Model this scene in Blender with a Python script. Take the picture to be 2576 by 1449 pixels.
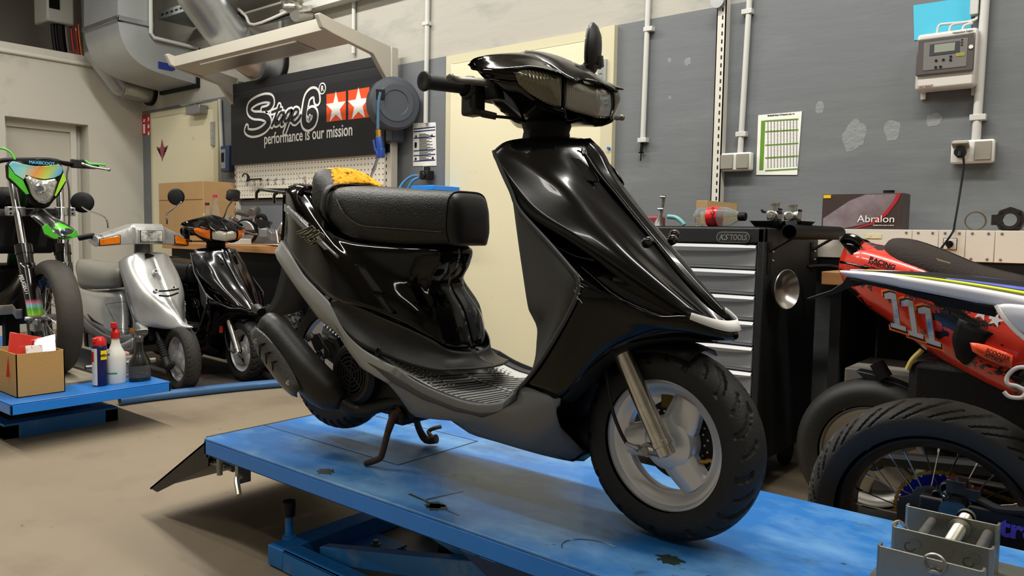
import bpy, bmesh, math, random
from mathutils import Vector, Matrix
random.seed(7)
sc = bpy.context.scene
for o in list(bpy.data.objects): bpy.data.objects.remove(o)
# ---------------- camera (eye 1.0 m above the floor) ----------------
cam_d = bpy.data.cameras.new('camera'); cam = bpy.data.objects.new('camera', cam_d); sc.collection.objects.link(cam)
cam_d.sensor_width = 36; cam_d.lens = 1930 / 2576 * 36; cam_d.clip_start = .02; cam_d.clip_end = 100
_Y = Vector((1562, 114.5, -1930)).normalized(); _X = -Vector((-2363, 179.5, -1930)).normalized()
d0 = _X.dot(_Y); _X = _X - _Y * d0 * .5; _Y = _Y - _X * d0 * .5; _X.normalize(); _Y.normalize(); _X = (_X - _Y * _X.dot(_Y)).normalized()
_Z = _X.cross(_Y)
R3 = Matrix((_X, _Y, _Z))
EYE = Vector((0, 0, 1.0))
cam.matrix_world = Matrix.Translation(EYE) @ R3.to_4x4()
sc.camera = cam
# ---------------- world, lamps, exposure ----------------
w = bpy.data.worlds.new('world'); sc.world = w; w.use_nodes = True
w.node_tree.nodes['Background'].inputs[0].default_value = (.85, .93, 1, 1); w.node_tree.nodes['Background'].inputs[1].default_value = .03
sc.view_settings.view_transform = 'Standard'; sc.view_settings.look = 'None'; sc.view_settings.exposure = 0.0; sc.view_settings.gamma = 1
sc.view_settings.use_curve_mapping = False
def area(name, loc, sx, sy, power, rot=(0, 0, 0), col=(1, .97, .9)):
    l = bpy.data.lights.new(name, 'AREA'); l.shape = 'RECTANGLE'; l.size = sx; l.size_y = sy; l.energy = power; l.color = col
    o = bpy.data.objects.new(name, l); sc.collection.objects.link(o); o.location = loc; o.rotation_euler = rot; return o
LAMPS = [(-1.4, 2.15, 3.8, 2.4, .16, 108), (-4.4, 2.15, 3.8, 2.4, .16, 100), (-.2, -.9, 3.8, 2.4, .16, 24), (-3.6, .2, 3.8, 2.4, .16, 60), (-6.6, .6, 3.9, 2.0, .16, 52), (1.5, 2.15, 3.8, 2.0, .16, 62)]
for i, (x, y, z, sx, sy, p) in enumerate(LAMPS): area('tube_light', (x, y, z - .075), sx, sy, p)
# ---------------- pixel -> place helpers (used only to measure positions) ----------------
def ray(px, py): return R3 @ Vector((px - 1288, -(py - 724.5), -1930))
def PY(px, py, y): d = ray(px, py); return EYE + d * (y / d.y)
def PX(px, py, x): d = ray(px, py); return EYE + d * (x / d.x)
def PZ(px, py, z): d = ray(px, py); return EYE + d * ((z - 1.0) / d.z)
# ---------------- materials ----------------
def lin(c):
    if isinstance(c, str): c = tuple(int(c[i:i + 2], 16) / 255 for i in (0, 2, 4))
    return tuple(x / 12.92 if x <= .04045 else ((x + .055) / 1.055) ** 2.4 for x in c)
MC = {}
def mat(name, col, rough=.5, metal=0, coat=0, bump=0, bs=60, var=0, vs=6, col2=None, thr=None, trans=0, emit=0, ior=1.45, alpha=1, spec=.5, detail=4, stretch=None):
    if name in MC: return MC[name]
    m = bpy.data.materials.new(name); m.use_nodes = True; nt = m.node_tree; b = nt.nodes['Principled BSDF']
    c = lin(col); b.inputs['Base Color'].default_value = (*c, 1)
    b.inputs['Roughness'].default_value = rough; b.inputs['Metallic'].default_value = metal
    b.inputs['Coat Weight'].default_value = coat; b.inputs['Coat Roughness'].default_value = .04
    b.inputs['Transmission Weight'].default_value = trans; b.inputs['IOR'].default_value = ior; b.inputs['Alpha'].default_value = alpha
    b.inputs['Specular IOR Level'].default_value = spec
    if emit: b.inputs['Emission Color'].default_value = (*c, 1); b.inputs['Emission Strength'].default_value = emit
    tc = nt.nodes.new('ShaderNodeTexCoord'); src = tc.outputs['Object']
    if stretch:
        mp = nt.nodes.new('ShaderNodeMapping'); mp.inputs['Scale'].default_value = stretch; nt.links.new(src, mp.inputs[0]); src = mp.outputs[0]
    if var or col2:
        n = nt.nodes.new('ShaderNodeTexNoise'); n.inputs['Scale'].default_value = vs; n.inputs['Detail'].default_value = detail
        n.inputs['Roughness'].default_value = .6; nt.links.new(src, n.inputs['Vector'])
        r = nt.nodes.new('ShaderNodeValToRGB'); nt.links.new(n.outputs['Fac'], r.inputs[0]); nt.links.new(r.outputs[0], b.inputs['Base Color'])
        if col2:
            c2 = lin(col2); a, z = thr or (.4, .6)
            r.color_ramp.elements[0].position = a; r.color_ramp.elements[0].color = (*c, 1)
            r.color_ramp.elements[1].position = z; r.color_ramp.elements[1].color = (*c2, 1)
        else:
            r.color_ramp.elements[0].position = .3; r.color_ramp.elements[0].color = (*[x * (1 - var) for x in c], 1)
            r.color_ramp.elements[1].position = .7; r.color_ramp.elements[1].color = (*[min(1, x * (1 + var)) for x in c], 1)
    if bump:
        n = nt.nodes.new('ShaderNodeTexNoise'); n.inputs['Scale'].default_value = bs; n.inputs['Detail'].default_value = 5; nt.links.new(src, n.inputs['Vector'])
        bp = nt.nodes.new('ShaderNodeBump'); bp.inputs['Strength'].default_value = bump; bp.inputs['Distance'].default_value = .004
        nt.links.new(n.outputs['Fac'], bp.inputs['Height']); nt.links.new(bp.outputs[0], b.inputs['Normal'])
    MC[name] = m; return m
def stains(m, layers):
    """lay worn, oily or lit patches over a material: (scale, lo, hi, colour, roughness, stretch)"""
    nt = m.node_tree; b = nt.nodes['Principled BSDF']; bc = b.inputs['Base Color']
    if bc.is_linked: prev = bc.links[0].from_socket
    else:
        rgb = nt.nodes.new('ShaderNodeRGB'); rgb.outputs[0].default_value = bc.default_value; prev = rgb.outputs[0]
    tc = nt.nodes.new('ShaderNodeTexCoord')
    for i, (s, lo, hi, col, stretch) in enumerate(layers):
        mp = nt.nodes.new('ShaderNodeMapping'); mp.inputs['Scale'].default_value = stretch; mp.inputs['Location'].default_value = (i * 3.1, i * 1.7, 0)
        nt.links.new(tc.outputs['Object'], mp.inputs[0])
        n = nt.nodes.new('ShaderNodeTexNoise'); n.inputs['Scale'].default_value = s; n.inputs['Detail'].default_value = 6; n.inputs['Roughness'].default_value = .62
        nt.links.new(mp.outputs[0], n.inputs['Vector'])
        mr = nt.nodes.new('ShaderNodeMapRange'); mr.inputs['From Min'].default_value = lo; mr.inputs['From Max'].default_value = hi; nt.links.new(n.outputs['Fac'], mr.inputs[0])
        mx = nt.nodes.new('ShaderNodeMix'); mx.data_type = 'RGBA'; nt.links.new(mr.outputs[0], mx.inputs[0]); nt.links.new(prev, mx.inputs[6])
        mx.inputs[7].default_value = (*lin(col), 1); prev = mx.outputs[2]
    nt.links.new(prev, bc); return m
BLK = mat('black_gloss_paint', '010102', .1, coat=.3, spec=.25)
BLKM = mat('black_metallic_paint', '08080b', .2, coat=.4, spec=.35)
PLA = mat('black_plastic', '101011', .45, bump=.15, bs=700)
PLD = mat('dull_black', '060607', .6, spec=.3)
GRYP = mat('dark_grey_plastic', '37393b', .5, bump=.12, bs=600)
MIDP = mat('mid_grey_plastic', '5f6163', .5, bump=.12, bs=600)
MATG = mat('rubber_mat_grey', 'bfc0bd', .55, bump=.2, bs=300)
LEA = mat('black_vinyl', '121212', .36, bump=.55, bs=260)
RUB = mat('tyre_rubber', '1b1b1a', .62, bump=.3, bs=220, var=.25, vs=30)
RUBD = mat('dark_rubber', '0d0d0d', .6)
SIL = mat('silver_paint', 'd2d3d5', .3, metal=.5, coat=.4)
ALU = mat('aluminium', 'b9bbbd', .34, metal=.9, bump=.1, bs=200)
CHR = mat('chrome', 'cfd0d0', .16, metal=1, bump=.0)
STE = mat('dull_steel', '8f8f8c', .42, metal=.9, bump=.15, bs=90, var=.15, vs=20)
RUST = mat('rusty_iron', '4a3830', .7, metal=.4, bump=.4, bs=80, var=.4, vs=30)
IRON = mat('dark_iron', '1d1c1b', .5, metal=.5, bump=.3, bs=120)
WHT = mat('white_plastic', 'd9d8d2', .4)
WHTP = mat('white_paint_metal', 'cfccc2', .4, bump=.1, bs=150)
RED = mat('red_plastic', 'c01418', .35, coat=.3)
AMB = mat('amber_lens', 'd96a08', .12, coat=1, trans=.2)
SMOK = mat('smoked_lens', '55524a', .1, trans=.75, coat=1, ior=1.3)
CLR = mat('clear_plastic', 'f0f4f4', .06, trans=.95, ior=1.25)
CARD = mat('cardboard', 'a8875c', .8, bump=.2, bs=90, var=.06, vs=5)
WOOD = mat('bench_wood', 'a9794a', .5, var=.22, vs=3, stretch=(1, 14, 14), bump=.1)
BLUP = mat('blue_enamel', '0c7be0', .36, coat=.25, bump=.12, bs=60, var=.08, vs=4)
GALV = mat('galvanised_steel', 'a9acad', .3, metal=.85, bump=.06, bs=8, var=.12, vs=3)
BRS = mat('brass', 'b58a3c', .35, metal=.9)
GOLD = mat('gold_chain', 'c9a550', .32, metal=.9)
INK = mat('print_black', '1a1a1c', .5); PAPW = mat('paper_white', 'e6e6e0', .7)
WHI = mat('white_print', 'e8e8e6', .5)
# ---------------- mesh helpers ----------------
class G:
    def __init__(s): s.v = []; s.f = []; s.m = []; s.k = 0
    def add(s, vs, fs, k=None):
        n = len(s.v); s.v += [Vector(v) for v in vs]; s.f += [tuple(i + n for i in f) for f in fs]; s.m += [s.k if k is None else k] * len(fs); return s
    def box(s, a, b, k=None):
        x0, x1 = sorted((a[0], b[0])); y0, y1 = sorted((a[1], b[1])); z0, z1 = sorted((a[2], b[2]))
        return s.add([(x, y, z) for x in (x0, x1) for y in (y0, y1) for z in (z0, z1)], [(0, 1, 3, 2), (4, 6, 7, 5), (0, 4, 5, 1), (2, 3, 7, 6), (0, 2, 6, 4), (1, 5, 7, 3)], k)
    def obox(s, c, u, v, w, k=None):
        c, u, v, w = map(Vector, (c, u, v, w))
        return s.add([c + u * a + v * b + w * d for a in (-1, 1) for b in (-1, 1) for d in (-1, 1)], [(0, 1, 3, 2), (4, 6, 7, 5), (0, 4, 5, 1), (2, 3, 7, 6), (0, 2, 6, 4), (1, 5, 7, 3)], k)
    def rings(s, rs, caps=True, closed=True, k=None, loop=False):
        n = len(rs[0]); vs = [p for r in rs for p in r]; fs = []; N = len(rs)
        for i in range(N if loop else N - 1):
            j2 = (i + 1) % N
            for j in range(n if closed else n - 1):
                a = i * n + j; b = i * n + (j + 1) % n; fs.append((a, b, j2 * n + (j + 1) % n, j2 * n + j))
        if caps and not loop: fs.append(tuple(range(n))[::-1]); fs.append(tuple((N - 1) * n + j for j in range(n)))
        return s.add(vs, fs, k)
    def tube(s, pts, r, n=10, caps=True, k=None, ov=None, smooth=0):
        pts = [Vector(p) for p in pts]
        if smooth:
            rr = r if isinstance(r, (list, tuple)) else [r] * len(pts)
            pts, r = spline(pts, smooth, rr)
        N = len(pts); rs = r if isinstance(r, (list, tuple)) else [r] * N
        T = [(pts[min(i + 1, N - 1)] - pts[max(i - 1, 0)]).normalized() for i in range(N)]
        u = Vector((0, 0, 1)) if abs(T[0].z) < .9 else Vector((1, 0, 0))
        rings = []
        for i in range(N):
            u = (u - T[i] * u.dot(T[i])).normalized(); v = T[i].cross(u); a, b = (ov or (1, 1))
            rings.append([pts[i] + (u * math.cos(t) * a + v * math.sin(t) * b) * rs[i] for t in [2 * math.pi * j / n for j in range(n)]])
        return s.rings(rings, caps, k=k)
    def cyl(s, a, b, r, n=24, r2=None, k=None): return s.tube([a, b], [r, r if r2 is None else r2], n, k=k)
    def lathe(s, prof, c=(0, 0, 0), ax='z', n=32, k=None, a0=0, a1=2 * math.pi, closedprof=False, d=None):
        """prof: (radius, height along axis)"""
        c = Vector(c); A = Vector(d).normalized() if d is not None else {'x': Vector((1, 0, 0)), 'y': Vector((0, 1, 0)), 'z': Vector((0, 0, 1))}[ax]
        u = Vector((0, 0, 1)) if abs(A.z) < .9 else Vector((1, 0, 0)); u = (u - A * u.dot(A)).normalized(); v = A.cross(u)
        full = abs(a1 - a0 - 2 * math.pi) < 1e-6; m = n if full else n + 1
        rs = [[c + A * h + (u * math.cos(a0 + (a1 - a0) * j / n) + v * math.sin(a0 + (a1 - a0) * j / n)) * r for (r, h) in prof] for j in range(m)]
        return s.rings(rs, caps=not full and closedprof, closed=closedprof, k=k, loop=full)
    def prism(s, poly, d, k=None):
        """poly: 3-D outline, d: extrusion vector"""
        d = Vector(d); p = [Vector(q) for q in poly]; n = len(p)
        return s.add(p + [q + d for q in p], [tuple(range(n))[::-1], tuple(range(n, 2 * n))] + [(i, (i + 1) % n, n + (i + 1) % n, n + i) for i in range(n)], k)
    def grid(s, rows, k=None, closed=False): return s.rings(rows, caps=False, closed=closed, k=k)
    def sphere(s, c, r, n=16, sx=1, sy=1, sz=1, k=None):
        return s.lathe([(max(r * math.sin(math.pi * i / n), 1e-5), -r * math.cos(math.pi * i / n)) for i in range(n + 1)], (0, 0, 0), 'z', n * 2, k=k)._mv(c, (sx, sy, sz), (n + 1) * n * 2)
    def _mv(s, c, sc_, cnt):
        for i in range(len(s.v) - cnt, len(s.v)): v = s.v[i]; s.v[i] = Vector((v.x * sc_[0] + c[0], v.y * sc_[1] + c[1], v.z * sc_[2] + c[2]))
        return s
    def xf(s, M, start=0):
        for i in range(start, len(s.v)): s.v[i] = M @ s.v[i]
        return s
    def mirror(s, y0):
        n = len(s.v); nf = len(s.f)
        s.v += [Vector((p.x, 2 * y0 - p.y, p.z)) for p in s.v[:n]]; s.f += [tuple(i + n for i in f[::-1]) for f in s.f[:nf]]; s.m += s.m[:nf]; return s
def spline(pts, sub=4, extra=None):
    """Catmull-Rom through 3-D points"""
    P = [Vector(p) for p in pts]; out = []; oe = []; N = len(P)
    for i in range(N - 1):
        p0 = P[i - 1] if i else P[0] * 2 - P[1]; p1 = P[i]; p2 = P[i + 1]; p3 = P[i + 2] if i + 2 < N else P[-1] * 2 - P[-2]
        for q in range(sub):
            t = q / sub
            out.append(.5 * ((2 * p1) + (p2 - p0) * t + (2 * p0 - 5 * p1 + 4 * p2 - p3) * t * t + (3 * p1 - p0 - 3 * p2 + p3) * t ** 3))
            if extra: oe.append(extra[i] * (1 - t) + extra[i + 1] * t)
    out.append(P[-1].copy())
    if extra: oe.append(extra[-1]); return out, oe
    return out
def root(name, loc, label, cat, group=None, rz=0):
    o = bpy.data.objects.new(name, None); sc.collection.objects.link(o); o.location = loc; o.rotation_euler = (0, 0, rz); o.empty_display_size = .05
    o['label'] = label; o['category'] = cat
    if group: o['group'] = group
    o['_b'] = 1; return o
def tag(o, label, cat, group=None):
    o['label'] = label; o['category'] = cat
    if group: o['group'] = group
    return o
def wpos(o):
    p = Vector((0, 0, 0))
    while o is not None: p += o.location; o = o.parent
    return p
def build(name, g, mats, parent=None, bevel=0, solid=0, sub=0, smooth=True, label=None, seg=2, ang=35, local=False, off=-1, fixn=True):
    if getattr(g, 'pair', None) and len(g.v) == 2 * g.pair[0]:   # left and right twin: two parts
        n, nf = g.pair; a, b = G(), G(); a.v, a.f, a.m = g.v[:n], g.f[:nf], g.m[:nf]; b.v, b.f, b.m = g.v[n:], [tuple(i - n for i in f) for f in g.f[nf:]], g.m[nf:]
        kw = dict(bevel=bevel, solid=solid, sub=sub, smooth=smooth, label=label, seg=seg, ang=ang, local=local, off=off, fixn=fixn)
        build(name, b, mats, parent, **kw); return build(name, a, mats, parent, **kw)
    me = bpy.data.meshes.new(name); org = wpos(parent) if parent is not None else None
    if org is None:
        if local: org = Vector((0, 0, 0))
        else:
            xs = [v.x for v in g.v]; ys = [v.y for v in g.v]; zs = [v.z for v in g.v]; org = Vector(((min(xs) + max(xs)) / 2, (min(ys) + max(ys)) / 2, min(zs)))
    elif local: org = Vector((0, 0, 0))
    me.from_pydata([v - org for v in g.v], [], g.f)
    if not isinstance(mats, (list, tuple)): mats = [mats]
    for m in mats: me.materials.append(m)
    if len(mats) > 1: me.polygons.foreach_set('material_index', [min(x, len(mats) - 1) for x in g.m])
    me.validate(); me.update()
    bm = bmesh.new(); bm.from_mesh(me)
    if fixn: bmesh.ops.recalc_face_normals(bm, faces=bm.faces)
    bm.to_mesh(me); bm.free()
    if smooth: me.shade_smooth(); me.set_sharp_from_angle(angle=math.radians(ang))
    o = bpy.data.objects.new(name, me); sc.collection.objects.link(o)
    if parent is not None: o.parent = parent
    else: o.location = org
    if bevel:
        b = o.modifiers.new('bevel', 'BEVEL'); b.width = bevel; b.segments = seg; b.limit_method = 'ANGLE'; b.angle_limit = math.radians(40); b.harden_normals = False
    if solid: q = o.modifiers.new('solid', 'SOLIDIFY'); q.thickness = solid; q.offset = off
    if sub: q = o.modifiers.new('sub', 'SUBSURF'); q.levels = sub; q.render_levels = sub
    if label: o['label'] = label
    return o
def struct(name, g, m, **k): o = build(name, g, m, **k); o['kind'] = 'structure'; return o
def clone(r, d, label=None, rz=None, group=None):
    c = r.copy(); sc.collection.objects.link(c); c.location = r.location + Vector(d)
    if rz is not None: c.rotation_euler = (0, 0, rz)
    if label: c['label'] = label
    if group: c['group'] = group
    for ch in list(r.children):
        k = ch.copy(); sc.collection.objects.link(k); k.parent = c
        for g2 in list(ch.children): k2 = g2.copy(); sc.collection.objects.link(k2); k2.parent = k
    return c
def textg(txt, size, o, u, v, th=.0015, off=0, shear=0, sp=1.0, align='LEFT', out=None, g=None, k=None, bold=0):
    """letters as solid geometry: origin o, unit vectors u (reading) and v (up)"""
    cu = bpy.data.curves.new('t', 'FONT'); cu.body = txt; cu.size = size; cu.extrude = th / 2; cu.offset = off + bold; cu.shear = shear; cu.space_character = sp; cu.align_x = align; cu.resolution_u = 4
    ob = bpy.data.objects.new('t', cu); sc.collection.objects.link(ob); dg = bpy.context.evaluated_depsgraph_get()
    me = bpy.data.meshes.new_from_object(ob.evaluated_get(dg)); bpy.data.objects.remove(ob)
    u = Vector(u).normalized(); v = Vector(v).normalized(); n = u.cross(v); o = Vector(o); g = g or G()
    g.add([o + u * p.co.x + v * p.co.y + n * p.co.z for p in me.vertices], [tuple(p.vertices) for p in me.polygons], k)
    bpy.data.meshes.remove(me); return g
def circ(c, r, u, v, n=24, a0=0, a1=2 * math.pi):
    c = Vector(c); u = Vector(u); v = Vector(v); full = abs(a1 - a0 - 2 * math.pi) < 1e-6
    return [c + u * (r * math.cos(a0 + (a1 - a0) * i / (n if full else n - 1))) + v * (r * math.sin(a0 + (a1 - a0) * i / (n if full else n - 1))) for i in range(n)]
EX, EY, EZ = Vector((1, 0, 0)), Vector((0, 1, 0)), Vector((0, 0, 1))
# ================= ROOM =================
YW = 3.69; XW = -7.8
FLO = stains(mat('floor_coating', '857865', .5, bump=.1, bs=40, var=.05, vs=2), [(2.2, .5, .8, '6f6250', (1, 1, 1)), (9, .66, .72, '5c5046', (1, 2, 1)), (60, .74, .78, 'b5ab9c', (1, 1, 1))])
def wallmat(name, zline, lo, hi):
    m = mat(name, lo, .75, bump=.5, bs=9); nt = m.node_tree; b = nt.nodes['Principled BSDF']
    tc = nt.nodes.new('ShaderNodeTexCoord'); sx = nt.nodes.new('ShaderNodeSeparateXYZ'); nt.links.new(tc.outputs['Object'], sx.inputs[0])
    mt = nt.nodes.new('ShaderNodeMath'); mt.operation = 'GREATER_THAN'; mt.inputs[1].default_value = zline; nt.links.new(sx.outputs[2], mt.inputs[0])
    mx = nt.nodes.new('ShaderNodeMix'); mx.data_type = 'RGBA'; nt.links.new(mt.outputs[0], mx.inputs[0]); mx.inputs[6].default_value = (*lin(lo), 1); mx.inputs[7].default_value = (*lin(hi), 1)
    nt.links.new(mx.outputs[2], b.inputs['Base Color'])
    n2 = nt.nodes.new('ShaderNodeTexNoise'); n2.inputs['Scale'].default_value = 3; n2.inputs['Detail'].default_value = 8
    mp = nt.nodes.new('ShaderNodeMapping'); mp.inputs['Scale'].default_value = (1, 1, 5); nt.links.new(tc.outputs['Object'], mp.inputs[0]); nt.links.new(mp.outputs[0], n2.inputs['Vector'])
    for nd in nt.nodes:
        if nd.type == 'BUMP': nt.links.new(n2.outputs['Fac'], nd.inputs['Height']); nd.inputs['Distance'].default_value = .010; nd.inputs['Strength'].default_value = .3
    return m
WGREY = wallmat('wall_paint_two_tone', 2.143, '6a6e71', 'a9a69d'); stains(WGREY, [(1.6, .55, .85, '787c7f', (1, 1, 3))])
WWHT = mat('wall_paint_white', 'c3bfb3', .8, bump=.5, bs=7); stains(WWHT, [(2.5, .62, .78, 'a9a498', (1, 1, 1))])
g = G(); g.box((XW - 3, -4, -.1), (4, YW + .3, 0)); struct('floor', g, FLO, local=True)
g = G(); g.box((XW - 3, YW, 0), (4, YW + .25, 4.2)); wbk = struct('wall_back', g, WGREY, local=True)
for px, py, rw_, rh_ in ((2150, 338, .052, .075), (2245, 328, .035, .05), (2062, 270, .018, .03), (2350, 300, .03, .03), (1730, 155, .018, .022), (1684, 152, .012, .014), (1685, 245, .008, .01)):
    random.seed(px); c = PY(px, py, YW); rr = [1 + .22 * random.uniform(-1, 1) for _ in range(18)]; g = G(); g.prism([Vector((c.x + math.cos(q * .349) * rw_ * rr[q], YW - .0006, c.z + math.sin(q * .349) * rh_ * rr[q])) for q in range(18)], (0, .0005, 0)); build('filler_patch', g, mat('filler_patch', '84888a', .9, bump=1, bs=60), wbk, smooth=False)
# left wall, lower, with a deep door niche and a moulded top
dn0, dn1, dz = PX(12, 290, XW).y, PX(222, 313, XW).y, PX(110, 302, XW).z
zl = PX(110, 122, XW).z
g = G(); g.box((XW - .45, -4, 0), (XW, dn0, zl)); g.box((XW - .45, dn1, 0), (XW, YW, zl)); g.box((XW - .45, dn0, dz), (XW, dn1, zl)); g.box((XW - .45, dn0, 0), (XW - .2, dn1, dz))
struct('wall_left', g, WWHT, local=True, smooth=False)
g = G(); g.box((XW - .0, -4, zl - .1), (XW + .03, YW, zl - .055)); struct('trim_1', g, WHTP, bevel=.012)
UPW = mat('wall_paint_upper_grey', 'a09d96', .85, bump=.3, bs=6)  # one darker grey for the upper wall and mezzanine
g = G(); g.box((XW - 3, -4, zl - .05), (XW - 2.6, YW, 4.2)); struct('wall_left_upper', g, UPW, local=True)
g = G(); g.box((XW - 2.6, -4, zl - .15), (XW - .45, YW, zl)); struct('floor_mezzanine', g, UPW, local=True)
g = G(); g.box((XW - 3, -4, 4.2), (4, YW + .25, 4.4)); struct('ceiling', g, WWHT, local=True)
g = G(); g.box((4, -4, 0), (4.2, YW + .25, 4.2)); struct('wall_right', g, WWHT, local=True)
g = G(); g.box((XW - 3, -4.2, 0), (4.2, -4, 4.2)); struct('wall_front', g, WWHT, local=True)
DOORM = mat('door_cream', 'd9d2b4', .45, bump=.06, bs=5, coat=.1); stains(DOORM, [(7, .64, .72, 'c9c2a4', (1, 1, 1))])
DOORF = mat('door_frame_cream', 'c3bda0', .5)
# left niche door leaf
g = G(); g.box((XW - .2, dn0 + .03, 0), (XW - .16, dn1 - .1, dz - .06)); o = struct('door_1', g, mat('door_grey_white', 'bdb9ac', .5), bevel=.004)
g = G(); g.box((XW - .2, dn0, 0), (XW - .13, dn0 + .05, dz)); g.box((XW - .2, dn1 - .11, 0), (XW - .13, dn1 - .06, dz)); g.box((XW - .2, dn0 + .051, dz - .07), (XW - .13, dn1 - .111, dz)); build('door_frame', g, WHTP, o, smooth=False)
def door(n, x0, x1, zt, hinge=True):
    g = G(); g.box((x0 + .05, YW - .03, 0), (x1 - .07, YW - .004, zt - .06)); o = struct('door_%d' % n, g, DOORM, bevel=.003)
    g = G(); g.box((x0, YW - .02, 0), (x0 + .055, YW + .01, zt)); g.box((x1 - .075, YW - .035, 0), (x1, YW + .01, zt)); g.box((x0 + .0552, YW - .02, zt - .055), (x1 - .0752, YW + .01, zt))
    build('door_frame', g, DOORF, o, smooth=False)
    for z in (zt - .38,):
        g = G(); x = x1 - .075
        for q in range(3): g.cyl((x, YW - .045, z + q * .062), (x, YW - .045, z + q * .062 + .056), .013, 12)
        g.box((x - .02, YW - .05, z - .01), (x + .035, YW - .03, z + .2)); build('hinge', g, ALU, o)
    return o
a = PY(1128, 143, YW); b = PY(1555, 57, YW)
d2 = door(2, a.x, b.x, a.z)
g = G(); p = PY(1531, 300, YW - .05); g.cyl((p.x, YW - .05, 1.47), (p.x, YW - .032, 1.47), .008, 12); build('blue_sticker', g, mat('blue_sticker_dot', '1a66c0', .5), d2)
a = PY(383, 285, YW); b = PY(556, 248, YW)
d3 = door(3, a.x, b.x, a.z)
# door closer
p = PY(500, 275, YW - .06); g = G(); g.box((p.x - .14, YW - .11, p.z - .045), (p.x + .1, YW - .03, p.z + .03)); g.box((p.x - .26, YW - .1, p.z + .045), (p.x + .1, YW - .07, p.z + .062)); g.cyl((p.x + .0, YW - .085, p.z + .03), (p.x, YW - .085, p.z + .05), .012)
build('door_closer', g, mat('closer_silver', '8f9093', .4, metal=.6), d3, bevel=.006)
# small winged sticker on the door: irregular emblem
p = PY(408, 377, YW - .032); g = G()
for s in (-1, 1):
    for q in range(4): g.prism([(p.x + s * .01, YW - .033, p.z + .02 - q * .022), (p.x + s * (.115 - q * .02), YW - .033, p.z + .035 - q * .02), (p.x + s * (.09 - q * .02), YW - .033, p.z - .0 - q * .022), (p.x + s * .01, YW - .033, p.z - .01 - q * .022)], (0, .002, 0), k=q % 2)
g.prism([(p.x - .04, YW - .034, p.z), (p.x, YW - .034, p.z + .1), (p.x + .045, YW - .034, p.z), (p.x, YW - .034, p.z - .11)], (0, .002, 0), k=0)
o = build('emblem_sticker', g, [mat('sticker_red', '8f4a50', .6), mat('sticker_grey', '55555c', .6)], d3, smooth=False)
# ceiling light fixtures
for i, (x, y, z, sx, sy, pw) in enumerate(LAMPS):
    r = root('ceiling_light', (x, y, z), 'long fluorescent batten hanging high above the workshop', 'ceiling light', 'fluorescent ceiling battens')
    g = G(); g.box((x - sx / 2 - .05, y - .1, z), (x + sx / 2 + .05, y + .1, z + .06)); build('housing', g, WHTP, r)
    g = G(); g.tube([(x - sx / 2, y, z - .035), (x + sx / 2, y, z - .035)], .014, 10); build('tube', g, mat('lamp_tube', 'fff6e6', .4, emit=6), r)
    for q in (-.8, .8): g = G(); g.cyl((x + q, y, z + .06), (x + q, y, 4.2), .006, 8); build('hanging_rod', g, STE, r)
# ================= BLUE LIFT UNDER THE SCOOTER =================
BTOP = mat('lift_top_worn_lit_blue', '2770ba', .4, coat=.1, bump=.15, bs=40, var=.1, vs=6)
stains(BTOP, [(3.5, .42, .7, '6c9ecc', (1, 1.6, 1)), (2.2, .6, .8, '24507c', (1, 2, 1)), (14, .62, .72, '3a5a70', (1, 1, 1)), (7, .66, .8, '4f6470', (1, 1, 1)), (26, .69, .72, '2f3a38', (1, 1, 1)), (70, .72, .76, '9fbfdc', (1, 1, 1))])  # first, pale blue layer paints lit patches into the worn top
LX0, LX1, LY0, LY1, LZ = -2.205, .06, 1.215, 1.905, .35
r = root('lift_table', ((LX0 + LX1) / 2, (LY0 + LY1) / 2, 0), 'blue motorcycle lift platform with worn oily top carrying the black scooter', 'lift table')
g = G(); g.box((LX0, LY0, LZ - .008), (LX1, LY1, LZ)); build('platform_top', g, BTOP, r, bevel=.003)
g = G(); lz = LZ - .008
g.box((LX0, LY0, LZ - .052), (LX1, LY0 + .012, lz)); g.box((LX0, LY1 - .012, LZ - .052), (LX1, LY1, lz)); g.box((LX0, LY0, LZ - .052), (LX0 + .012, LY1, lz)); g.box((LX1 - .012, LY0, LZ - .052), (LX1, LY1, lz))
g.box((LX0, LY0, LZ - .052), (LX1, LY0 + .06, LZ - .047)); build('edge_skirt', g, BLUP, r, bevel=.002)
# seam of the drop-out wheel plate
SEAM = mat('seam_black', '0c1016', .7); g = G(); e = .0012; h = LZ + .0006
g.box((-2.205, 1.425, LZ - .001), (-1.556, 1.4275, h)); g.box((-1.5575, 1.425, LZ - .001), (-1.553, 1.758, h)); g.box((-2.03, 1.756, LZ - .001), (-1.556, 1.7585, h)); build('plate_seam', g, SEAM, r, smooth=False)
g = G()
for (px, py) in ((1095, 1272), (820, 1186), (1685, 1408), (1100, 1276)):
    c = PZ(px, py, LZ); random.seed(px)
    n = 22; g.prism([(c.x + math.cos(q / n * 6.283) * (.018 + .010 * random.random()) * (1.25 if q % 4 else .8), c.y + math.sin(q / n * 6.283) * (.018 + .010 * random.random()) * (1 if q % 3 else .75), LZ + .0002) for q in range(n)], (0, 0, .0006))
build('oil_spots', g, mat('old_oil', '2c3533', .3), r, smooth=False)['kind'] = 'stuff'
g = G()
for (x0, y0, x1, y1, wd) in ((-1.36, 1.285, -1.17, 1.262, .004), (-1.30, 1.285, -1.275, 1.39, .004)):
    d = Vector((x1 - x0, y1 - y0, 0)).normalized(); nn = Vector((-d.y, d.x, 0)) * wd
    g.prism([Vector((x0, y0, LZ)) + nn, Vector((x1, y1, LZ)) + nn * .5, Vector((x1, y1, LZ)) - nn * .5, Vector((x0, y0, LZ)) - nn], (0, 0, .0006))
build('scrape_marks', g, mat('old_oil', '2c3533', .3), r, smooth=False)
g = G(); a0 = 2.2
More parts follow.
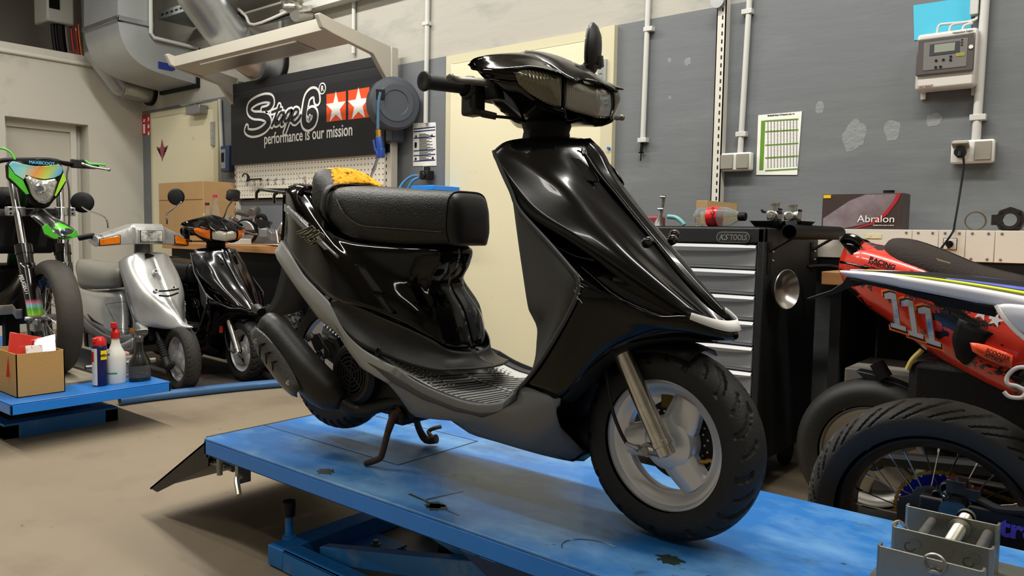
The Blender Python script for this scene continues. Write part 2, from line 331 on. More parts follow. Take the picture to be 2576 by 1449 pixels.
g.tube([(-.83 + math.cos(q) * .07, 1.30 + math.sin(q) * .05, LZ + .0004) for q in [1.2 + i * .17 for i in range(16)]], .0011, 4); build('ring_mark', g, mat('old_oil', '2c3533', .3), r)
# undercarriage: base frame on the floor, scissor arms, pin with rubber cap
BF = mat('blue_frame_dusty', '1c6fb8', .45, bump=.12, bs=60, var=.1, vs=6); stains(BF, [(8, .55, .75, '6f86a8', (1, 1, 1))])
def chan(n, a, b, m=BF, par=r, bv=.004): g = G(); g.box(a, b); return build(n, g, m, par, bevel=bv)
fx0, fx1, fy0, fy1, fz = -1.95, -.35, 1.27, 1.85, .065
chan('base_crossbar', (fx0, fy0, .004), (fx0 + .075, fy1, fz))
g = G(); g.box((fx0 + .075, fy0, .004), (fx1, fy0 + .01, fz)); g.box((fx0 + .075, fy0, fz - .006), (fx1, fy0 + .06, fz)); build('base_rail', g, BF, r, bevel=.002)
g = G(); g.box((fx0 + .075, fy1 - .01, .004), (fx1, fy1, fz)); g.box((fx0 + .075, fy1 - .06, fz - .006), (fx1, fy1, fz)); build('base_rail', g, BF, r, bevel=.002)
chan('base_crossbar', (fx1 - .075, fy0, .004), (fx1, fy1, fz))
chan('floor_plate', (fx0 + .075, fy0 + .23, .004), (fx0 + .22, fy0 + .36, .012))
g = G(); c = Vector((fx0 + .15, fy0 + .29, .012)); g.cyl(c, c + EZ * .006, .016, 16); g.cyl(c + EZ * .006, c + EZ * .017, .0095, 6); build('anchor_bolt', g, STE, r)
c = PZ(728, 1352, fz); g = G(); g.cyl(c, c + EZ * .078, .0125, 20); g.lathe([(.021, 0), (.02, .006), (.0125, .008)], c, 'z', 20); p = build('stop_pin', g, BF, r)
g = G(); g.lathe([(.0001, .048), (.019, .047), (.0215, .043), (.0205, .03), (.0175, 0), (.0001, 0)], c + EZ * .067, 'z', 20); build('rubber_cap', g, RUBD, p)
# scissor arms (low angle) both sides
for s, y in ((0, fy0 + .07), (1, fy1 - .11)):
    g = G(); a = Vector((fx0 + .16, y, .05)); b = Vector((-.75, y, LZ - .08)); n = Vector((-(b.z - a.z), 0, b.x - a.x)).normalized() * .035
    g.prism([a - n * .6, a + n * .8, a + n * .9 + Vector((.03, 0, .004)), b + n, b - n], (0, .035, 0)); build('scissor_arm', g, BF, r, bevel=.003)
    g = G(); a = Vector((-.55, y + .04, .06)); b = Vector((-1.55, y + .04, LZ - .075)); n = Vector((-(b.z - a.z), 0, b.x - a.x)).normalized() * -.035
    g.prism([a - n, a + n, b + n, b - n], (0, .02, 0)); build('scissor_arm', g, BF, r, bevel=.003)
g = G(); g.box((-1.72, fy0 + .1, LZ - .12), (-1.66, fy1 - .1, LZ - .047)); build('cross_beam', g, mat('blue_frame_dark', '123a70', .5), r, bevel=.003)
g = G(); g.prism([(-1.35, fy0 + .04, LZ - .05), (-.5, fy0 + .04, LZ - .05), (-.62, fy0 + .04, LZ - .22), (-1.0, fy0 + .04, LZ - .2)], (0, .01, 0)); build('gusset_plate', g, mat('blue_frame_dark', '123a70', .5), r)
for px, py in ((1195, 1400), (1245, 1421)):
    c = PY(px, py, LY0 + .03); g = G(); g.box((c.x - .022, LY0 + .005, LZ - .056), (c.x + .022, LY0 + .03, LZ - .053)); build('lock_tab', g, BLUP, r)
# ramp
RMP = mat('ramp_black_steel', '1b1a1a', .5, bump=.3, bs=60, var=.2, vs=10)
a = Vector((LX0 - .012, 0, LZ - .012)); b = Vector((-2.605, 0, .095))
q = root('loading_ramp', (-2.4, 1.56, .095), 'black steel loading ramp hooked onto the rear end of the blue lift', 'ramp')
g = G(); d = (b - a).normalized(); n = Vector((-d.z, 0, d.x)) * -1
if n.z < 0: n = -n
y0, y1 = LY0 + .02, LY1 - .02
g.prism([a + EY * y0, b + EY * y0, b - n * .006 + EY * y0, a - n * .006 + EY * y0], (0, y1 - y0, 0)); build('ramp_sheet', g, RMP, q)
for yy in (y0, y1 - .006):
    g = G(); g.prism([a + EY * yy, b + EY * yy, b + Vector((.05, 0, -.003)) + EY * yy, a + Vector((-.0, 0, -.085)) + EY * yy], (0, .006, 0)); build('side_cheek', g, RMP, q)
g = G(); g.box((LX0 - .022, y0, LZ - .07), (LX0 - .004, y1, LZ - .004)); build('hinge_strip', g, RMP, q)
g = G(); g.tube([(LX0 - .09, y0 + .02, LZ - .088), (LX0 + .1, y0 + .02, LZ - .088)], .009, 10); g.tube([(LX0 + .055, LY0 + .02, LZ - .11), (LX0 + .055, LY0 + .02, LZ - .052)], .009, 10); build('support_pin', g, STE, r)
g = G(); g.tube([(LX0 + .19, LY0 + .01, LZ - .085), (LX0 + .2, LY0 - .01, LZ - .085), (LX0 + .245, LY0 - .03, LZ - .118)], .0085, 10, smooth=3); build('bent_lock_pin', g, mat('zinc', 'b9b5a4', .3, metal=.9), r)
g = G(); g.box((LX0 + .165, LY0 + .005, LZ - .11), (LX0 + .18, LY0 + .05, LZ - .05)); build('pin_bracket', g, STE, r, bevel=.002)
# hidden-side hydraulic ram
g = G(); g.cyl((-1.5, 1.56, .09), (-.95, 1.56, .2), .03); g.cyl((-.95, 1.56, .2), (-.7, 1.56, .25), .017); build('hydraulic_ram', g, IRON, r)
# ================= THE BLACK SCOOTER =================
class Fr:
    """symmetry frame of a vehicle: P(px,py,t) is the place at lateral offset t (towards the camera side) seen at a photo pixel"""
    def __init__(s, o, a=0): s.o = Vector(o); s.a = math.radians(a); s.n = Vector((math.sin(s.a), -math.cos(s.a), 0)); s.h = Vector((math.cos(s.a), math.sin(s.a), 0))
    def P(s, px, py, t): d = ray(px, py); k = ((s.o - EYE).dot(s.n) + t) / d.dot(s.n); return EYE + d * k
    def Q(s, x, t, z): return s.o + s.h * x + s.n * t + EZ * (z - s.o.z)   # x along heading from origin
    def mir(s, p): p = Vector(p); return p - s.n * (2 * (p - s.o).dot(s.n))
    def mirg(s, g):
        n = len(g.v); nf = len(g.f); g.v += [s.mir(p) for p in g.v[:n]]; g.f += [tuple(i + n for i in f[::-1]) for f in g.f[:nf]]; g.m += g.m[:nf]
        if min(abs((p - s.o).dot(s.n)) for p in g.v[:n]) > .003 and len({(p - s.o).dot(s.n) > 0 for p in g.v[:n]}) == 1: g.pair = (n, nf)
        return g
def dens(rows, su=3, sv=3):
    """smooth surface through a net of points"""
    R = [spline(r, sv) for r in rows]; cols = [[R[i][j] for i in range(len(R))] for j in range(len(R[0]))]
    C = [spline(c, su) for c in cols]; return [[C[j][i] for j in range(len(C))] for i in range(len(C[0]))]
def patch(fr, rows, su=3, sv=3, mirror=True, g=None, sharp=False):
    g = g or G(); pts = [[fr.P(*p) if not isinstance(p, Vector) else p for p in r] for r in rows]
    g.grid(pts if sharp else dens(pts, su, sv))
    if mirror: fr.mirg(g)
    return g
def tyre(parent, c, R, W, r_in, axis, mat_=None, groove=None, n=180, depth=.004, name='tyre', m=40):
    """tyre about axis with real grooves; groove(theta, s) -> 0..1, s across the tread -1..1"""
    c = Vector(c); A = Vector(axis).normalized(); u = Vector((0, 0, 1)); u = (u - A * u.dot(A)).normalized(); v = A.cross(u)
    pr = []; H = R - r_in
    for i in range(m + 1):
        f = math.radians(-208 + 236 * 0 + i * 236 / m + (208 - 118))  # -118..118 deg from the crown
        pr.append((f, R - H * .52 + math.cos(f) * H * .52 if abs(f) < math.pi / 2 else R - H * .52 + math.cos(f) * H * .95, math.sin(f) * W / 2))
    rings = []
    for j in range(n):
        t = 2 * math.pi * j / n; row = []
        for (f, rr, h) in pr:
            s = f / math.radians(90); d = 0
            if groove and abs(s) < .98: d = depth * groove(t, s)
            ca = R - H * .5; dx = rr - ca; k = 1 - d / max(.01, math.hypot(dx, h))
            row.append(c + A * (h * k) + (u * math.cos(t) + v * math.sin(t)) * (ca + dx * k))
        rings.append(row)
    g = G(); g.rings(rings, caps=False, closed=False, loop=True)
    return build(name, g, mat_ or RUB, parent, ang=50)
def gr_curvy(N=22, w=.13):
    def f(t, s):
        a = abs(s)
        if a < .1 or a > .93: return 0
        ph = t * N / (2 * math.pi) + (.5 if s > 0 else 0) + 1.5 * a - .9 * a * a
        x = ph % 1; ww = w * (1.15 - .5 * a)
        main = 1 if abs(x - .5) < ww else 0
        if int(math.floor(ph)) % 3 == 1 and a < .38: main = 0
        if .25 < a < .8 and abs((x + .5) % 1 - .5) < ww * .5: main = .8
        return main
    return f
def gr_block(N=38):
    def f(t, s):
        a = abs(s)
        if abs(a - .28) < .05: return 1
        if a > .3 and abs((t * N / 6.283 + (.5 if s > 0 else 0) + .4 * a) % 1 - .5) < .16: return 1
        if a < .24 and abs((t * N / 6.283 + .8 * s) % 1 - .5) < .12: return .8
        return 0
    return f
def bolt(g, c, d, r=.006, h=.005, k=None): c = Vector(c); d = Vector(d).normalized(); g.cyl(c, c + d * h * .35, r * 1.5, 14, k=k); g.cyl(c + d * h * .35, c + d * h, r, 6, k=k); return g
Y0 = 1.475
F = Fr((0, Y0, 0)); P = F.P
WF = Vector((-.751, Y0, .557)); WR = Vector((-1.87, Y0, .60)); RT = .207
r = root('scooter', (-1.3, Y0, LZ), 'glossy black scooter with torn yellow-foam seat standing on the blue lift', 'scooter'); SR = r
# --- upper front cover
rows = [  # each row: rear edge ... centre
 [(1242, 378, .168), (1264, 360, .155), (1292, 351, .13), (1340, 345, .09), (1385, 343, .05), (1415, 342, 0)],
 [(1240, 392, .173), (1258, 382, .162), (1294, 370, .14), (1372, 360, .10), (1432, 356, .05), (1478, 352, 0)],
 [(1258, 424, .178), (1282, 404, .160), (1320, 395, .142), (1400, 392, .10), (1452, 392, .052), (1510, 388, 0)],
 [(1276, 462, .184), (1318, 432, .157), (1362, 425, .138), (1428, 430, .098), (1480, 438, .052), (1536, 440, 0)],
 [(1300, 510, .190), (1368, 470, .152), (1416, 468, .132), (1470, 478, .092), (1520, 488, .05), (1580, 503, 0)],
 [(1340, 545, .188), (1420, 520, .148), (1470, 523, .124), (1525, 540, .084), (1580, 555, .046), (1622, 556, 0)],
 [(1420, 588, .172), (1490, 580, .140), (1535, 588, .115), (1590, 608, .075), (1636, 618, .042), (1676, 621, 0)],
 [(1510, 645, .148), (1560, 643, .126), (1605, 655, .1), (1650, 675, .064), (1690, 688, .036), (1730, 687, 0)],
 [(1620, 718, .114), (1645, 712, .100), (1680, 722, .080), (1712, 738, .052), (1750, 754, .028), (1790, 757, 0)],
 [(1735, 793, .075), (1750, 792, .064), (1768, 796, .052), (1790, 808, .034), (1815, 818, .018), (1848, 822, 0)],
]
build('front_cover', patch(F, rows, 4, 3), BLKM, r, solid=.003, ang=60)
FC = [[P(*p) for p in q] for q in rows]
# side scoop below the ridge (recessed triangle) and the lower cover with the arch
rows = [
 [(1300, 512, .189), (1306, 530, .192), (1310, 540, .193)],
 [(1340, 546, .187), (1350, 580, .170), (1362, 590, .195)],
 [(1420, 589, .171), (1420, 640, .150), (1412, 648, .198)],
 [(1510, 646, .147), (1490, 690, .140), (1450, 695, .200)],
 [(1620, 719, .113), (1580, 755, .120), (1530, 742, .172)],
 [(1735, 794, .074), (1690, 798, .088), (1650, 792, .120)],
 [(1790, 814, .045), (1780, 816, .05), (1760, 816, .062)],
]
build('side_scoop', patch(F, rows, 3, 3), BLK, r, solid=.003, ang=40)
rows = [
 [(1448, 700, .200), (1451, 735, .200), (1446, 755, .199), (1400, 840, .192), (1345, 930, .186), (1308, 968, .182)],
 [(1490, 720, .186), (1482, 752, .190), (1475, 780, .188), (1450, 845, .182), (1408, 930, .178), (1360, 987, .176)],
 [(1540, 745, .168), (1530, 768, .170), (1520, 790, .168), (1500, 835, .165), (1462, 910, .164), (1410, 1003, .165)],
 [(1600, 775, .145), (1590, 790, .146), (1580, 805, .145), (1558, 828, .142), (1530, 868, .14), (1492, 918, .14)],
 [(1655, 795, .118), (1655, 806, .119), (1650, 818, .117), (1640, 830, .113), (1610, 848, .11), (1572, 868, .108)],
 [(1735, 794, .076), (1737, 808, .077), (1737, 820, .076), (1735, 832, .074), (1718, 842, .070), (1692, 846, .066)],
 [(1802, 815, .040), (1806, 830, .041), (1808, 842, .040), (1806, 850, .038), (1800, 856, .034), (1790, 858, .028)],
 [(1848, 822, 0), (1856, 836, 0), (1858, 846, 0), (1855, 852, 0), (1846, 857, 0), (1834, 858, 0)],
]
build('lower_cover', patch(F, rows, 3, 3), BLK, r, solid=.003, ang=60)
# white tape round the nose
rows = [[(1738, 787, .078), (1733, 804, .080)], [(1770, 796, .062), (1767, 817, .064)], [(1803, 804, .042), (1803, 829, .045)], [(1828, 807, .022), (1834, 835, .026)], [(1845, 806, .000), (1858, 833, .000)]]
pts = [[P(*p) + EX * .003 - EY * .003 + EZ * .0008 for p in q] for q in rows]
pts[-1] = [p + EY * .003 for p in pts[-1]]; g = G(); g.grid(dens(pts, 4, 2)); F.mirg(g); build('white_tape', g, mat('white_tape', 'e4e2de', .45), r, solid=.0012)
# air scoops by the badge
def scoop(side):
    g = G(); o = [(1384, 400, .093), (1412, 397, .075), (1455, 408, .062), (1476, 425, .056), (1500, 461, .052), (1486, 463, .06), (1445, 452, .078), (1405, 430, .094)]
    pts = [P(*p) for p in o]; off = Vector((.004, 0, .006))
    if side < 0: pts = [F.mir(p) for p in pts][::-1]
    c = sum(pts, Vector()) / len(pts); g.rings([[p + off for p in pts], [c + (p - c) * .82 + off * .3 - Vector((.02, 0, .01)) for p in pts], [c + (p - c) * .5 - Vector((.04, 0, .02)) for p in pts]], k=0)
    build('air_scoop', g, PLD, r)
    g = G(); lo = [P(*p) + off * 1.1 for p in ((1405, 430, .095), (1445, 453, .079), (1486, 464, .061), (1501, 461, .052), (1478, 427, .055), (1455, 430, .064))]
    if side < 0: lo = [F.mir(p) for p in lo]
    g.tube(lo[:5], .0018, 6, smooth=4); build('scoop_lip', g, BLK, r)
scoop(1); scoop(-1)
# raised centre panel
rows = [[(1432, 357, .038), (1480, 352, 0)], [(1460, 392, .038), (1513, 386, 0)], [(1495, 438, .038), (1540, 438, 0)], [(1540, 488, .034), (1584, 502, 0)], [(1590, 552, .032), (1626, 554, 0)], [(1644, 617, .03), (1680, 620, 0)], [(1700, 690, .025), (1734, 686, 0)], [(1765, 757, .018), (1794, 756, 0)], [(1815, 812, .006), (1838, 808, 0)]]
g = patch(F, rows, 3, 3); [v.__iadd__(Vector((.005, 0, .004))) for v in g.v]; build('centre_panel', g, BLKM, r, solid=.004)
# badge
bp = P(1476, 396, 0) + Vector((.0150, 0, .0125)); uu = Vector((0, 1, 0)); dz = (P(1510, 388, 0) - P(1536, 440, 0)).normalized(); 
g = textg('YAMAHA', .022, bp - dz * .008, uu, dz, .002, align='CENTER', sp=.95, bold=.0004); g.v = [bp + (uu * (v - bp).dot(uu)) + dz * (v - bp).dot(dz) * 1.15 + uu.cross(dz) * (v - bp).dot(uu.cross(dz)) for v in g.v]
build('badge_lettering', g, mat('badge_silver', 'b4b4b0', .4), r, smooth=False)
# black rubber-headed screws
for px, py, t in ((1558, 487, 0), (1630, 608, .046), (1692, 603, -.046), (1697, 590, -.075)):
    d = Vector((.72, 0, .62)).normalized(); c = P(px, py, t) - d * .004; g = G(); g.lathe([(.0001, .015), (.006, .014), (.010, .010), (.0115, .004), (.0105, -.001), (.008, -.008), (.0001, -.008)], c, d=d, n=16)
    build('cover_screw', g, mat('screw_gloss_black', '09090a', .15, coat=1), r)
random.seed(2)
for q in range(12):
    g = G(); a = P(1450 + random.uniform(-4, 8), 690 + q * 5.5, .204) - EY * .003; b = a + Vector((random.uniform(.002, .012), -.0005, random.uniform(-.012, .004))); g.tube([a, b], .0006, 4); build('paint_chip', g, mat('chip_white', 'b8b8b0', .8), r)
# --- inner knee panel (dark grey)
rows = [
 [(1262, 425, .176), (1262, 425, .12), (1280, 400, .0)],
 [(1300, 515, .188), (1293, 510, .155), (1293, 510, .05)],
 [(1345, 570, .192), (1306, 595, .155), (1306, 595, .06)],
 [(1405, 645, .195), (1322, 685, .155), (1322, 685, .06)],
 [(1449, 700, .199), (1336, 762, .155), (1336, 762, .06)],
 [(1447, 752, .198), (1345, 785, .15), (1340, 790, .06)],
 [(1405, 832, .190), (1362, 802, .14), (1352, 830, .06)],
 [(1372, 885, .186), (1358, 850, .12), (1350, 870, .05)],
 [(1340, 935, .184), (1354, 900, .11), (1345, 905, .04)],
 [(1300, 985, .182), (1340, 945, .11), (1335, 940, .04)],
]
pts = [[P(*p) for p in q] for q in rows]
for q in pts: e = q[-1].copy(); e.y = Y0; q.append(e)
g = G(); g.grid(dens(pts, 3, 3)); F.mirg(g); build('knee_panel', g, GRYP, r, solid=.003, ang=40)
g = G(); g.tube([P(*p) for p in ((1242, 380, .172), (1262, 430, .18), (1285, 480, .188), (1306, 528, .194), (1380, 610, .200), (1436, 675, .204), (1453, 700, .205), (1451, 745, .204), (1405, 835, .196), (1345, 930, .189), (1300, 982, .187), (1275, 1003, .187))], .0045, 8, smooth=4); F.mirg(g); build('shield_edge', g, GRYP, r)
# --- floorboard with ribbed mat
def fbz(x):   # height of the foot mat along the scooter
    k = [(-1.66, .775), (-1.60, .725), (-1.50, .672), (-1.40, .637), (-1.30, .614), (-1.20, .603), (-1.12, .603), (-1.07, .615), (-1.03, .645), (-1.0, .69)]
    for (a, b), (c, d) in zip(k, k[1:]):
        if x <= c: q = (x - a) / (c - a); q = q * q * (3 - 2 * q) * .3 + q * .7; return b + (d - b) * q
    return k[-1][1]
xs = [-1.66 + i * .02 for i in range(33)]
def hw(x): return .165 if x > -1.5 else .165 - (-1.5 - x) * .1
rws = [[Vector((x, Y0 - t * hw(x), fbz(x) - .004 + (.006 if abs(t) > .97 else 0))) for t in [-1 + k / 6 for k in range(13)]] for x in xs]
g = G(); g.grid(rws); build('foot_mat', g, MATG, r, solid=.008, ang=40)
g = G()
for s in (-1, 1):
    rr = [[Vector((x, Y0 - s * tt, fbz(x) + dz_)) for tt, dz_ in ((hw(x) - .004, -.004), (hw(x) + .002, .006), (.188 - max(0, -1.5 - x) * .05, .008), (.198 - max(0, -1.5 - x) * .05, .002), (.201 - max(0, -1.5 - x) * .05, -.012), (.196, -.02))] for x in xs]
    g.grid(rr)
build('floor_rim', g, GRYP, r, solid=.004, ang=50)
# mat ribs and studs
RG = mat('rib_dark', '2a2b2c', .6)
g = G()
for i in range(18):   # slanting grooves
    for s in (1, -1):
        x0 = -1.368 + i * .0168
        a, b = (Vector((x0 - .012 + .012 * i / 18, Y0 - .147, 0)), Vector((x0 + .014, Y0 - .006, 0))) if s > 0 else (Vector((x0 + .014, Y0 + .012, 0)), Vector((x0 + .05, Y0 + .12, 0)))
        g.tube([Vector((min(p.x, -1.03), p.y, fbz(min(p.x, -1.03)) - .0015)) for p in [a.lerp(b, q / 5) for q in range(6)]], .0014, 5)
for q in range(5): x0 = -1.27 + q * .035; g.tube([Vector((x0 + .03 * k / 4, Y0 + .105 + .05 * k / 4, fbz(x0) - .0015)) for k in range(5)], .0012, 5)
g.tube([Vector((x, Y0, fbz(x) - .0015)) for x in [-1.33 + .01 * q for q in range(28)]], .0012, 5)
build('mat_grooves', g, RG, r)['kind'] = 'stuff'
g = G()
for s in (1, -1):
    for i in range(20):
        for j in range(6):
            x = -1.575 + i * .0135 + (j % 2) * .004; t = .148 - j * .013 - max(0, (-1.43 - x)) * .05
            if t < .085 + (x + 1.31) * .5 and False: continue
            if j >= 2 + i * .28: continue
            g.lathe([(.0034, 0), (.0028, .0022), (.0001, .003)], (x, Y0 - s * t, fbz(x) - .003), 'z', 7)
build('mat_studs', g, MATG, r)['kind'] = 'stuff'
# --- grey side skirt below the board
rows = [
 [(1000, 925, .196), (995, 935, .198), (978, 965, .19), (965, 950, .18)],
 [(1040, 955, .198), (1035, 972, .199), (1020, 1005, .185), (1005, 1000, .17)],
 [(1100, 985, .2), (1098, 1003, .2), (1080, 1045, .185), (1046, 1049, .155)],
 [(1180, 1012, .2), (1180, 1035, .2), (1165, 1062, .18), (1125, 1052, .13)],
 [(1240, 1014, .2), (1245, 1040, .2), (1232, 1075, .18), (1180, 1090, .12)],
 [(1275, 1000, .195), (1300, 1040, .198), (1290, 1095, .18), (1250, 1112, .12)],
 [(1300, 975, .188), (1345, 1030, .19), (1345, 1105, .17), (1320, 1133, .11)],
 [(1330, 975, .183), (1375, 1020, .18), (1390, 1080, .16), (1385, 1150, .09)],
 [(1365, 988, .176), (1395, 1020, .172), (1405, 1060, .15), (1435, 1158, .055)],
 [(1410, 1003, .166), (1408, 1020, .16), (1392, 1050, .14), (1468, 1135, .045)],
]
build('side_skirt', patch(F, rows, 3, 3), mat('skirt_grey', '66696b', .45, bump=.12, bs=600), r, solid=.003, ang=55)
# belly between
pts = []
for q in rows:
    a = P(*q[-1]); pts.append([a, Vector((a.x, Y0, a.z - .015))])
g = G(); g.grid(pts); F.mirg(g); build('belly_pan', g, PLA, r, solid=.003)
# inner wheel guard behind the front wheel
rows = [[(1410, 1003, .162), (1425, 1000, .08)], [(1395, 1050, .15), (1400, 1050, .08)], [(1378, 1090, .14), (1385, 1090, .07)], [(1395, 1135, .10), (1400, 1135, .05)], [(1440, 1158, .05), (1442, 1158, .01)], [(1475, 1128, .04), (1477, 1128, .005)]]
g = patch(F, [[a, b, (b[0], b[1], 0)] for a, b in rows], 3, 2)
rows = [[(1410, 1003, .164), (1436, 1010, .12), (1440, 1010, .05), (1442, 1010, 0)], [(1450, 960, .15), (1490, 955, .10), (1500, 955, .05), (1502, 955, 0)], [(1492, 918, .138), (1535, 905, .09), (1545, 905, .04), (1547, 905, 0)], [(1572, 868, .107), (1600, 870, .07), (1610, 870, .03), (1612, 870, 0)], [(1690, 847, .065), (1690, 855, .05), (1695, 857, .02), (1697, 857, 0)], [(1790, 857, .03), (1790, 859, .02), (1792, 860, .01), (1793, 860, 0)]]
patch(F, rows, 3, 2, g=g) if False else None
build('wheel_guard', g, PLD, r, solid=.003)
build('arch_liner', patch(F, rows, 3, 2), PLD, r, solid=.003)
# steering stem cover
g = G(); cS = Vector((-1.10, Y0, 1.19)); cT = Vector((-1.10, Y0, 1.285))
g.rings([[c + Vector((math.cos(t) * a, math.sin(t) * b, 0)) for t in [6.283 * q / 20 for q in range(20)]] for c, a, b in ((cS, .055, .075), (cS.lerp(cT, .5), .05, .062), (cT, .06, .085))]); build('stem_cover', g, PLD, r)
# --- rear body
def XV(px, py, t, t2, dx=0): p = P(px, py, t); return Vector((p.x + dx, Y0 - t2, p.z))
rows = [
 [(745, 463, .02), (728, 468, .07), (716, 480, .092), (713, 500, .10), (712, 560, .108), (707, 606, .115)],
 [(775, 463, .04), (752, 463, .085), (736, 478, .108), (734, 510, .125), (734, 580, .142), (730, 638, .148)],
 [(800, 475, .06), (770, 478, .098), (762, 500, .118), (766, 540, .138), (772, 612, .155), (763, 690, .165)],
 [(815, 530, .085), (800, 525, .112), (800, 545, .128), (808, 585, .150), (815, 650, .172), (798, 725, .180)],
 [(845, 572, .09), (838, 585, .125), (845, 605, .140), (858, 640, .157), (862, 700, .178), (842, 755, .191)],
 [(890, 600, .11), (884, 612, .133), (893, 640, .143), (908, 678, .152), (915, 730, .168), (918, 773, .182)],
 [(960, 608, .105), (955, 625, .125), (965, 660, .128), (980, 700, .132), (988, 750, .146), (985, 798, .156)],
 [(1020, 610, .085), (1018, 630, .105), (1025, 668, .105), (1030, 715, .105), (1048, 772, .118), (1040, 824, .134)],
 [(1065, 612, .065), (1068, 630, .085), (1068, 668, .080), (1055, 715, .078), (1085, 790, .092), (1085, 852, .104)],
 [(1098, 612, .05), (1102, 630, .066), (1098, 668, .064), (1078, 718, .066), (1106, 790, .074), (1120, 875, .080)],
 [XV(1104, 612, .055, .03, .004), XV(1108, 630, .064, .035, .006), XV(1104, 668, .062, .035, .006), XV(1082, 718, .064, .035, .006), XV(1110, 790, .072, .04, .008), XV(1126, 884, .078, .045, .01)],
 [XV(1104, 612, .055, 0, .006), XV(1108, 630, .064, 0, .010), XV(1104, 668, .062, 0, .010), XV(1082, 718, .064, 0, .010), XV(1110, 790, .072, 0, .012), XV(1126, 884, .078, 0, .016)],
]
build('rear_cover', patch(F, rows, 3, 4), BLK, r, solid=.003, ang=55)
# rear tail end closing face with tail lamp
RB = [P(*p) for p in rows[0]]
g = G(); pts = [[p, Vector((p.x - .015, Y0 - (Y0 - p.y) * .55, p.z)), Vector((p.x - .022, Y0, p.z))] for p in RB]; g.grid(dens(pts, 2, 3)); F.mirg(g); build('tail_panel', g, BLK, r, solid=.003)
g = G(); a = RB[2]; g.box((a.x - .035, Y0 - .075, 1.0), (a.x - .01, Y0 + .075, 1.07)); build('tail_lamp', g, RED, r, bevel=.01)
# side graphics: grey swoosh band with letters
rows = [[(717, 512, .106), (716, 530, .108)], [(735, 526, .131), (733, 546, .134)], [(766, 556, .144), (757, 570, .147)], [(800, 590, .153), (788, 598, .156)], [(830, 620, .158), (818, 628, .163)], [(856, 644, .160), (848, 656, .164)]]
SW = mat('swoosh_grey', '62646a', .3, coat=.6)
pts = [[P(*p) - EY * .003 for p in q] for q in rows]; g = G(); g.grid(dens(pts, 3, 2)); build('side_stripe', g, SW, r, solid=.001)
def on_side(txt, a, b, h, t0, t1, m, name, lift=.005, **k):
    A = P(*a, t0) - EY * lift; B = P(*b, t1) - EY * lift; u = (B - A).normalized(); up = Vector((-u.z, 0, u.x)); g = textg(txt, 1, (0, 0, 0), EX, EZ, .0008 / h, **k)
    wd = max(v.x for v in g.v); L_ = (B - A).length; n = u.cross(up).normalized(); up = n.cross(u)
    g.v = [A + u * (v.x / wd * L_) + up * (v.z * h) + n * (-v.y * h) for v in g.v]; return build(name, g, m, r, smooth=False)
on_side('STYLISH URBAN RUNNER', (726, 522), (779, 568), .0095, .124, .153, WHI, 'side_lettering', bold=.01)
# AXIS outlined lettering
def strokes(polys, A, u, up, n, wd, m, name, lift=0, parent=None):
    g = G()
    for pl in polys:
        for (x0, y0), (x1, y1) in zip(pl, pl[1:]):
            a = A + u * x0 + up * y0 + n * lift; b = A + u * x1 + up * y1 + n * lift; d = (b - a).normalized(); s = d.cross(n).normalized() * wd
            a = a - d * wd * .7; b = b + d * wd * .7; g.prism([a + s, b + s, b - s, a - s], n * .0006)
    return build(name, g, m, parent or r, smooth=False)
A = P(756, 584, .150) - EY * .008; B = P(808, 620, .158) - EY * .008; u = (B - A).normalized(); up = Vector((-u.z, 0, u.x)); n = u.cross(up).normalized(); n = n if n.y < 0 else -n; L_ = (B - A).length
def sh(x, y): return ((x + y * .62) * L_ * .80, (y - .1) * L_ * .38)
AX = [[(0, 0), (.12, 1.), (.2, 1), (.24, 0)], [(.3, 1), (.52, 0)], [(.34, 0), (.52, 1)], [(.58, 1), (.62, 0)], [(.95, .95), (.74, .95), (.74, .5), (.95, .45), (.95, 0), (.72, 0)]]
AX = [[sh(x * .9 - .05, y) for x, y in q] for q in AX]
strokes(AX, A, u, up, n, .0036, mat('decal_cream', 'd8cfa8', .4), 'model_lettering'); strokes(AX, A, u, up, n, .0025, BLK, 'lettering_inner', .0007)
# side slots
for q in ([(895, 665, .148), (922, 675, .146), (966, 735, .152), (941, 730, .158)], [(945, 740, .158), (962, 745, .155), (990, 785, .160), (982, 788, .163)]):
    p = [P(*a) - EY * .004 for a in q]; c = sum(p, Vector()) / 4; g = G(); g.rings([p, [c + (v - c) * .85 + EY * .010 for v in p], [c + (v - c) * .6 + EY * .02 for v in p]]); F.mirg(g); build('side_slot', g, PLD, r)
    g = G(); g.tube(p + [p[0]], .0018, 6); F.mirg(g); build('slot_lip', g, BLK, r)
g = G(); c = P(1160, 832, .035); c.x = XV(1118, 840, .075, 0, .013).x; bolt(g, c, (1, -.1, 0), .007, .006); build('panel_screw', g, IRON, r)
# --- dark foot moulding round the seat box
rows = [
 [(834, 756, .192), (832, 768, .196), (838, 785, .200), (846, 797, .200)],
 [(855, 756, .190), (860, 775, .184), (866, 805, .190), (872, 840, .200)],
 [(900, 772, .184), (900, 795, .174), (905, 830, .178), (910, 872, .196)],
 [(960, 800, .166), (960, 830, .160), (962, 862, .166), (960, 895, .178)],
 [(1030, 828, .134), (1030, 860, .132), (1030, 893, .140), (1032, 918, .152)],
 [(1088, 856, .106), (1092, 886, .104), (1098, 912, .112), (1098, 932, .125)],
 [(1124, 878, .084), (1132, 902, .082), (1140, 918, .090), (1150, 928, .100)],
 [XV(1130, 886, .080, .05, .012), XV(1138, 906, .080, .05, .014), XV(1148, 920, .088, .05, .018), XV(1160, 930, .097, .05, .02)],
 [XV(1130, 892, .080, 0, .018), XV(1138, 908, .080, 0, .02), XV(1148, 921, .088, 0, .026), XV(1160, 930, .097, 0, .028)],
]
build('foot_moulding', patch(F, rows, 3, 3), PLA, r, solid=.003, ang=60)
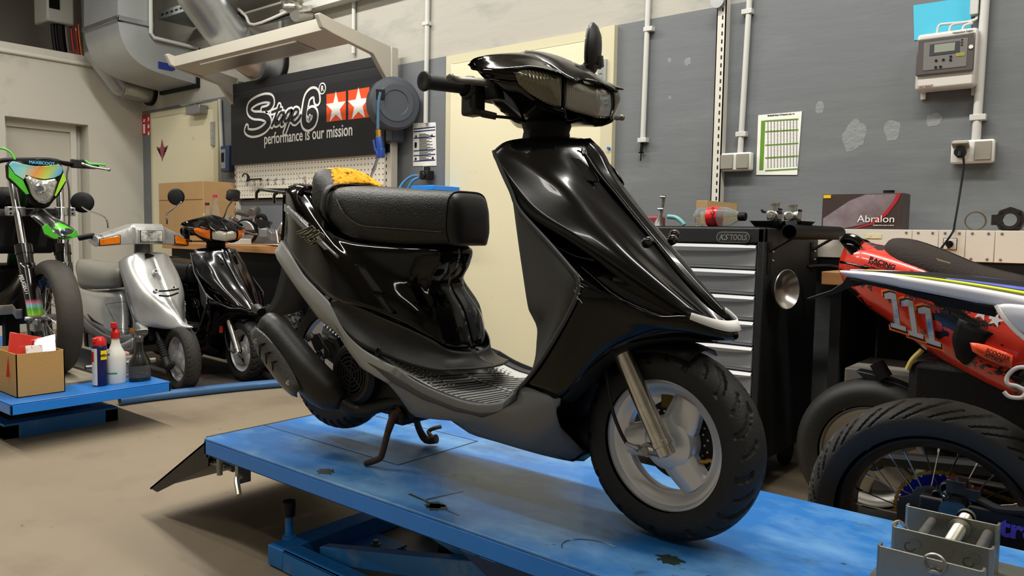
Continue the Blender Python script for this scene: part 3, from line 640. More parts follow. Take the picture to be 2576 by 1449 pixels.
# --- long grey tail skirt from the tail lamp down to the board
rows = [
 [(707, 604, .116), (698, 622, .114), (691, 632, .110), (697, 652, .100)],
 [(730, 637, .149), (716, 648, .152), (708, 655, .150), (712, 676, .135)],
 [(763, 690, .167), (752, 698, .171), (742, 706, .170), (746, 726, .150)],
 [(797, 727, .182), (786, 735, .186), (777, 744, .185), (775, 766, .160)],
 [(828, 760, .193), (820, 772, .197), (812, 784, .194), (806, 806, .170)],
 [(846, 797, .202), (848, 812, .204), (850, 825, .200), (846, 838, .180)],
 [(872, 840, .203), (874, 852, .204), (876, 868, .200), (874, 880, .185)],
 [(912, 878, .200), (910, 892, .202), (904, 908, .198), (893, 905, .185)],
 [(962, 908, .198), (956, 924, .200), (938, 940, .195), (915, 930, .185)],
 [(1001, 926, .196), (996, 936, .198), (978, 966, .19), (962, 948, .180)],
]
build('tail_skirt', patch(F, rows, 3, 3), mat('skirt_light_grey', '8b8d8c', .45, bump=.1, bs=600), r, solid=.003, ang=55)
c = P(952, 884, .2); g = G(); g.lathe([(.011, 0), (.0115, .002), (.009, .003), (.006, -.003), (.0001, -.003)], c, d=(-.1, -1, .3), n=18); build('skirt_screw', g, IRON, r)
# fuel / undertray and rear mudguard
g = G(); g.box((-1.92, Y0 - .07, .86), (-1.5, Y0 + .07, .94)); g.box((-1.56, Y0 - .05, .6), (-1.46, Y0 + .05, .9)); build('under_tray', g, PLD, r, bevel=.02)
rows = [[(712, 640, .07), (765, 700, .07), (800, 740, .06)], [(705, 690, .07), (755, 730, .075), (790, 760, .06)], [(690, 745, .07), (740, 770, .075), (770, 775, .06)], [(668, 790, .07), (700, 795, .075), (738, 788, .07)]]
g = G(); pp = [[P(*p) for p in q] for q in rows]; pp = [[q[0], q[1], q[2]] for q in pp]; g.grid(dens(pp, 3, 3)); F.mirg(g)
top = [q[0] for q in pp]; g2 = [[p, F.mir(p)] for p in top]; g.grid(g2); build('rear_mudguard', g, PLD, r, solid=.003)
# --- seat
ST = [  # x, z bottom, z top, half width bottom, half width max
 (-1.80, 1.035, 1.110, .112, .122), (-1.755, 1.012, 1.122, .118, .128), (-1.70, .985, 1.123, .122, .133), (-1.62, .970, 1.120, .121, .133), (-1.54, .963, 1.114, .112, .124), (-1.46, .963, 1.108, .096, .107), (-1.40, .965, 1.104, .082, .092), (-1.352, .967, 1.101, .069, .079)]
def seat_ring(x, zb, zt, wb, wm, n=10):
    h = zt - zb; pts = [(0, zb), (wb * .9, zb), (wb, zb + .004), (wm, zb + h * .28), (wm * .985, zb + h * .55), (wm * .93, zb + h * .78), (wm * .78, zb + h * .93), (wm * .5, zb + h * .992), (0, zt)]
    v = spline([Vector((x, -t, z)) for t, z in pts[2:]], 3); v = [Vector((x, -pts[0][0], pts[0][1])), Vector((x, -pts[1][0], pts[1][1]))] + v
    f = [Vector((p.x, Y0 + p.y, p.z)) for p in v]; return f + [Vector((p.x, 2 * Y0 - p.y, p.z)) for p in f[::-1][1:-1]]
st = spline([Vector((a[0], a[1], a[2])) for a in ST], 4, None); wd = spline([Vector((a[0], a[3], a[4])) for a in ST], 4)
g = G(); g.rings([seat_ring(a.x, a.y, a.z, b.y, b.z) for a, b in zip(st, wd)]); build('seat', g, LEA, r, ang=60)
# front bolster of the seat
g = G(); BR = []
for x, zb, zt, wb, wm in ((-1.353, .968, 1.100, .069, .079), (-1.345, .964, 1.097, .068, .077), (-1.336, .963, 1.085, .062, .071), (-1.328, .966, 1.062, .050, .058), (-1.324, .972, 1.03, .035, .042)): BR.append(seat_ring(x, zb, zt, wb, wm))
g.rings(BR); build('seat_front', g, mat('black_vinyl_smooth', '161616', .42, bump=.15, bs=400), r, ang=60)
g = G(); rg = seat_ring(-1.351, .968, 1.101, .070, .080); c0 = Vector((-1.351, Y0, 1.03)); g.tube([c0 + (p - c0) * 1.006 for p in rg[1:-1]], .0026, 6); build('seat_piping', g, LEA, r)
# seam line on the flank
g = G(); g.tube([P(*p) - EY * .002 for p in ((845, 497, .130), (862, 530, .133), (885, 555, .136), (910, 568, .136), (950, 573, .132), (1010, 577, .118), (1113, 585, .088))], .0022, 6, smooth=4); F.mirg(g); build('seat_seam', g, LEA, r)
# raised rear hump with torn cover and foam
HS = [(-1.905, 1.125, 1.160, .03, .05), (-1.897, 1.10, 1.170, .07, .080), (-1.875, 1.068, 1.177, .09, .098), (-1.85, 1.045, 1.176, .102, .115), (-1.82, 1.035, 1.158, .108, .122), (-1.79, 1.032, 1.133, .112, .124)]
st = spline([Vector(a[:3]) for a in HS], 4); wd = spline([Vector((a[0], a[3], a[4])) for a in HS], 4)
g = G(); g.rings([seat_ring(a.x, a.y, a.z, b.y, b.z) for a, b in zip(st, wd)]); build('seat_hump', g, mat('hump_vinyl', '181817', .5, bump=.5, bs=200), r, ang=60)
FOAM = mat('yellow_foam', 'e0a113', .95, bump=1, bs=120, col2='7a4a06', thr=(.54, .66), vs=46, stretch=(.6, 1.6, 1))
random.seed(3); g = G(); rows = []
for i in range(22):
    f = i / 21; x = -1.893 + f * .118; row = []
    zt = 1.184 - max(0, f - .3) ** 1.4 * .075; hwid = (.080 + .026 * f) * (1 if 0 < i < 21 else .86) * (1 + .05 * math.sin(i * 2.1))
    for j in range(21):
        t = -1 + j / 10; e = abs(t); row.append(Vector((x + .004 * math.sin(j * 3.3), Y0 + .008 - t * hwid, zt - e ** 2.6 * .024 + (random.random() - .5) * .0035 * (1 if e < .95 else 0))))
    rows.append(row)
g.grid(rows); build('seat_foam', g, FOAM, r, solid=.008, label='torn open yellow foam of the seat hump')
for (xx, zb, zt, wb, wm) in ((-1.778, 1.02, 1.128, .117, .129),):
    g = G(); A_ = seat_ring(xx - .01, zb + .004, zt + .003, wb, wm + .002); B_ = seat_ring(xx + .012, zb - .006, zt, wb + .002, wm + .003); g.rings([A_, B_], caps=False); build('seat_strap', g, LEA, r, solid=.003, off=1)
# grab handle recess and rear rack
g = G()
for s in (1, -1):
    q = [P(803, 476, .07), P(775, 474, .1), P(758, 482, .112), P(752, 500, .12), P(764, 525, .125), P(782, 555, .13)]
    if s < 0: q = [F.mir(p) for p in q]
    g = G(); g.tube([p + EZ * .002 for p in q], .006, 8, smooth=4); build('grab_rail', g, BLK, r)
def rod(pts, rr=.0045, nm='rack_rod', m=None, sm=4): g = G(); g.tube(pts, rr, 8, smooth=sm); return build(nm, g, m or mat('rack_black', '0e0e10', .3, coat=.5), r)
rk = 1.122
rod([Vector((-1.94, Y0 - .085, 1.10)), Vector((-2.02, Y0 - .092, 1.108)), Vector((-2.17, Y0 - .08, rk)), Vector((-2.195, Y0 - .05, rk + .002)), Vector((-2.20, Y0, rk + .003)), Vector((-2.195, Y0 + .05, rk + .002)), Vector((-2.17, Y0 + .08, rk)), Vector((-2.02, Y0 + .092, 1.108)), Vector((-1.94, Y0 + .085, 1.10))])
for t in (-.045, 0, .045): rod([Vector((-2.195, Y0 + t, rk + .003)), Vector((-2.05, Y0 + t, rk)), Vector((-1.92, Y0 + t, rk - .002))], .004)
for s in (-1, 1):
    rod([Vector((-2.175, Y0 + s * .082, rk - .004)), Vector((-2.183, Y0 + s * .084, rk - .012)), Vector((-2.183, Y0 + s * .084, rk - .034))], .0048, 'rack_hook')
    rod([Vector((-2.06, Y0 + s * .091, rk - .014)), Vector((-2.072, Y0 + s * .093, rk - .02)), Vector((-2.072, Y0 + s * .093, rk - .045))], .0048, 'rack_hook')
# --- wheels
def rimset(parent, c, yaw, R, w2, m=SIL):
    c = Vector(c); a = math.radians(yaw); ay = Vector((math.sin(a), -math.cos(a), 0)); h = Vector((math.cos(a), math.sin(a), 0))
    g = G(); pr = [(R, w2), (R + .003, w2 - .003), (R - .006, w2 - .006), (R - .010, w2 - .012), (R - .020, w2 - .016), (R - .022, w2 - .022), (R - .030, w2 - .026), (R - .030, -w2 + .026), (R - .022, -w2 + .022), (R - .010, -w2 + .012), (R + .003, -w2 + .003), (R, -w2), (R - .004, -w2), (R - .012, -w2 + .01), (R - .026, -w2 + .02), (R - .036, -w2 + .024), (R - .036, w2 - .024), (R - .026, w2 - .020), (R - .020, w2 - .014), (R - .010, w2 - .010), (R - .005, w2)]
    pr.append(pr[0]); g.lathe(pr, c, d=ay, n=72); rm = build('rim', g, m, parent, ang=40)
    return c, ay, h
c, ay, hh = rimset(r, WF, -3, .140, .035)
def spoke3(parent, c, ay, h, Ri, angs, m=SIL, out=.016):
    for th in angs:
        th = math.radians(th); g = G(); rows = []
        for i in range(9):
            f = i / 8; rr = .045 + (Ri - .045) * f; w_ = .68 + 1.25 * (1 - f) ** 1.8; sw = -.05 + .12 * f
            row = []
            for j in range(9):
                k = -1 + j / 4; an = th + sw + k * w_ * .5
                z = out + .006 * (1 - abs(k)) - .004 * f - (0.008 if abs(k) > .9 else 0)
                row.append(c + ay * z + (h * math.cos(an) + EZ * math.sin(an)) * rr)
            rows.append(row)
        back = [[p - ay * .02 for p in rw] for rw in rows]
        g.grid(rows); g.grid([rw[::-1] for rw in back])
        for sd in (0, -1): g.grid([[rw[sd] for rw in rows], [rw[sd] for rw in back]])
        g.grid([rows[-1], back[-1]]); build('spoke', g, m, parent, ang=55)
def th_of(px, py): d = ray(px, py); p = EYE + d * ((WF - EYE).dot(ay) + .02) * (1 / d.dot(ay)) - WF; return math.degrees(math.atan2(p.z, p.dot(hh)))
spoke3(r, WF, ay, hh, .109, [64, -56, 184])
g = G(); g.lathe([(.0001, .034), (.022, .034), (.024, .030), (.026, .026), (.045, .024), (.056, .019), (.060, .008), (.060, -.02), (.0001, -.02)], WF, d=ay, n=48); build('hub', g, SIL, r, ang=30)
g = G(); g.lathe([(.0001, .044), (.018, .044), (.0205, .042), (.0205, .03)], WF, d=ay, n=24); build('axle_seal', g, PLD, r)
g = G(); g.lathe([(.088, -.030), (.088, -.026), (.055, -.026), (.055, -.030), (.088, -.030)], WF, d=ay, n=48); dsc = build('brake_disc', g, IRON, r)
g = G()
for q in range(18):
    for rr, o in ((.066, 0), (.074, .17)): an = q * 6.283 / 18 + o; cc = WF - ay * .0255 + (hh * math.cos(an) + EZ * math.sin(an)) * rr; g.cyl(cc, cc + ay * .0012, .0026, 8)
build('disc_holes', g, ALU, dsc)['kind'] = 'stuff'
g = G(); cc = WF - ay * .035 + hh * -.015 + EZ * .085; g.obox(cc, hh * .024, EZ * .02, ay * .02); build('brake_caliper', g, mat('caliper_gold', '6f5c1e', .5, metal=.6), r, bevel=.006)
cc = WF + ay * -.002 + hh * .088 - EZ * .022; g = G(); g.tube([cc + hh * .02, cc, cc - hh * .006 - EZ * .004, cc - hh * .018 - EZ * .006], .0045, 10, smooth=3); build('tyre_valve', g, BRS, r)
tyre(r, WF, RT, .102, .138, ay, groove=gr_curvy(13, .10), n=364, m=52, depth=.006)
# dark thin sidewall ring
c2, ay2, hh2 = rimset(r, WR, 0, .140, .038)
spoke3(r, WR, ay2, hh2, .109, [20, 140, 260]); g = G(); g.lathe([(.0001, .02), (.05, .02), (.056, .01), (.056, -.03), (.0001, -.03)], WR, d=ay2, n=40); build('hub', g, SIL, r)
tyre(r, WR, .207, .100, .138, ay2, groove=gr_block(34), n=408, depth=.006)
# --- fork
for s in (1, -1):
    fa = P(1556, 868, .066); fb = P(1680, 1150, .073)
    if s < 0:
        fa, fb = [p + ay * (-2 * (p - WF).dot(ay)) for p in (fa, fb)]
    d = (fb - fa); g = G(); g.lathe([(.026, -.01), (.0245, 0), (.0195, .03), (.0205, d.length * .86), (.0225, d.length * .862), (.0225, d.length * .905), (.0195, d.length * .91), (.0195, d.length * .985), (.0001, d.length)], fa, d=d, n=28); fk = build('fork_tube', g, mat('fork_worn_chrome', 'c3c0b8', .2, metal=.95, bump=.08, bs=60, var=.15, vs=30), r, ang=30)
    if s > 0:
        g = G(); c = P(1628, 1132, .083); c0 = P(1665, 1140, .075); g.tube([c + EX * .002, c0], .010, 10); g.lathe([(.015, -.008), (.015, .002), (.0001, .003)], c, d=ay, n=24); build('brake_link', g, STE, fk)
        g = G(); g.cyl(c + ay * .003, c + ay * .010, .009, 6); build('link_bolt', g, STE, fk)
        g = G(); g.tube([P(1608, 1128, .085), P(1592, 1122, .085), P(1576, 1115, .083)], [.006, .0045, .004], 10); g.lathe([(.0075, -.003), (.0075, .003)], P(1606, 1127, .086), d=ay, n=14); build('cable_end', g, ALU, fk)
g = G(); g.tube([P(1576, 1115, .082), P(1560, 1085, .085), P(1543, 1040, .085), P(1532, 990, .08), P(1524, 930, .07), P(1518, 880, .05)], .0042, 8, smooth=4); build('speedo_cable', g, RUBD, r)
g = G(); a = (P(1556, 868, .066) + (P(1556, 868, .066) - ay * 2 * (P(1556, 868, .066) - WF).dot(ay))) / 2; g.tube([Vector((a.x - .01, Y0, a.z + .02)), Vector((-1.10, Y0, 1.2))], .024, 16); g.obox(a + EZ * .012, hh * .03, ay * .085, EZ * .02); build('steering_column', g, IRON, r, bevel=.004)
# small inner fender over the front tyre
rows = []
for i in range(14):
    an = math.radians(70 + i * 8); rows.append([WF + (hh * math.cos(an) + EZ * math.sin(an)) * (.222 - abs(t) ** 3 * .02) + ay * t * .06 for t in (-1, -.7, -.3, 0, .3, .7, 1)])
g = G(); g.grid(rows); build('inner_fender', g, PLD, r, solid=.003)
# --- muffler
def muff():
    ax = [(-2.025, .715, .030), (-2.015, .710, .045), (-1.99, .692, .054), (-1.95, .667, .058), (-1.89, .630, .059), (-1.82, .587, .059), (-1.765, .553, .058), (-1.735, .535, .050), (-1.715, .524, .035), (-1.70, .517, .022)]
    return ax
yM = Y0 - .155
A_ = [Vector((x, yM + (.0 if x < -1.8 else (x + 1.8) * .25), z)) for x, z, q in muff()]; R_ = [q for *_, q in muff()]
MUF = mat('muffler_black', '232221', .42, metal=.3, bump=.15, bs=300)
g = G(); g.tube(A_, R_, 32, smooth=4, ov=(1, .82)); mf = build('muffler', g, MUF, r, ang=60)
dM = (Vector((-1.765, 0, .556)) - Vector((-2.01, 0, .712))).normalized(); nM = Vector((-dM.z, 0, dM.x)); nM = nM if nM.z > 0 else -nM
g = G(); g.tube([Vector((-2.05, yM, .745)) + dM * -.0, Vector((-2.075, yM + .005, .755)), Vector((-2.10, yM + .01, .752))], .014, 14); build('tail_pipe', g, MUF, mf)
# carbon look heat shield with chevron cut-outs
CARB = mat('carbon_shield', '2e2f30', .38, coat=.4, bump=.8, bs=420)
mid = Vector((-1.905, 0, .628)); rows = []
for i in range(17):
    f = -1 + i / 8; L_ = .135 * f; hw_ = .040 * (1 - abs(f) ** 3 * .55)
    rows.append([mid + dM * L_ + nM * (k / 4 * hw_ - .012 - .004 * f) + EY * (yM - .052 * math.cos(k / 4 * .55) - .004 - (0 if abs(f) < .9 else -.006)) for k in range(-4, 5)])
g = G(); g.grid(rows); hs = build('heat_shield', g, CARB, mf, solid=.003, off=0)
g = G()
for q in range(3):
    c = mid + dM * (-.062 + q * .038) - nM * .01; s_ = 1 - q * .16; yy = yM - .061
    for sg in (1, -1):
        a = c + nM * 0; b = c - dM * 0; tip = c + dM * .0
        g.prism([Vector((p.x, yy, p.z)) for p in (c - dM * .012, c + nM * sg * .026 * s_ + dM * .016 * s_, c + nM * sg * .028 * s_ + dM * .012 * s_, c - dM * .002)], (0, .0015, 0))
build('shield_slots', g, PLD, hs, smooth=False)
for q in (-.095, .095): c = mid + dM * q - nM * .012; g = G(); bolt(g, Vector((c.x, yM - .055, c.z)), (0, -1, 0), .005, .007); build('shield_screw', g, CHR, hs)
g = G(); g.tube([P(838, 1003, .125), P(860, 1012, .118), P(882, 1026, .105), P(905, 1032, .09), P(940, 1025, .075), P(985, 1012, .06), P(1025, 1008, .05), P(1060, 1000, .03)], [.020, .021, .021, .0205, .0195, .0185, .018, .018], 20, smooth=4); build('exhaust_pipe', g, MUF, r)
# --- engine, fan shroud, bracket, swing arm
c = P(884, 940, .105); g = G(); g.lathe([(.0001, -.06), (.085, -.06), (.088, -.01), (.078, .004), (.07, .006), (.064, .004), (.064, -.012), (.0001, -.014)], c, d=(0, -1, 0), n=40); build('fan_shroud', g, PLA, r)
g = G()
for rr in (.012, .024, .036, .048, .060): g.lathe([(rr + .0022, 0), (rr + .0022, .003), (rr - .0022, .003), (rr - .0022, 0), (rr + .0022, 0)], c + EY * -.002, d=(0, -1, 0), n=36)
for q in range(3): an = q * 1.047 + .4; v = Vector((math.cos(an), 0, math.sin(an))); g.tube([c - v * .064 - EY * .003, c + v * .064 - EY * .003], .0022, 6)
build('fan_grille', g, PLA, r)
g = G(); g.box((-1.80, Y0 - .07, .49), (-1.47, Y0 + .10, .63)); g.cyl((-1.72, Y0 + .02, .58), (-1.72, Y0 + .16, .58), .085, 28); g.cyl((-1.87, Y0 + .03, .60), (-1.87, Y0 + .15, .60), .075, 28); g.box((-1.9, Y0 + .06, .56), (-1.68, Y0 + .15, .66)); build('engine', g, IRON, r, bevel=.012)
g = G(); g.tube([P(832, 848, .09), P(850, 858, .09), P(862, 890, .09), P(880, 905, .09), P(872, 912, .09)], .012, 10); g.prism([P(*p, .092) for p in ((775, 842), (800, 838), (812, 862), (826, 880), (832, 900), (812, 905), (790, 880))], (0, .008, 0)); build('muffler_bracket', g, PLA, r, bevel=.003)
for p in ((777, 850), (806, 889), (784, 846), (812, 886)): g = G(); bolt(g, P(*p, .105), (0, -1, 0), .0075, .009); build('bracket_bolt', g, CHR, r)
g = G(); g.prism([P(*p, .075) for p in ((812, 822), (818, 815), (862, 850), (875, 870), (868, 888), (850, 890), (845, 868), (808, 838))], (0, .012, 0)); build('suspension_arm', g, ALU, r, bevel=.002)
g = G()
for q in range(7): c = P(818 + q * 7, 818 + q * 6, .08); g.lathe([(.006, 0), (.008, .004), (.006, .008)], c, d=(1, 0, -.8), n=10)
build('spring_coils', g, ALU, r)
g = G(); g.prism([P(*p, .06) for p in ((800, 850), (850, 848), (880, 880), (885, 905), (860, 935), (815, 900))], (0, .05, 0)); build('crankcase', g, PLD, r, bevel=.006)
g = G(); g.box((-1.75, Y0 + .03, .62), (-1.73, Y0 + .06, .9)); g.cyl((-1.80, Y0 + .1, .64), (-1.72, Y0 + .09, .92), .022, 16); build('rear_shock', g, IRON, r)
# --- centre stand
g = G(); g.tube([P(1010, 1030, .07), P(990, 1050, .085), P(975, 1090, .10), P(962, 1140, .105), P(952, 1155, .108), P(920, 1166, .115)], [.012, .012, .009, .0085, .009, .0085], 12, smooth=3); build('stand_leg', g, RUST, r)
g = G(); g.tube([P(1040, 1035, -.04), P(1046, 1052, -.08), P(1056, 1083, -.12), P(1072, 1106, -.14), P(1098, 1104, -.15)], [.010, .010, .010, .012, .014], 12, smooth=3); build('stand_leg', g, RUST, r)
g = G(); g.tube([P(1085, 1098, -.145), P(1078, 1086, -.15), P(1090, 1078, -.16), P(1110, 1073, -.18)], .0065, 10, smooth=3); build('stand_pedal', g, RUST, r)
g = G(); g.box((-1.56, Y0 - .085, .475), (-1.5, Y0 + .085, .515)); build('stand_pivot', g, IRON, r, bevel=.008)
for yy, zz in ((Y0 - .108, .358), (Y0 + .085, .362)): pass
# --- handlebar cover (headset), turned a few degrees towards the camera
H = Fr((-1.12, Y0, 1.3), -4); Q = H.P
rows = [
 [(1186, 163, .205), (1184, 168, .207), (1186, 175, .205), (1200, 178, .20), (1215, 195, .19), (1245, 215, .16), (1232, 246, .13)],
 [(1200, 146, .19), (1196, 152, .198), (1200, 166, .200), (1230, 172, .196), (1250, 200, .19), (1262, 225, .17), (1262, 262, .11)],
 [(1240, 136, .14), (1232, 146, .165), (1240, 162, .180), (1265, 176, .188), (1285, 205, .180), (1290, 235, .16), (1292, 278, .10)],
 [(1300, 134, .085), (1292, 146, .12), (1296, 158, .15), (1302, 172, .176), (1306, 210, .172), (1316, 240, .15), (1320, 296, .08)],
 [(1340, 138, .07), (1335, 148, .105), (1338, 158, .130), (1345, 168, .156), (1365, 256, .12), (1368, 268, .12), (1372, 298, .07)],
 [(1385, 155, .06), (1382, 165, .09), (1390, 172, .110), (1405, 182, .120), (1412, 272, .095), (1413, 282, .09), (1415, 301, .06)],
 [(1430, 178, .045), (1428, 186, .062), (1424, 189, .075), (1422, 191, .083), (1420, 274, .083), (1422, 285, .078), (1432, 301, .05)],
]
pts = [[Q(*p) for p in q] for q in rows]
# upper shell rows (first four columns), lower shell (last three)
up_ = [q[:4] for q in pts]; lo_ = [q[4:] for q in pts]
cen_t = [Vector((x, Y0, z)) for x, z in ((-1.235, 1.405), (-1.225, 1.42), (-1.20, 1.433), (-1.15, 1.430), (-1.10, 1.412), (-1.05, 1.385), (-.985, 1.356))]
up_ = [[c] + q for c, q in zip(cen_t, up_)]
g = G(); g.grid(dens(up_, 3, 3)); H.mirg(g); build('headset_top', g, BLK, r, solid=.003, ang=60)
cen_b = [Vector((x, Y0, z)) for x, z in ((-1.21, 1.28), (-1.2, 1.265), (-1.18, 1.255), (-1.14, 1.252), (-1.08, 1.257), (-1.03, 1.262), (-.995, 1.267))]
lo_ = [q + [c] for c, q in zip(cen_b, lo_)]
g = G(); g.grid(dens(lo_, 3, 3)); H.mirg(g); build('headset_bottom', g, BLK, r, solid=.003, ang=60)
g = G(); mid_ = [[q[3], q[4]] for q in pts[:4]]; g.grid(dens(mid_, 3, 2)); H.mirg(g); build('headset_side', g, BLK, r, solid=.003)
# visor hood on top
rows = [
 [(1316, 144, .075), (1320, 128, .05), (1325, 126, .0)],
 [(1345, 150, .085), (1355, 133, .055), (1370, 131, .0)],
 [(1385, 168, .092), (1395, 150, .06), (1420, 146, .0)],
 [(1420, 190, .092), (1425, 172, .06), (1465, 170, .0)],
 [(1448, 203, .078), (1455, 188, .05), (1500, 190, .0)],
 [(1452, 205, .070), (1470, 200, .04), (1520, 212, .0)],
]
g = patch(H, rows, 3, 3); build('headlight_hood', g, BLKM, r, solid=.005, ang=50)
g = G(); g.obox(H.Q(.03, 0, 1.312), H.h * .085, H.n * .088, EZ * .034); g.obox(H.Q(-.02, 0, 1.325), H.h * .06, H.n * .15, EZ * .025); build('headset_core', g, PLD, r, bevel=.01)
# lenses
def lens_mat(n, c):
    m = mat(n, c, .22, metal=.45, coat=1); nt = m.node_tree; b = nt.nodes['Principled BSDF']; tc = nt.nodes.new('ShaderNodeTexCoord'); wv = nt.nodes.new('ShaderNodeTexWave'); wv.bands_direction = 'Y'; wv.inputs['Scale'].default_value = 60
    bp = nt.nodes.new('ShaderNodeBump'); bp.inputs['Strength'].default_value = .6; bp.inputs['Distance'].default_value = .002; nt.links.new(tc.outputs['Object'], wv.inputs[0]); nt.links.new(wv.outputs['Fac'], bp.inputs['Height']); nt.links.new(bp.outputs[0], b.inputs['Normal']); return m
LENS = lens_mat('headlight_smoked_glass', '7d786e'); LEN2 = lens_mat('indicator_smoked_glass', '605b48')
rows = [[(1422, 191, .082), (1421, 215, .086), (1420, 245, .087), (1420, 273, .083)], [(1448, 202, .055), (1450, 225, .06), (1449, 255, .06), (1448, 282, .056)], [(1478, 212, .022), (1482, 235, .026), (1482, 265, .026), (1480, 291, .022)], [(1500, 217, 0), (1506, 240, 0), (1506, 272, 0), (1502, 297, 0)]]
build('headlight_lens', patch(H, rows, 3, 3), LENS, r, solid=.003)
rows = [[(1298, 182, .177), (1297, 190, .178), (1300, 200, .177), (1306, 210, .175)], [(1318, 171, .166), (1316, 192, .172), (1320, 215, .166), (1330, 233, .158)], [(1350, 173, .146), (1350, 200, .152), (1355, 230, .145), (1368, 257, .130)], [(1385, 178, .122), (1388, 205, .126), (1388, 240, .120), (1392, 267, .110)], [(1412, 186, .093), (1413, 210, .097), (1412, 245, .098), (1411, 272, .093)]]
build('indicator_lens', patch(H, rows, 3, 3), LEN2, r, solid=.002)
# inner reflectors and amber bulb
g = G(); bs = [[(1310, 180, .145), (1322, 225, .135)], [(1350, 180, .118), (1368, 250, .108)], [(1412, 192, .07), (1411, 266, .07)]]
build('indicator_reflector', patch(H, bs, 2, 2), mat('reflector', '9b9a88', .3, metal=.6), r, solid=.002)
g = G(); g.sphere(Q(1345, 222, .14), .014, 10, sx=1.2); H.mirg(g); build('indicator_bulb', g, mat('amber_bulb', 'c2460c', .2, coat=1), r)
g = G(); g.tube([Q(1423, 192, .081), Q(1419, 230, .088), Q(1418, 274, .083)], .0035, 8, smooth=3); H.mirg(g); build('lens_divider', g, PLD, r)
# grips, levers, switch gear
def hq(x, t, z): return H.Q(x, t, z)
gz = (Q(1100, 205, .28)).z
gx = (Q(1100, 205, .28) - H.o).dot(H.h)
for s in (1, -1):
    g = G(); a = hq(gx, s * .19, gz + .002); b = hq(gx - .004, s * .315, gz - .004); d = b - a
    g.lathe([(.0165, 0), (.0165, d.length - .008), (.0205, d.length - .006), (.0215, d.length - .002), (.020, d.length + .002), (.015, d.length + .003), (.006, d.length + .001), (.0001, d.length + .001)], a, d=d, n=28); gp = build('handle_grip', g, RUBD, r, ang=30)
    g = G(); g.cyl(hq(gx, s * .1, gz + .004), a, .012, 16); build('handlebar_tube', g, IRON, r)
    g = G(); g.lathe([(.020, 0), (.026, .004), (.027, .02), (.022, .03), (.02, .045), (.0001, .045)], hq(gx, s * .2, gz), d=-H.n * s, n=24); g.obox(hq(gx + .0, s * .172, gz - (.035 if s > 0 else .01)), H.h * .022, H.n * .02, EZ * .026); build('throttle_housing', g, PLA, r, bevel=.012, seg=3)
    lx = 0 if s > 0 else .022; lz_ = 0 if s > 0 else -.016; g = G(); pv = hq(gx + .065, s * .168, gz + .006); ll = [pv, hq(gx + .064, s * .20, gz + .003), hq(gx + .058 + lx * .5, s * .24, gz + .001 + lz_ * .5), hq(gx + .052 + lx, s * .27, gz - .001 + lz_), hq(gx + .055 + lx, s * .288, gz + lz_)]
    g.tube(ll, [.0075, .0075, .0065, .0065, .006], 12, smooth=4, ov=(1.15, .8)); g.sphere(hq(gx + .057 + lx, s * .294, gz + lz_), .0085, 8); build('brake_lever', g, mat('lever_worn_grey', '77736c', .35, metal=.7), r)
    g = G(); g.obox(hq(gx + .055, s * .155, gz - .012), H.h * .02, H.n * .018, EZ * .016); build('lever_bracket', g, PLD, r, bevel=.005)
g = G(); g.tube([Q(1184, 248, .19), Q(1184, 262, .19), Q(1192, 276, .185), (Q(1208, 283, .18))], .0052, 8, smooth=4); g.tube([Q(1210, 284, .18), Q(1216, 286, .178), Q(1248, 293, .16)], [.008, .0085, .0075], 12); g.tube([Q(1248, 293, .16), Q(1285, 297, .12), Q(1325, 306, .06)], .0035, 8, smooth=3); build('throttle_cable', g, RUBD, r)
# mirror
MK = [(1492, 74), (1503, 78), (1507, 100), (1505, 135), (1500, 160), (1492, 177), (1478, 172), (1468, 150), (1463, 125), (1466, 95), (1478, 76)]
mc = Q(1485, 125, -.22)
nm = Vector((-.92, -.36, 0.05)).normalized(); uu = nm.cross(EZ).normalized(); vv = uu.cross(nm)
rgs = []
for k, (off, sc_) in enumerate(((-.004, .93), (.0, 1), (.006, 1), (.016, .86), (.024, .6), (.027, .2))):
    rgs.append([mc - nm * off + uu * (math.cos(q) * .052 * sc_) + vv * (math.sin(q) * .068 * sc_) for q in [6.283 * i / 28 for i in range(28)]])
g = G(); g.rings(rgs); mr = build('mirror', g, PLA, r)
g = G(); g.rings([[mc + nm * .0045 + uu * (math.cos(q) * .047) + vv * (math.sin(q) * .062) for q in [6.283 * i / 28 for i in range(28)]], [mc + nm * .0052 + uu * (math.cos(q) * .047) + vv * (math.sin(q) * .062) for q in [6.283 * i / 28 for i in range(28)]]]); build('mirror_glass', g, mat('mirror_glass', 'dddddd', .02, metal=1), mr)
g = G(); g.tube([mc - nm * .022 - vv * .02, mc - nm * .03 - vv * .045], [.014, .010], 14); g.tube([mc - nm * .03 - vv * .045, Q(1470, 162, -.18), Q(1462, 178, -.165)], [.0055, .005, .005], 10, smooth=3); build('mirror_stalk', g, mat('stalk_gloss', '101012', .2, coat=1), mr)
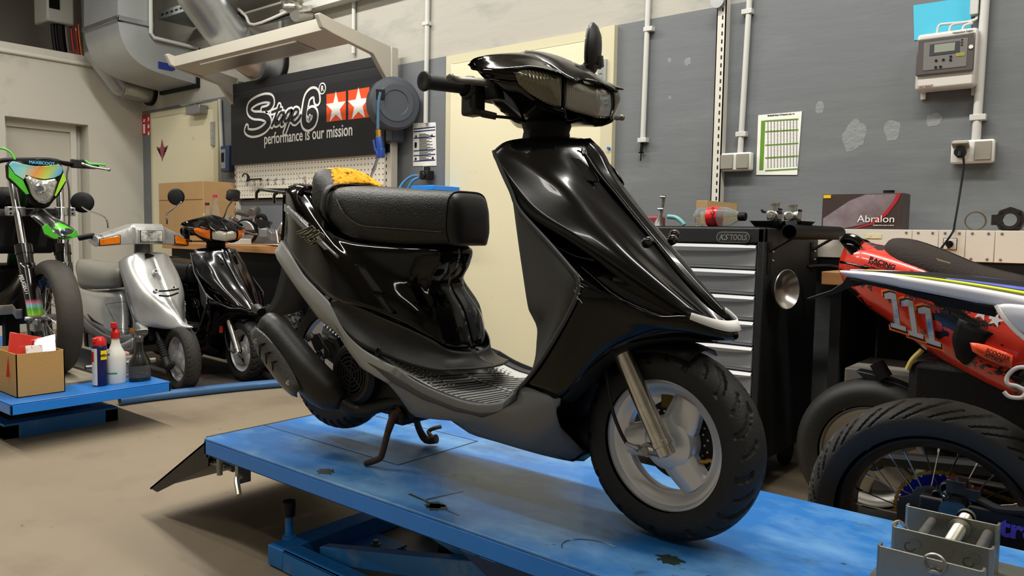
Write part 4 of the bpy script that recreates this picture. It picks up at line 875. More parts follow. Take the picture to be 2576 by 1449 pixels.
# ================= LEFT SIDE: second lift, silver scooter, twin black scooter, supermoto =================
# --- second black scooter: same model with amber indicators, parked on the floor
mb = clone(SR, (-3.72, 1.285, -.35), 'glossy black scooter with amber indicators parked between the silver scooter and the bench')
def reslot(o, m): o.material_slots[0].link = 'OBJECT'; o.material_slots[0].material = m
for c_ in list(mb.children):
    n_ = c_.name.split('.')[0]
    if n_ == 'indicator_lens': reslot(c_, AMB)
    if n_ == 'headlight_lens': reslot(c_, lens_mat('headlight_clear_glass', 'b9b5a8'))
    if n_ in ('indicator_reflector',): reslot(c_, mat('reflector_orange', 'c86a10', .3))
    if n_ in ('seat_foam', 'white_tape', 'side_lettering', 'model_lettering', 'lettering_inner', 'badge_lettering', 'mirror', 'rack_rod', 'rack_hook', 'heat_shield', 'seat_hump', 'side_stripe', 'cover_screw'):
        for g_ in list(c_.children): bpy.data.objects.remove(g_)
        bpy.data.objects.remove(c_)
    if n_ in ('side_skirt', 'tail_skirt'): reslot(c_, BLK)
    if n_ in ('handle_grip', 'brake_lever') and sum(v[1] for v in c_.bound_box) < 0: bpy.data.objects.remove(c_)
MB = Vector((-3.72, 1.285, -.35))
g = textg('MBK', .03, bp + MB + Vector((.002, 0, .002)), EY, dz, .002, align='CENTER', bold=.001); build('badge_lettering', g, WHI, mb, smooth=False)
g = G(); c = PY(585, 492, 2.93); nm2 = Vector((-.9, .1, 0)).normalized()
sq = [(-1, -.5), (-.8, .75), (-.5, 1), (.7, 1), (1, .7), (.9, -.7), (.6, -1), (-.6, -.9)]
g.rings([[c - EX * off + EY * (x * .055 * k) + EZ * (y * .042 * k) for x, y in sq] for off, k in ((0, .97), (-.004, 1), (-.016, .92), (-.024, .6))]); m_ = build('mirror', g, PLA, mb)
g = G(); g.tube([c + Vector((.02, -.01, -.03)), PY(572, 522, 2.88), PY(566, 540, 2.86), PY(560, 552, 2.85)], [.007, .0045, .0045, .005], 8, smooth=3); build('mirror_stalk', g, PLA, mb)
g = G(); g.sphere((c.x - .0, 0, 0), .001) if False else None
c = PY(556, 826, 2.66); g = G(); g.box((c.x - .006, c.y - .012, c.z - .03), (c.x + .006, c.y + .012, c.z + .03)); build('side_reflector', g, mat('reflector_red', 'a5301c', .3), mb, bevel=.003)
# --- silver scooter
YS = 2.32; S_ = Fr((-4.47, YS, 0), 0); WS = Vector((-4.45, YS, .205))
SL = mat('silver_metallic_paint', 'bdbebc', .28, metal=.55, coat=.6); SD = mat('silver_grey_plastic', '8d8d89', .45); SEATG = mat('grey_seat_vinyl', '7d7b72', .4, bump=.2, bs=200)
s = root('scooter', (-4.95, YS, 0), 'silver scooter with grey seat and amber indicators parked behind the small blue lift', 'scooter'); SS = s
def pb(name, rows, m, su=3, sv=3, par=None, fr=S_, mirror=True, **k): return build(name, patch(fr, rows, su, sv, mirror=mirror), m, par or s, solid=.004, **k)
pb('front_cover', [
 [(298, 658, .17), (320, 643, .13), (345, 636, .08), (368, 634, 0)],
 [(299, 672, .175), (322, 662, .14), (352, 658, .08), (388, 660, 0)],
 [(310, 712, .18), (338, 705, .145), (372, 706, .08), (405, 706, 0)],
 [(321, 748, .178), (352, 748, .14), (390, 750, .075), (425, 750, 0)],
 [(330, 782, .172), (365, 784, .12), (405, 785, .065), (445, 785, 0)],
 [(337, 802, .165), (375, 808, .11), (420, 815, .055), (462, 810, 0)],
 [(345, 812, .155), (385, 820, .095), (430, 826, .045), (484, 822, 0)],
 [(350, 816, .15), (385, 824, .09), (428, 829, .04), (480, 828, 0)]], SL, ang=60)
pb('knee_panel', [[(300, 662, .168), (300, 660, .1), (310, 655, 0)], [(322, 750, .176), (318, 750, .1), (318, 750, 0)], [(338, 805, .163), (334, 810, .1), (334, 810, 0)], [(333, 850, .16), (330, 850, .1), (330, 850, 0)], [(322, 892, .15), (318, 890, .08), (318, 890, 0)]], SD)
pb('lower_cover', [[(335, 800, .16), (336, 850, .16), (333, 890, .15)], [(350, 815, .15), (355, 840, .15), (345, 872, .14)], [(372, 823, .11), (372, 840, .11), (362, 850, .11)]], SD)
pb('floor_skirt', [[(288, 868, .16), (290, 876, .16), (295, 884, .14)], [(310, 862, .165), (312, 878, .165), (316, 893, .14)], [(334, 850, .165), (334, 875, .16), (330, 893, .14)]], SL)
g = G(); g.box((-5.25, YS - .14, .25), (-4.8, YS + .14, .29)); build('foot_mat', g, PLD, s, bevel=.01)
pb('seat', [
 [(193, 692, .12), (190, 672, .11), (196, 655, .07), (205, 652, 0)],
 [(200, 722, .14), (202, 680, .145), (214, 656, .10), (225, 652, 0)],
 [(232, 728, .145), (235, 690, .15), (240, 662, .11), (250, 656, 0)],
 [(272, 727, .14), (272, 695, .14), (275, 668, .10), (290, 660, 0)],
 [(300, 724, .11), (298, 690, .11), (300, 668, .08), (315, 664, 0)],
 [(312, 722, .07), (312, 690, .07), (312, 670, .05), (322, 668, 0)]], SEATG, ang=60)
pb('rear_cover', [
 [(190, 722, .10), (188, 735, .12), (192, 760, .12)],
 [(200, 722, .135), (206, 760, .155), (210, 800, .15)],
 [(230, 730, .14), (238, 775, .165), (240, 825, .165)],
 [(268, 730, .13), (272, 790, .15), (275, 845, .165)],
 [(300, 728, .10), (305, 800, .12), (308, 850, .15)],
 [(318, 728, .06), (325, 790, .07), (328, 840, .09)]], SL, ang=60)
pb('side_skirt', [[(192, 760, .13), (200, 790, .12)], [(210, 800, .155), (217, 832, .13)], [(240, 826, .17), (245, 852, .15)], [(275, 846, .17), (283, 868, .155)], [(318, 842, .15), (320, 862, .15)], [(334, 836, .15), (334, 850, .16)]], SD)
g = G(); p = [S_.P(*q) for q in ((220, 790, .163), (236, 805, .166), (262, 820, .166), (232, 808, .166))]; g.prism(p, (0, -.004, 0)); build('air_vent', g, PLD, s)
g = G(); p = [S_.P(*q) - EY * .004 for q in ((268, 765, .15), (318, 758, .11), (332, 805, .12), (330, 830, .13), (298, 826, .155), (268, 765, .15))]; g.tube(p, .0016, 5); build('panel_line', g, IRON, s)
g = G(); c = S_.P(325, 820, .13); g.lathe([(.009, 0), (.009, .004), (.0001, .004)], c, d=(0, -1, 0), n=12); build('panel_screw', g, PLD, s)
g = G(); c = S_.P(335, 833, .155); g.lathe([(.022, 0), (.021, .012), (.0001, .016)], c, d=(.3, -1, 0), n=18, ); build('side_reflector', g, mat('amber_reflector', 'a86b1c', .3, coat=1), s)
# nose slots and screws
for row in ([(388, 734, .085), (420, 733, .03), (450, 728, -.03)], [(400, 745, .07), (425, 746, .03), (448, 738, -.02)]):
    g = G(); a = [S_.P(*q) + Vector((.006, -.002, .004)) for q in row]; g.tube(a, .009, 6, smooth=4, ov=(.6, 1)); build('nose_slot', g, PLD, s)
for px, py, t in ((391, 683, .03), (392, 731, .085), (436, 724, -.01)): g = G(); c = S_.P(px, py, t) + Vector((.004, 0, .002)); g.lathe([(.015, -.02), (.015, .004), (.0001, .004)], c, d=(.8, -.1, .5), n=16); cs_ = build('cover_screw', g, SL, s); g = G(); g.lathe([(.007, .003), (.006, .007), (.0001, .007)], c, d=(.8, -.1, .5), n=10); build('screw_head', g, IRON, cs_)
g = G(); p = [S_.P(*q) + Vector((.006, 0, .006)) for q in ((362, 642, .05), (372, 640, .02), (386, 645, -.02), (384, 652, -.02), (370, 655, .02), (364, 650, .05))]; g.prism(p, (.003, 0, .002)); build('top_intake', g, PLD, s)  # dark top intake drawn as a thin dull black plate
g = G(); a = S_.P(358, 642, 0); g.tube([a - EZ * .03, a + EZ * .09], [.05, .045], 20); build('stem_cover', g, mat('grey_stem', '77746c', .5), s)
xc = S_.P(379, 594, 0).x; xe = (S_.P(243, 606, .285).x + S_.P(479, 592, -.285).x) / 2; xe = min(xe, xc - .02)
te, tc_, be, bc = S_.P(240, 593, .285).z, S_.P(378, 563, 0).z, S_.P(244, 621, .28).z, S_.P(383, 617, 0).z
def hx(t): return xc + (xe - xc) * (abs(t) / .285) ** 1.3
def hz(t): f = min(1, max(0, (abs(t) - .10) / .17)); return (tc_ - .012 + (te - tc_ + .012) * f, bc + .004 + (be - bc - .004) * f)
rg = []
for t in [-.29, -.285, -.24, -.19, -.14, -.105, -.09, -.04, 0, .04, .09, .105, .14, .19, .24, .285, .29]:
    x = hx(t); zt1, zb1 = hz(t); e = .012 if abs(t) < .1 else 0; sh_ = .02 if abs(t) > .287 else 0
    rg.append([Vector((x + e, YS - t, zb1 + .004 + sh_)), Vector((x + e + .004, YS - t, (zt1 + zb1) / 2)), Vector((x + e - .006, YS - t, zt1 - .012 - sh_)), Vector((x + e - .035, YS - t, zt1 + e - sh_)), Vector((x - .12, YS - t, zt1 + e * .5 - sh_)), Vector((x - .14, YS - t, zb1 + .03)), Vector((x - .06, YS - t, zb1 + sh_))])
g = G(); g.rings(rg); build('headset', g, SL, s, bevel=.004, ang=30)
def quad(t0, t1, f0, f1, m, name, d=.006, th=.012, par=None):
    g = G(); v = [Vector((hx(t) + d, YS - t, hz(t)[1] + (hz(t)[0] - hz(t)[1]) * f)) for t, f in ((t0, f0), (t1, f0), (t1, f1), (t0, f1))]; g.prism(v, (-th, 0, 0)); return build(name, g, m, par or s, bevel=.004)
quad(.078, -.078, .08, .80, SL, 'headlight_bezel', .024, .03); quad(.072, -.072, .12, .76, PLD, 'headlight_seal', .026, .02)
quad(.068, -.068, .15, .73, mat('headlight_fluted', '70746f', .15, metal=.4, coat=1, bump=.8, bs=90, col2='e6e8e4', thr=(.42, .62), vs=16), 'headlight_glass', .029, .01)
for sg in (1, -1):
    quad(sg * .17, sg * .284, .10, .70, PLD, 'indicator_frame', .0075, .02); quad(sg * .174, sg * .281, .13, .67, mat('amber_glow_lens', 'e27508', .15, coat=1, bump=.5, bs=80), 'indicator_lens', .010, .01)
    g = G(); a = S_.P(236, 592, .28); b = S_.P(199, 599, .34); 
    if sg < 0: a, b = S_.mir(a), S_.mir(b); b = a.lerp(b, .25)
    g.tube([a, a.lerp(b, .1), b], [.014, .016, .017], 14); build('handle_grip', g, RUBD, s)
for c, rr, path in (((207, 509), (.068, .066), ((207, 521), (222, 530), (250, 541), (266, 550), (271, 562), (272, 574))), ((443, 495), (.052, .055), ((456, 508), (440, 522), (420, 537), (420, 550), (420, 564)))):
    yy = YS - .24 if c[0] < 300 else YS + .20
    c3 = PY(*c, yy); g = G(); nrm = Vector((.85, -.5, .05)).normalized(); u2 = nrm.cross(EZ).normalized(); v2 = u2.cross(nrm)
    g.rings([[c3 + nrm * o_ + u2 * math.cos(q) * rr[0] * k + v2 * math.sin(q) * rr[1] * k for q in [6.283 * i / 28 for i in range(28)]] for o_, k in ((-.012, .96), (-.006, 1), (.004, .98), (.014, .8), (.018, .4))]); m_ = build('mirror', g, PLD, s)
    g = G(); g.tube([PY(*q, yy - .02) for q in path], .0055, 8, smooth=3); build('mirror_stalk', g, CHR, m_)
# wheels, fork with rubber boots
cS, aS, hS = rimset(s, WS, -6, .137, .033)
for q in range(3): pass
spoke3(s, WS, aS, hS, .107, [75, 195, 315]); g = G(); g.lathe([(.0001, .03), (.03, .03), (.05, .02), (.052, -.02), (.0001, -.02)], WS, d=aS, n=32); build('hub', g, SIL, s)
tyre(s, WS, .203, .09, .135, aS, groove=gr_curvy(20, .05), n=240, mat_=mat('tyre_rubber_worn', '2b2926', .8, bump=.3, bs=200), depth=.004)
cR, aR, hR = rimset(s, WS - EX * 1.12, 0, .137, .033); tyre(s, WS - EX * 1.12, .203, .09, .135, aR, n=60)
g = G(); g.tube([S_.P(395, 836, .06), S_.P(402, 858, .065)], .014, 12)
pp = [S_.P(402, 858, .065).lerp(S_.P(416, 900, .07), k / 14) for k in range(15)]; g.tube(pp, [.026 if k % 2 else .020 for k in range(15)], 16); g.tube([S_.P(414, 898, .07), S_.P(424, 922, .065), S_.P(436, 912, .05)], [.024, .026, .016], 14, smooth=3); build('fork_boot', g, RUBD, s)
g = G(); g.tube([Vector((-4.60, YS, .42)), Vector((-4.66, YS, .50))], .025, 14); g.box((-4.9, YS - .1, .3), (-4.66, YS + .1, .5)); build('steering_column', g, PLD, s)
g = G(); g.box((-5.75, YS - .1, .25), (-5.3, YS + .1, .5)); build('engine', g, IRON, s, bevel=.02)
g = G(); g.tube([S_.P(470, 775, -.05) + EX * .0, S_.P(500, 802, -.16), ], .001, 4) if False else None
# --- dark protective mat under the parked scooters, blue hose along its edge
g = G(); g.prism([(-6.6, 2.0, 0), (-4.36, 2.0, 0), (-4.26, 2.5, 0), (-4.06, 3.0, 0), (-6.6, 3.05, 0)], (0, 0, .006)); tag(build('floor_mat', g, stains(mat('oily_dark_mat', '3a3531', .6, bump=.4, bs=20), [(3, .5, .62, '6b4038', (1, 1, 1)), (5, .5, .7, '26211e', (1, 1, 1))])), 'dark oily mat under the parked silver and black scooters', 'floor mat')
g = G(); g.tube([Vector((-4.345, 1.90, .028)), Vector((-4.33, 2.05, .028)), Vector((-4.30, 2.2, .028)), Vector((-4.235, 2.5, .028)), Vector((-4.13, 2.8, .028)), Vector((-4.0, 3.02, .028)), Vector((-3.9, 3.12, .028))], .027, 14, smooth=4); tag(build('air_hose', g, mat('hose_blue', '35608f', .4, coat=.2)), 'thick blue hose lying along the floor beside the scooters', 'hose')
# --- second blue lift, lowered
r2 = root('lift_table', (-4.9, 1.52, 0), 'small blue lift platform with bottles and a cardboard box on its end', 'lift table')
yA, yB, xE, zt = 1.178, 1.89, -3.745, .22
g = G(); g.box((-6.1, yA, zt - .006), (xE, yB, zt)); build('platform_top', g, mat('lift_top_blue', '1d66ae', .45, bump=.1, bs=40, var=.1, vs=5), r2, bevel=.003)
g = G(); g.box((xE - .01, yA, zt - .05), (xE, yB, zt - .006)); g.box((-6.1, yA, zt - .05), (xE, yA + .01, zt - .006)); g.box((-6.1, yB - .01, zt - .05), (xE, yB, zt - .006)); build('edge_skirt', g, BLUP, r2, bevel=.002)
g = G(); g.box((-6.0, yA + .06, .0), (xE - .28, yA + .12, .06)); build('base_rail', g, BF, r2)
g = G(); g.box((-6.0, yB - .2, .0), (xE - .28, yB - .14, .06)); build('base_rail', g, BF, r2)
g = G(); g.box((xE - .36, yA + .06, .0), (xE - .28, yB - .14, .07)); build('base_crossbar', g, BF, r2)
g = G(); g.box((-5.6, yA + .1, .06), (-4.5, yB - .16, zt - .05)); build('scissor_block', g, mat('blue_frame_dark', '123a70', .5), r2)
# wheel chock on it
k = root('wheel_chock', (-4.05, 1.58, zt), 'grey steel wheel clamp holding the supermoto front wheel', 'wheel clamp')
g = G(); g.box((-4.62, 1.42, zt), (-4.0, 1.88, zt + .012)); build('base_board', g, mat('worn_board', '8c8474', .7, bump=.3, bs=30), k)
for y_ in (1.452, 1.70):
    g = G(); g.box((-4.5, y_, zt + .012), (-4.06, y_ + .035, zt + .13)); build('jaw', g, GALV, k, bevel=.004)
g = G(); g.box((-4.3, 1.735, zt + .012), (-4.05, 1.86, zt + .10)); build('jaw_block', g, GALV, k, bevel=.006)
g = G(); g.box((-4.28, 1.74, zt + .1), (-4.1, 1.85, zt + .115)); build('pink_pad', g, mat('pink_rag', 'b58a84', .8), k, bevel=.004)
g = G(); g.cyl((-4.03, 1.6, zt + .07), (-4.03, 1.95, zt + .07), .012, 12); build('screw_rod', g, STE, k)
# bottles
def bottle(c, prof, name, label, cat, m, n=28, sx=1, sy=1):
    q = root(name, c, label, cat); g = G(); g.lathe([(r_, z_) for r_, z_ in prof], c, 'z', n)
    for v in g.v: v.x = c.x + (v.x - c.x) * sx; v.y = c.y + (v.y - c.y) * sy
    build('body', g, m, q, ang=40); return q
c = PZ(260, 972, zt) + Vector((-.035, .0, 0))
q = bottle(c, [(.0001, 0), (.031, 0), (.033, .004), (.033, .19), (.031, .196), (.026, .203), (.0001, .204)], 'spray_can', 'blue and white lubricant spray can with red cap on the blue lift', 'spray can', mat('can_navy', '1b1d52', .3, metal=.2))
g = G(); g.lathe([(.0335, .006), (.0335, .185)], c, 'z', 20, a0=-2.1, a1=-.72); build('white_panel', g, mat('can_white', 'd8d6d2', .4), q)
g = G(); g.lathe([(.0345, .13), (.0345, .175)], c, 'z', 10, a0=-.25, a1=.75); build('yellow_shield', g, mat('can_yellow', 'f2d312', .4), q)
g = G(); g.lathe([(.0345, .12), (.0345, .17)], c, 'z', 10, a0=-1.75, a1=-1.2); build('red_panel', g, RED, q)
ud = Vector((math.cos(.22), math.sin(.22), 0)); side = Vector((-ud.y, ud.x, 0))
g = textg('WD-40', .016, c + ud * .0365 - side * .022 + EZ * .146, side, EZ, .001, bold=.0006); build('brand_lettering', g, INK, q, smooth=False)
g = G(); g.lathe([(.0315, .198), (.031, .222), (.022, .236), (.012, .24), (.0001, .24)], c, 'z', 24); g.box((c.x - .0, c.y - .036, c.z + .215), (c.x + .02, c.y - .01, c.z + .236)); build('cap', g, RED, q, bevel=.003)
c = PZ(303, 966, zt) + Vector((-.045, .0, 0))
q = bottle(c, [(.0001, 0), (.044, 0), (.048, .006), (.048, .125), (.045, .15), (.030, .175), (.021, .20), (.017, .232), (.0001, .233)], 'spray_bottle', 'white trigger spray bottle with red nozzle on the blue lift', 'spray bottle', mat('bottle_white', 'dddcd4', .35, coat=.3), sx=.7)
g = G(); g.lathe([(.02, .225), (.021, .255), (.013, .265), (.012, .28)], c, 'z', 20); g.obox(c + Vector((.005, -.008, .288)), (.018, -.01, .004), (.005, .012, 0), (0, 0, .014)); build('trigger_head', g, RED, q, bevel=.004)
g = G(); g.lathe([(.0485, .05), (.0485, .057)], c, 'z', 10, a0=-1.7, a1=-.2)
for v in g.v: v.x = c.x + (v.x - c.x) * .72
build('green_stripe', g, mat('label_green', '2f8a5a', .5), q)
c = PZ(358, 961, zt) + Vector((-.045, .01, 0))
q = bottle(c, [(.0001, 0), (.050, 0), (.054, .006), (.054, .085), (.052, .10), (.034, .13), (.022, .16), (.018, .20), (.0001, .201)], 'spray_bottle', 'black trigger spray bottle with grey label near the lift corner', 'spray bottle', mat('bottle_black', '151514', .3, coat=.5), sx=.7)
g = G(); g.lathe([(.019, .198), (.02, .222), (.012, .23), (.011, .245)], c, 'z', 18); g.obox(c + Vector((.0, .01, .250)), (.012, .026, .002), (.012, 0, 0), (0, 0, .010)); build('trigger_head', g, mat('trigger_smoke', '3c3c3c', .2, coat=1), q, bevel=.003)
g = G(); g.lathe([(.0548, .02), (.0548, .08)], c, 'z', 14, a0=-1.5, a1=.9)
for v in g.v: v.x = c.x + (v.x - c.x) * .72
build('label', g, mat('label_dark_grey', '3d3d3c', .5, col2='8a8a88', thr=(.62, .66), vs=120), q)
# cardboard box with packaging
a = PZ(43, 1002, zt); b = PZ(116, 992, zt); hbx = PY(116, 891, b.y).z - zt
q = root('cardboard_box', (a.x - .14, (a.y + b.y) / 2, zt), 'small open cardboard box full of packets on the near end of the small lift', 'box')
def open_box(q, x0, x1, y0, y1, z0, h, m, t=.004):
    g = G(); g.box((x0, y0, z0), (x1, y1, z0 + t)); g.box((x0, y0, z0), (x0 + t, y1, z0 + h)); g.box((x1 - t, y0, z0), (x1, y1, z0 + h)); g.box((x0, y0, z0), (x1, y0 + t, z0 + h)); g.box((x0, y1 - t, z0), (x1, y1, z0 + h)); return build('box_walls', g, m, q, smooth=False)
CB = mat('cardboard_warm', 'b58f58', .8, bump=.2, bs=90); open_box(q, a.x - .30, a.x, a.y, a.y + .20, zt, hbx + .01, CB)
def packet(name, label, c, u, v, th, m, cat='packet', grp=None): g = G(); g.obox(c, u, v, Vector(u).cross(Vector(v)).normalized() * th); o = build(name, g, m, bevel=.002); tag(o, label, cat, grp); return o
bx, by, bz = a.x - .06, a.y + .05, zt + hbx
packet('blister_pack', 'clear and red blister pack leaning in the small cardboard box', Vector((bx - .04, by + .02, bz - .02)), (.0, .07, -.02), (-.012, .015, .10), .004, mat('blister_red', 'd03a30', .25, coat=1))
packet('parts_packet', 'white and black playing-card patterned packet in the small cardboard box', Vector((bx, by + .09, bz + .0)), (.0, .045, .01), (-.03, .01, .065), .008, mat('packet_bw', 'f0eeea', .3, coat=.6, col2='141414', thr=(.5, .53), vs=28))
packet('parts_packet', 'small packet with red print between the blister pack and the patterned packet', Vector((bx + .005, by + .045, bz - .01)), (.0, .035, 0), (-.01, .0, .045), .005, mat('packet_wr', 'e6e2de', .4, col2='b02028', thr=(.6, .63), vs=60))
# ================= SUPERMOTO ON THE SMALL LIFT =================
yP, xP = 1.575, -4.34; RP = .297; WP = Vector((xP, yP, zt + RP + .005))
p_ = root('motorcycle', (-4.9, yP, zt), 'black and green supermoto with iridescent headlight mask standing on the small blue lift', 'motorcycle')
a_ = math.radians(-4); aP = Vector((math.sin(a_), -math.cos(a_), 0)); hP = Vector((math.cos(a_), math.sin(a_), 0))
tyre(p_, WP, RP, .118, .222, aP, mat_=mat('slick_tyre_dusty', '3b3732', .75, bump=.3, bs=60, var=.2, vs=8), n=120)
def spoked(par, c, ax, h, Rr, w2, hubr, hw_, m, n=36, sm=CHR, hub=ALU):
    g = G(); pr = [(Rr, w2), (Rr + .006, w2 - .004), (Rr - .008, w2 - .008), (Rr - .018, w2 - .022), (Rr - .022, 0), (Rr - .018, -w2 + .022), (Rr - .008, -w2 + .008), (Rr + .006, -w2 + .004), (Rr, -w2), (Rr - .005, -w2), (Rr - .024, -w2 + .022), (Rr - .030, 0), (Rr - .024, w2 - .022), (Rr - .005, w2), (Rr, w2)]
    g.lathe(pr, c, d=ax, n=80); rm = build('rim', g, m, par, ang=40)
    g = G(); g.lathe([(.0001, hw_ + .012), (.016, hw_ + .012), (.018, hw_), (hubr, hw_), (hubr, hw_ - .008), (hubr * .55, hw_ - .016), (hubr * .5, 0), (hubr * .55, -hw_ + .016), (hubr, -hw_ + .008), (hubr, -hw_), (.018, -hw_), (.0001, -hw_ - .012)], c, d=ax, n=32); build('hub', g, hub, par)
    for i in range(n):
        t = 6.2832 * i / n; sd = 1 if i % 2 else -1; t2 = t + (.55 if (i // 2) % 2 else -.55)
        a = c + ax * (sd * (hw_ - .004)) + (h * math.cos(t2) + EZ * math.sin(t2)) * (hubr * .92); b = c + ax * (sd * .006) + (h * math.cos(t) + EZ * math.sin(t)) * (Rr - .024)
        g = G(); g.tube([a, a.lerp(b, .9), a.lerp(b, .905), b], [.0018, .0018, .0034, .0034], 6); build('spoke', g, sm, par)
    return rm
spoked(p_, WP, aP, hP, .216, .045, .032, .045, mat('rim_black', '0c0c0d', .3, coat=.6), n=28)
def X(px, py, x): return PX(px, py, x)
# fork legs: lower sliders with guards, stanchions
for s_ in (1, -1):
    top = X(34 if s_ > 0 else 152, 478 if s_ > 0 else 500, -4.66); mid = X(62 if s_ > 0 else 158, 640, -4.50); low = X(90 if s_ > 0 else 175, 812 if s_ > 0 else 800, -4.37)
    g = G(); g.cyl(X(26 if s_ > 0 else 148, 430, -4.70), mid, .019, 18); fk = build('fork_stanchion', g, CHR, p_)
    g = G(); g.tube([mid + (top - mid) * -.0, low], [.038, .030], 20); g.lathe([(.042, 0), (.042, .05)], mid - EZ * .0, d=(mid - low), n=20); build('fork_slider', g, mat('slider_black', '100f10', .3, coat=.6), p_)
    gd = G(); A1 = mid.lerp(low, .12) + EX * .01; B1 = low.lerp(mid, .04) + EX * .012
    gd.rings([[A1.lerp(B1, f) + EX * (.030 * math.cos(k)) - aP * 0 + EY * (.040 * math.sin(k)) for k in [-1.3 + .26 * j for j in range(11)]] for f in [i / 10 for i in range(11)]], caps=False, closed=False)
    GM = bpy.data.materials.get('fork_guard_green_graphic')
    if not GM:
        GM = mat('fork_guard_green_graphic', '141214', .2, coat=1); nt = GM.node_tree; b_ = nt.nodes['Principled BSDF']; tc = nt.nodes.new('ShaderNodeTexCoord'); sx_ = nt.nodes.new('ShaderNodeSeparateXYZ'); nt.links.new(tc.outputs['Object'], sx_.inputs[0]); mr = nt.nodes.new('ShaderNodeMapRange'); mr.inputs['From Min'].default_value = .28; mr.inputs['From Max'].default_value = .56; nt.links.new(sx_.outputs[2], mr.inputs[0]); rp = nt.nodes.new('ShaderNodeValToRGB'); nt.links.new(mr.outputs[0], rp.inputs[0]); nt.links.new(rp.outputs[0], b_.inputs['Base Color'])
        el = rp.color_ramp.elements; el[0].position = 0; el[0].color = (*lin('3fae2a'), 1); el[1].position = 1; el[1].color = (*lin('151214'), 1)
        for ps, cc in ((.14, 'a8e03c'), (.24, '5cc23c'), (.3, '7fd0d8'), (.36, 'd87a9a'), (.42, '151214')): e_ = el.new(ps); e_.color = (*lin(cc), 1)
    build('fork_guard', gd, GM, p_, solid=.003)
    g = G(); c = low; g.obox(c + Vector((0, 0, -.01)), EX * .028, EY * .022, EZ * .035); g.cyl(c + Vector((.0, 0, -.02)), Vector((WP.x, c.y, WP.z)), .02, 16); build('axle_clamp', g, ALU, p_, bevel=.008)
for py, s_ in ((540, 1), (540, -1)):
    c = X(46 if s_ > 0 else 155, 532, -4.62); g = G(); g.cyl(c - EZ * .024, c + EZ * .024, .034, 20); g.obox(c + Vector((.01, -s_ * .045, 0)), EX * .02, EY * .016, EZ * .024); o = build('triple_clamp', g, ALU, p_, bevel=.004)
    g = G()
    for z_ in (-.011, .011): cc = c + Vector((.03, -s_ * .045, z_)); g.cyl(cc, cc + EX * .003, .006, 10)
    build('clamp_bolts', g, IRON, o)
g = G(); a = X(46, 532, -4.64); b = X(155, 532, -4.64); g.obox((a + b) / 2, EX * .03, (b - a) / 2, EZ * .018); build('clamp_bridge', g, PLA, p_, bevel=.006)
g = G(); g.cyl(WP - aP * .13, WP + aP * .13, .011, 14); build('front_axle', g, ALU, p_)
# headlight mask
IR = mat('iridescent_foil', 'c8b8d0', .22, metal=.35, coat=1); nt = IR.node_tree; b_ = nt.nodes['Principled BSDF']; tc = nt.nodes.new('ShaderNodeTexCoord'); mp = nt.nodes.new('ShaderNodeMapping'); mp.inputs['Rotation'].default_value = (.5, 0, 0); mp.inputs['Location'].default_value = (0, 0, 0); nz = nt.nodes.new('ShaderNodeTexNoise'); nz.inputs['Scale'].default_value = 3
sx_ = nt.nodes.new('ShaderNodeSeparateXYZ'); nt.links.new(tc.outputs['Object'], mp.inputs[0]); nt.links.new(mp.outputs[0], sx_.inputs[0]); mr = nt.nodes.new('ShaderNodeMapRange'); mr.inputs['From Min'].default_value = -.62; mr.inputs['From Max'].default_value = -.18; nt.links.new(sx_.outputs[1], mr.inputs[0]); rp = nt.nodes.new('ShaderNodeValToRGB'); nt.links.new(mr.outputs[0], rp.inputs[0]); nt.links.new(rp.outputs[0], b_.inputs['Base Color'])
el = rp.color_ramp.elements; el[0].position = 0; el[0].color = (*lin('7fd0e8'), 1); el[1].position = 1; el[1].color = (*lin('f0e060'), 1)
for ps, cc in ((.12, '9fe0d8'), (.25, 'f0a050'), (.36, 'c8e060'), (.48, '58b0e8'), (.6, 'c8a0c8'), (.72, 'e88878'), (.86, 'b8b0e8')): e_ = el.new(ps); e_.color = (*lin(cc), 1)
def plate(name, pts, x, m, par=p_, th=.004, bulge=0, bev=.001):
    """a moulded plate seen at photo points, each (px,py) or (px,py,dx)"""
    g = G(); q = [X(p[0], p[1], x + (p[2] if len(p) > 2 else 0)) for p in pts]; g.prism(q, (-th, 0, 0)); return build(name, g, m, par, bevel=bev)
xm = -4.5
GRN = mat('bright_green_plastic', '49b82c', .3, coat=.6)
plate('mask_shell', [(20, 416), (30, 404), (150, 408), (158, 418), (168, 458), (150, 492), (138, 503), (125, 520), (112, 525), (98, 522), (82, 510), (70, 490), (22, 448)], xm - .012, PLD, th=.05, bev=.01)
plate('mask_top', [(22, 414, -.01), (32, 406, -.01), (62, 413), (90, 418), (120, 417), (148, 413, -.01), (158, 422, -.01), (157, 432, -.01), (152, 440), (146, 443), (138, 447), (112, 451), (92, 448), (66, 440), (60, 452), (38, 438)], xm + .004, IR, bev=.002)
plate('mask_side', [(22, 418, -.01), (38, 440), (58, 453), (74, 488), (66, 489), (40, 462), (22, 446, -.01)], xm + .003, GRN)
plate('mask_side', [(160, 434, -.01), (167, 452, -.01), (150, 480), (141, 494), (137, 492), (148, 462)], xm + .003, mat('lime_foil', '9ed42c', .25, coat=1))
g = G(); lp = [(62, 446), (70, 442), (92, 450), (112, 453), (138, 449), (143, 458), (134, 492), (124, 508), (112, 514), (98, 511), (86, 500), (76, 484)]
q = [X(a, b, xm + .004) for a, b in lp]; cc = sum(q, Vector()) / len(q); g.rings([q, [cc + (v - cc) * .96 + EX * .012 for v in q], [cc + (v - cc) * .8 + EX * .022 for v in q], [cc + (v - cc) * .4 + EX * .028 for v in q]]); build('headlight_glass', g, mat('headlight_facets', 'c8cac8', .12, metal=.75, coat=1, bump=1, bs=45), p_, ang=20)
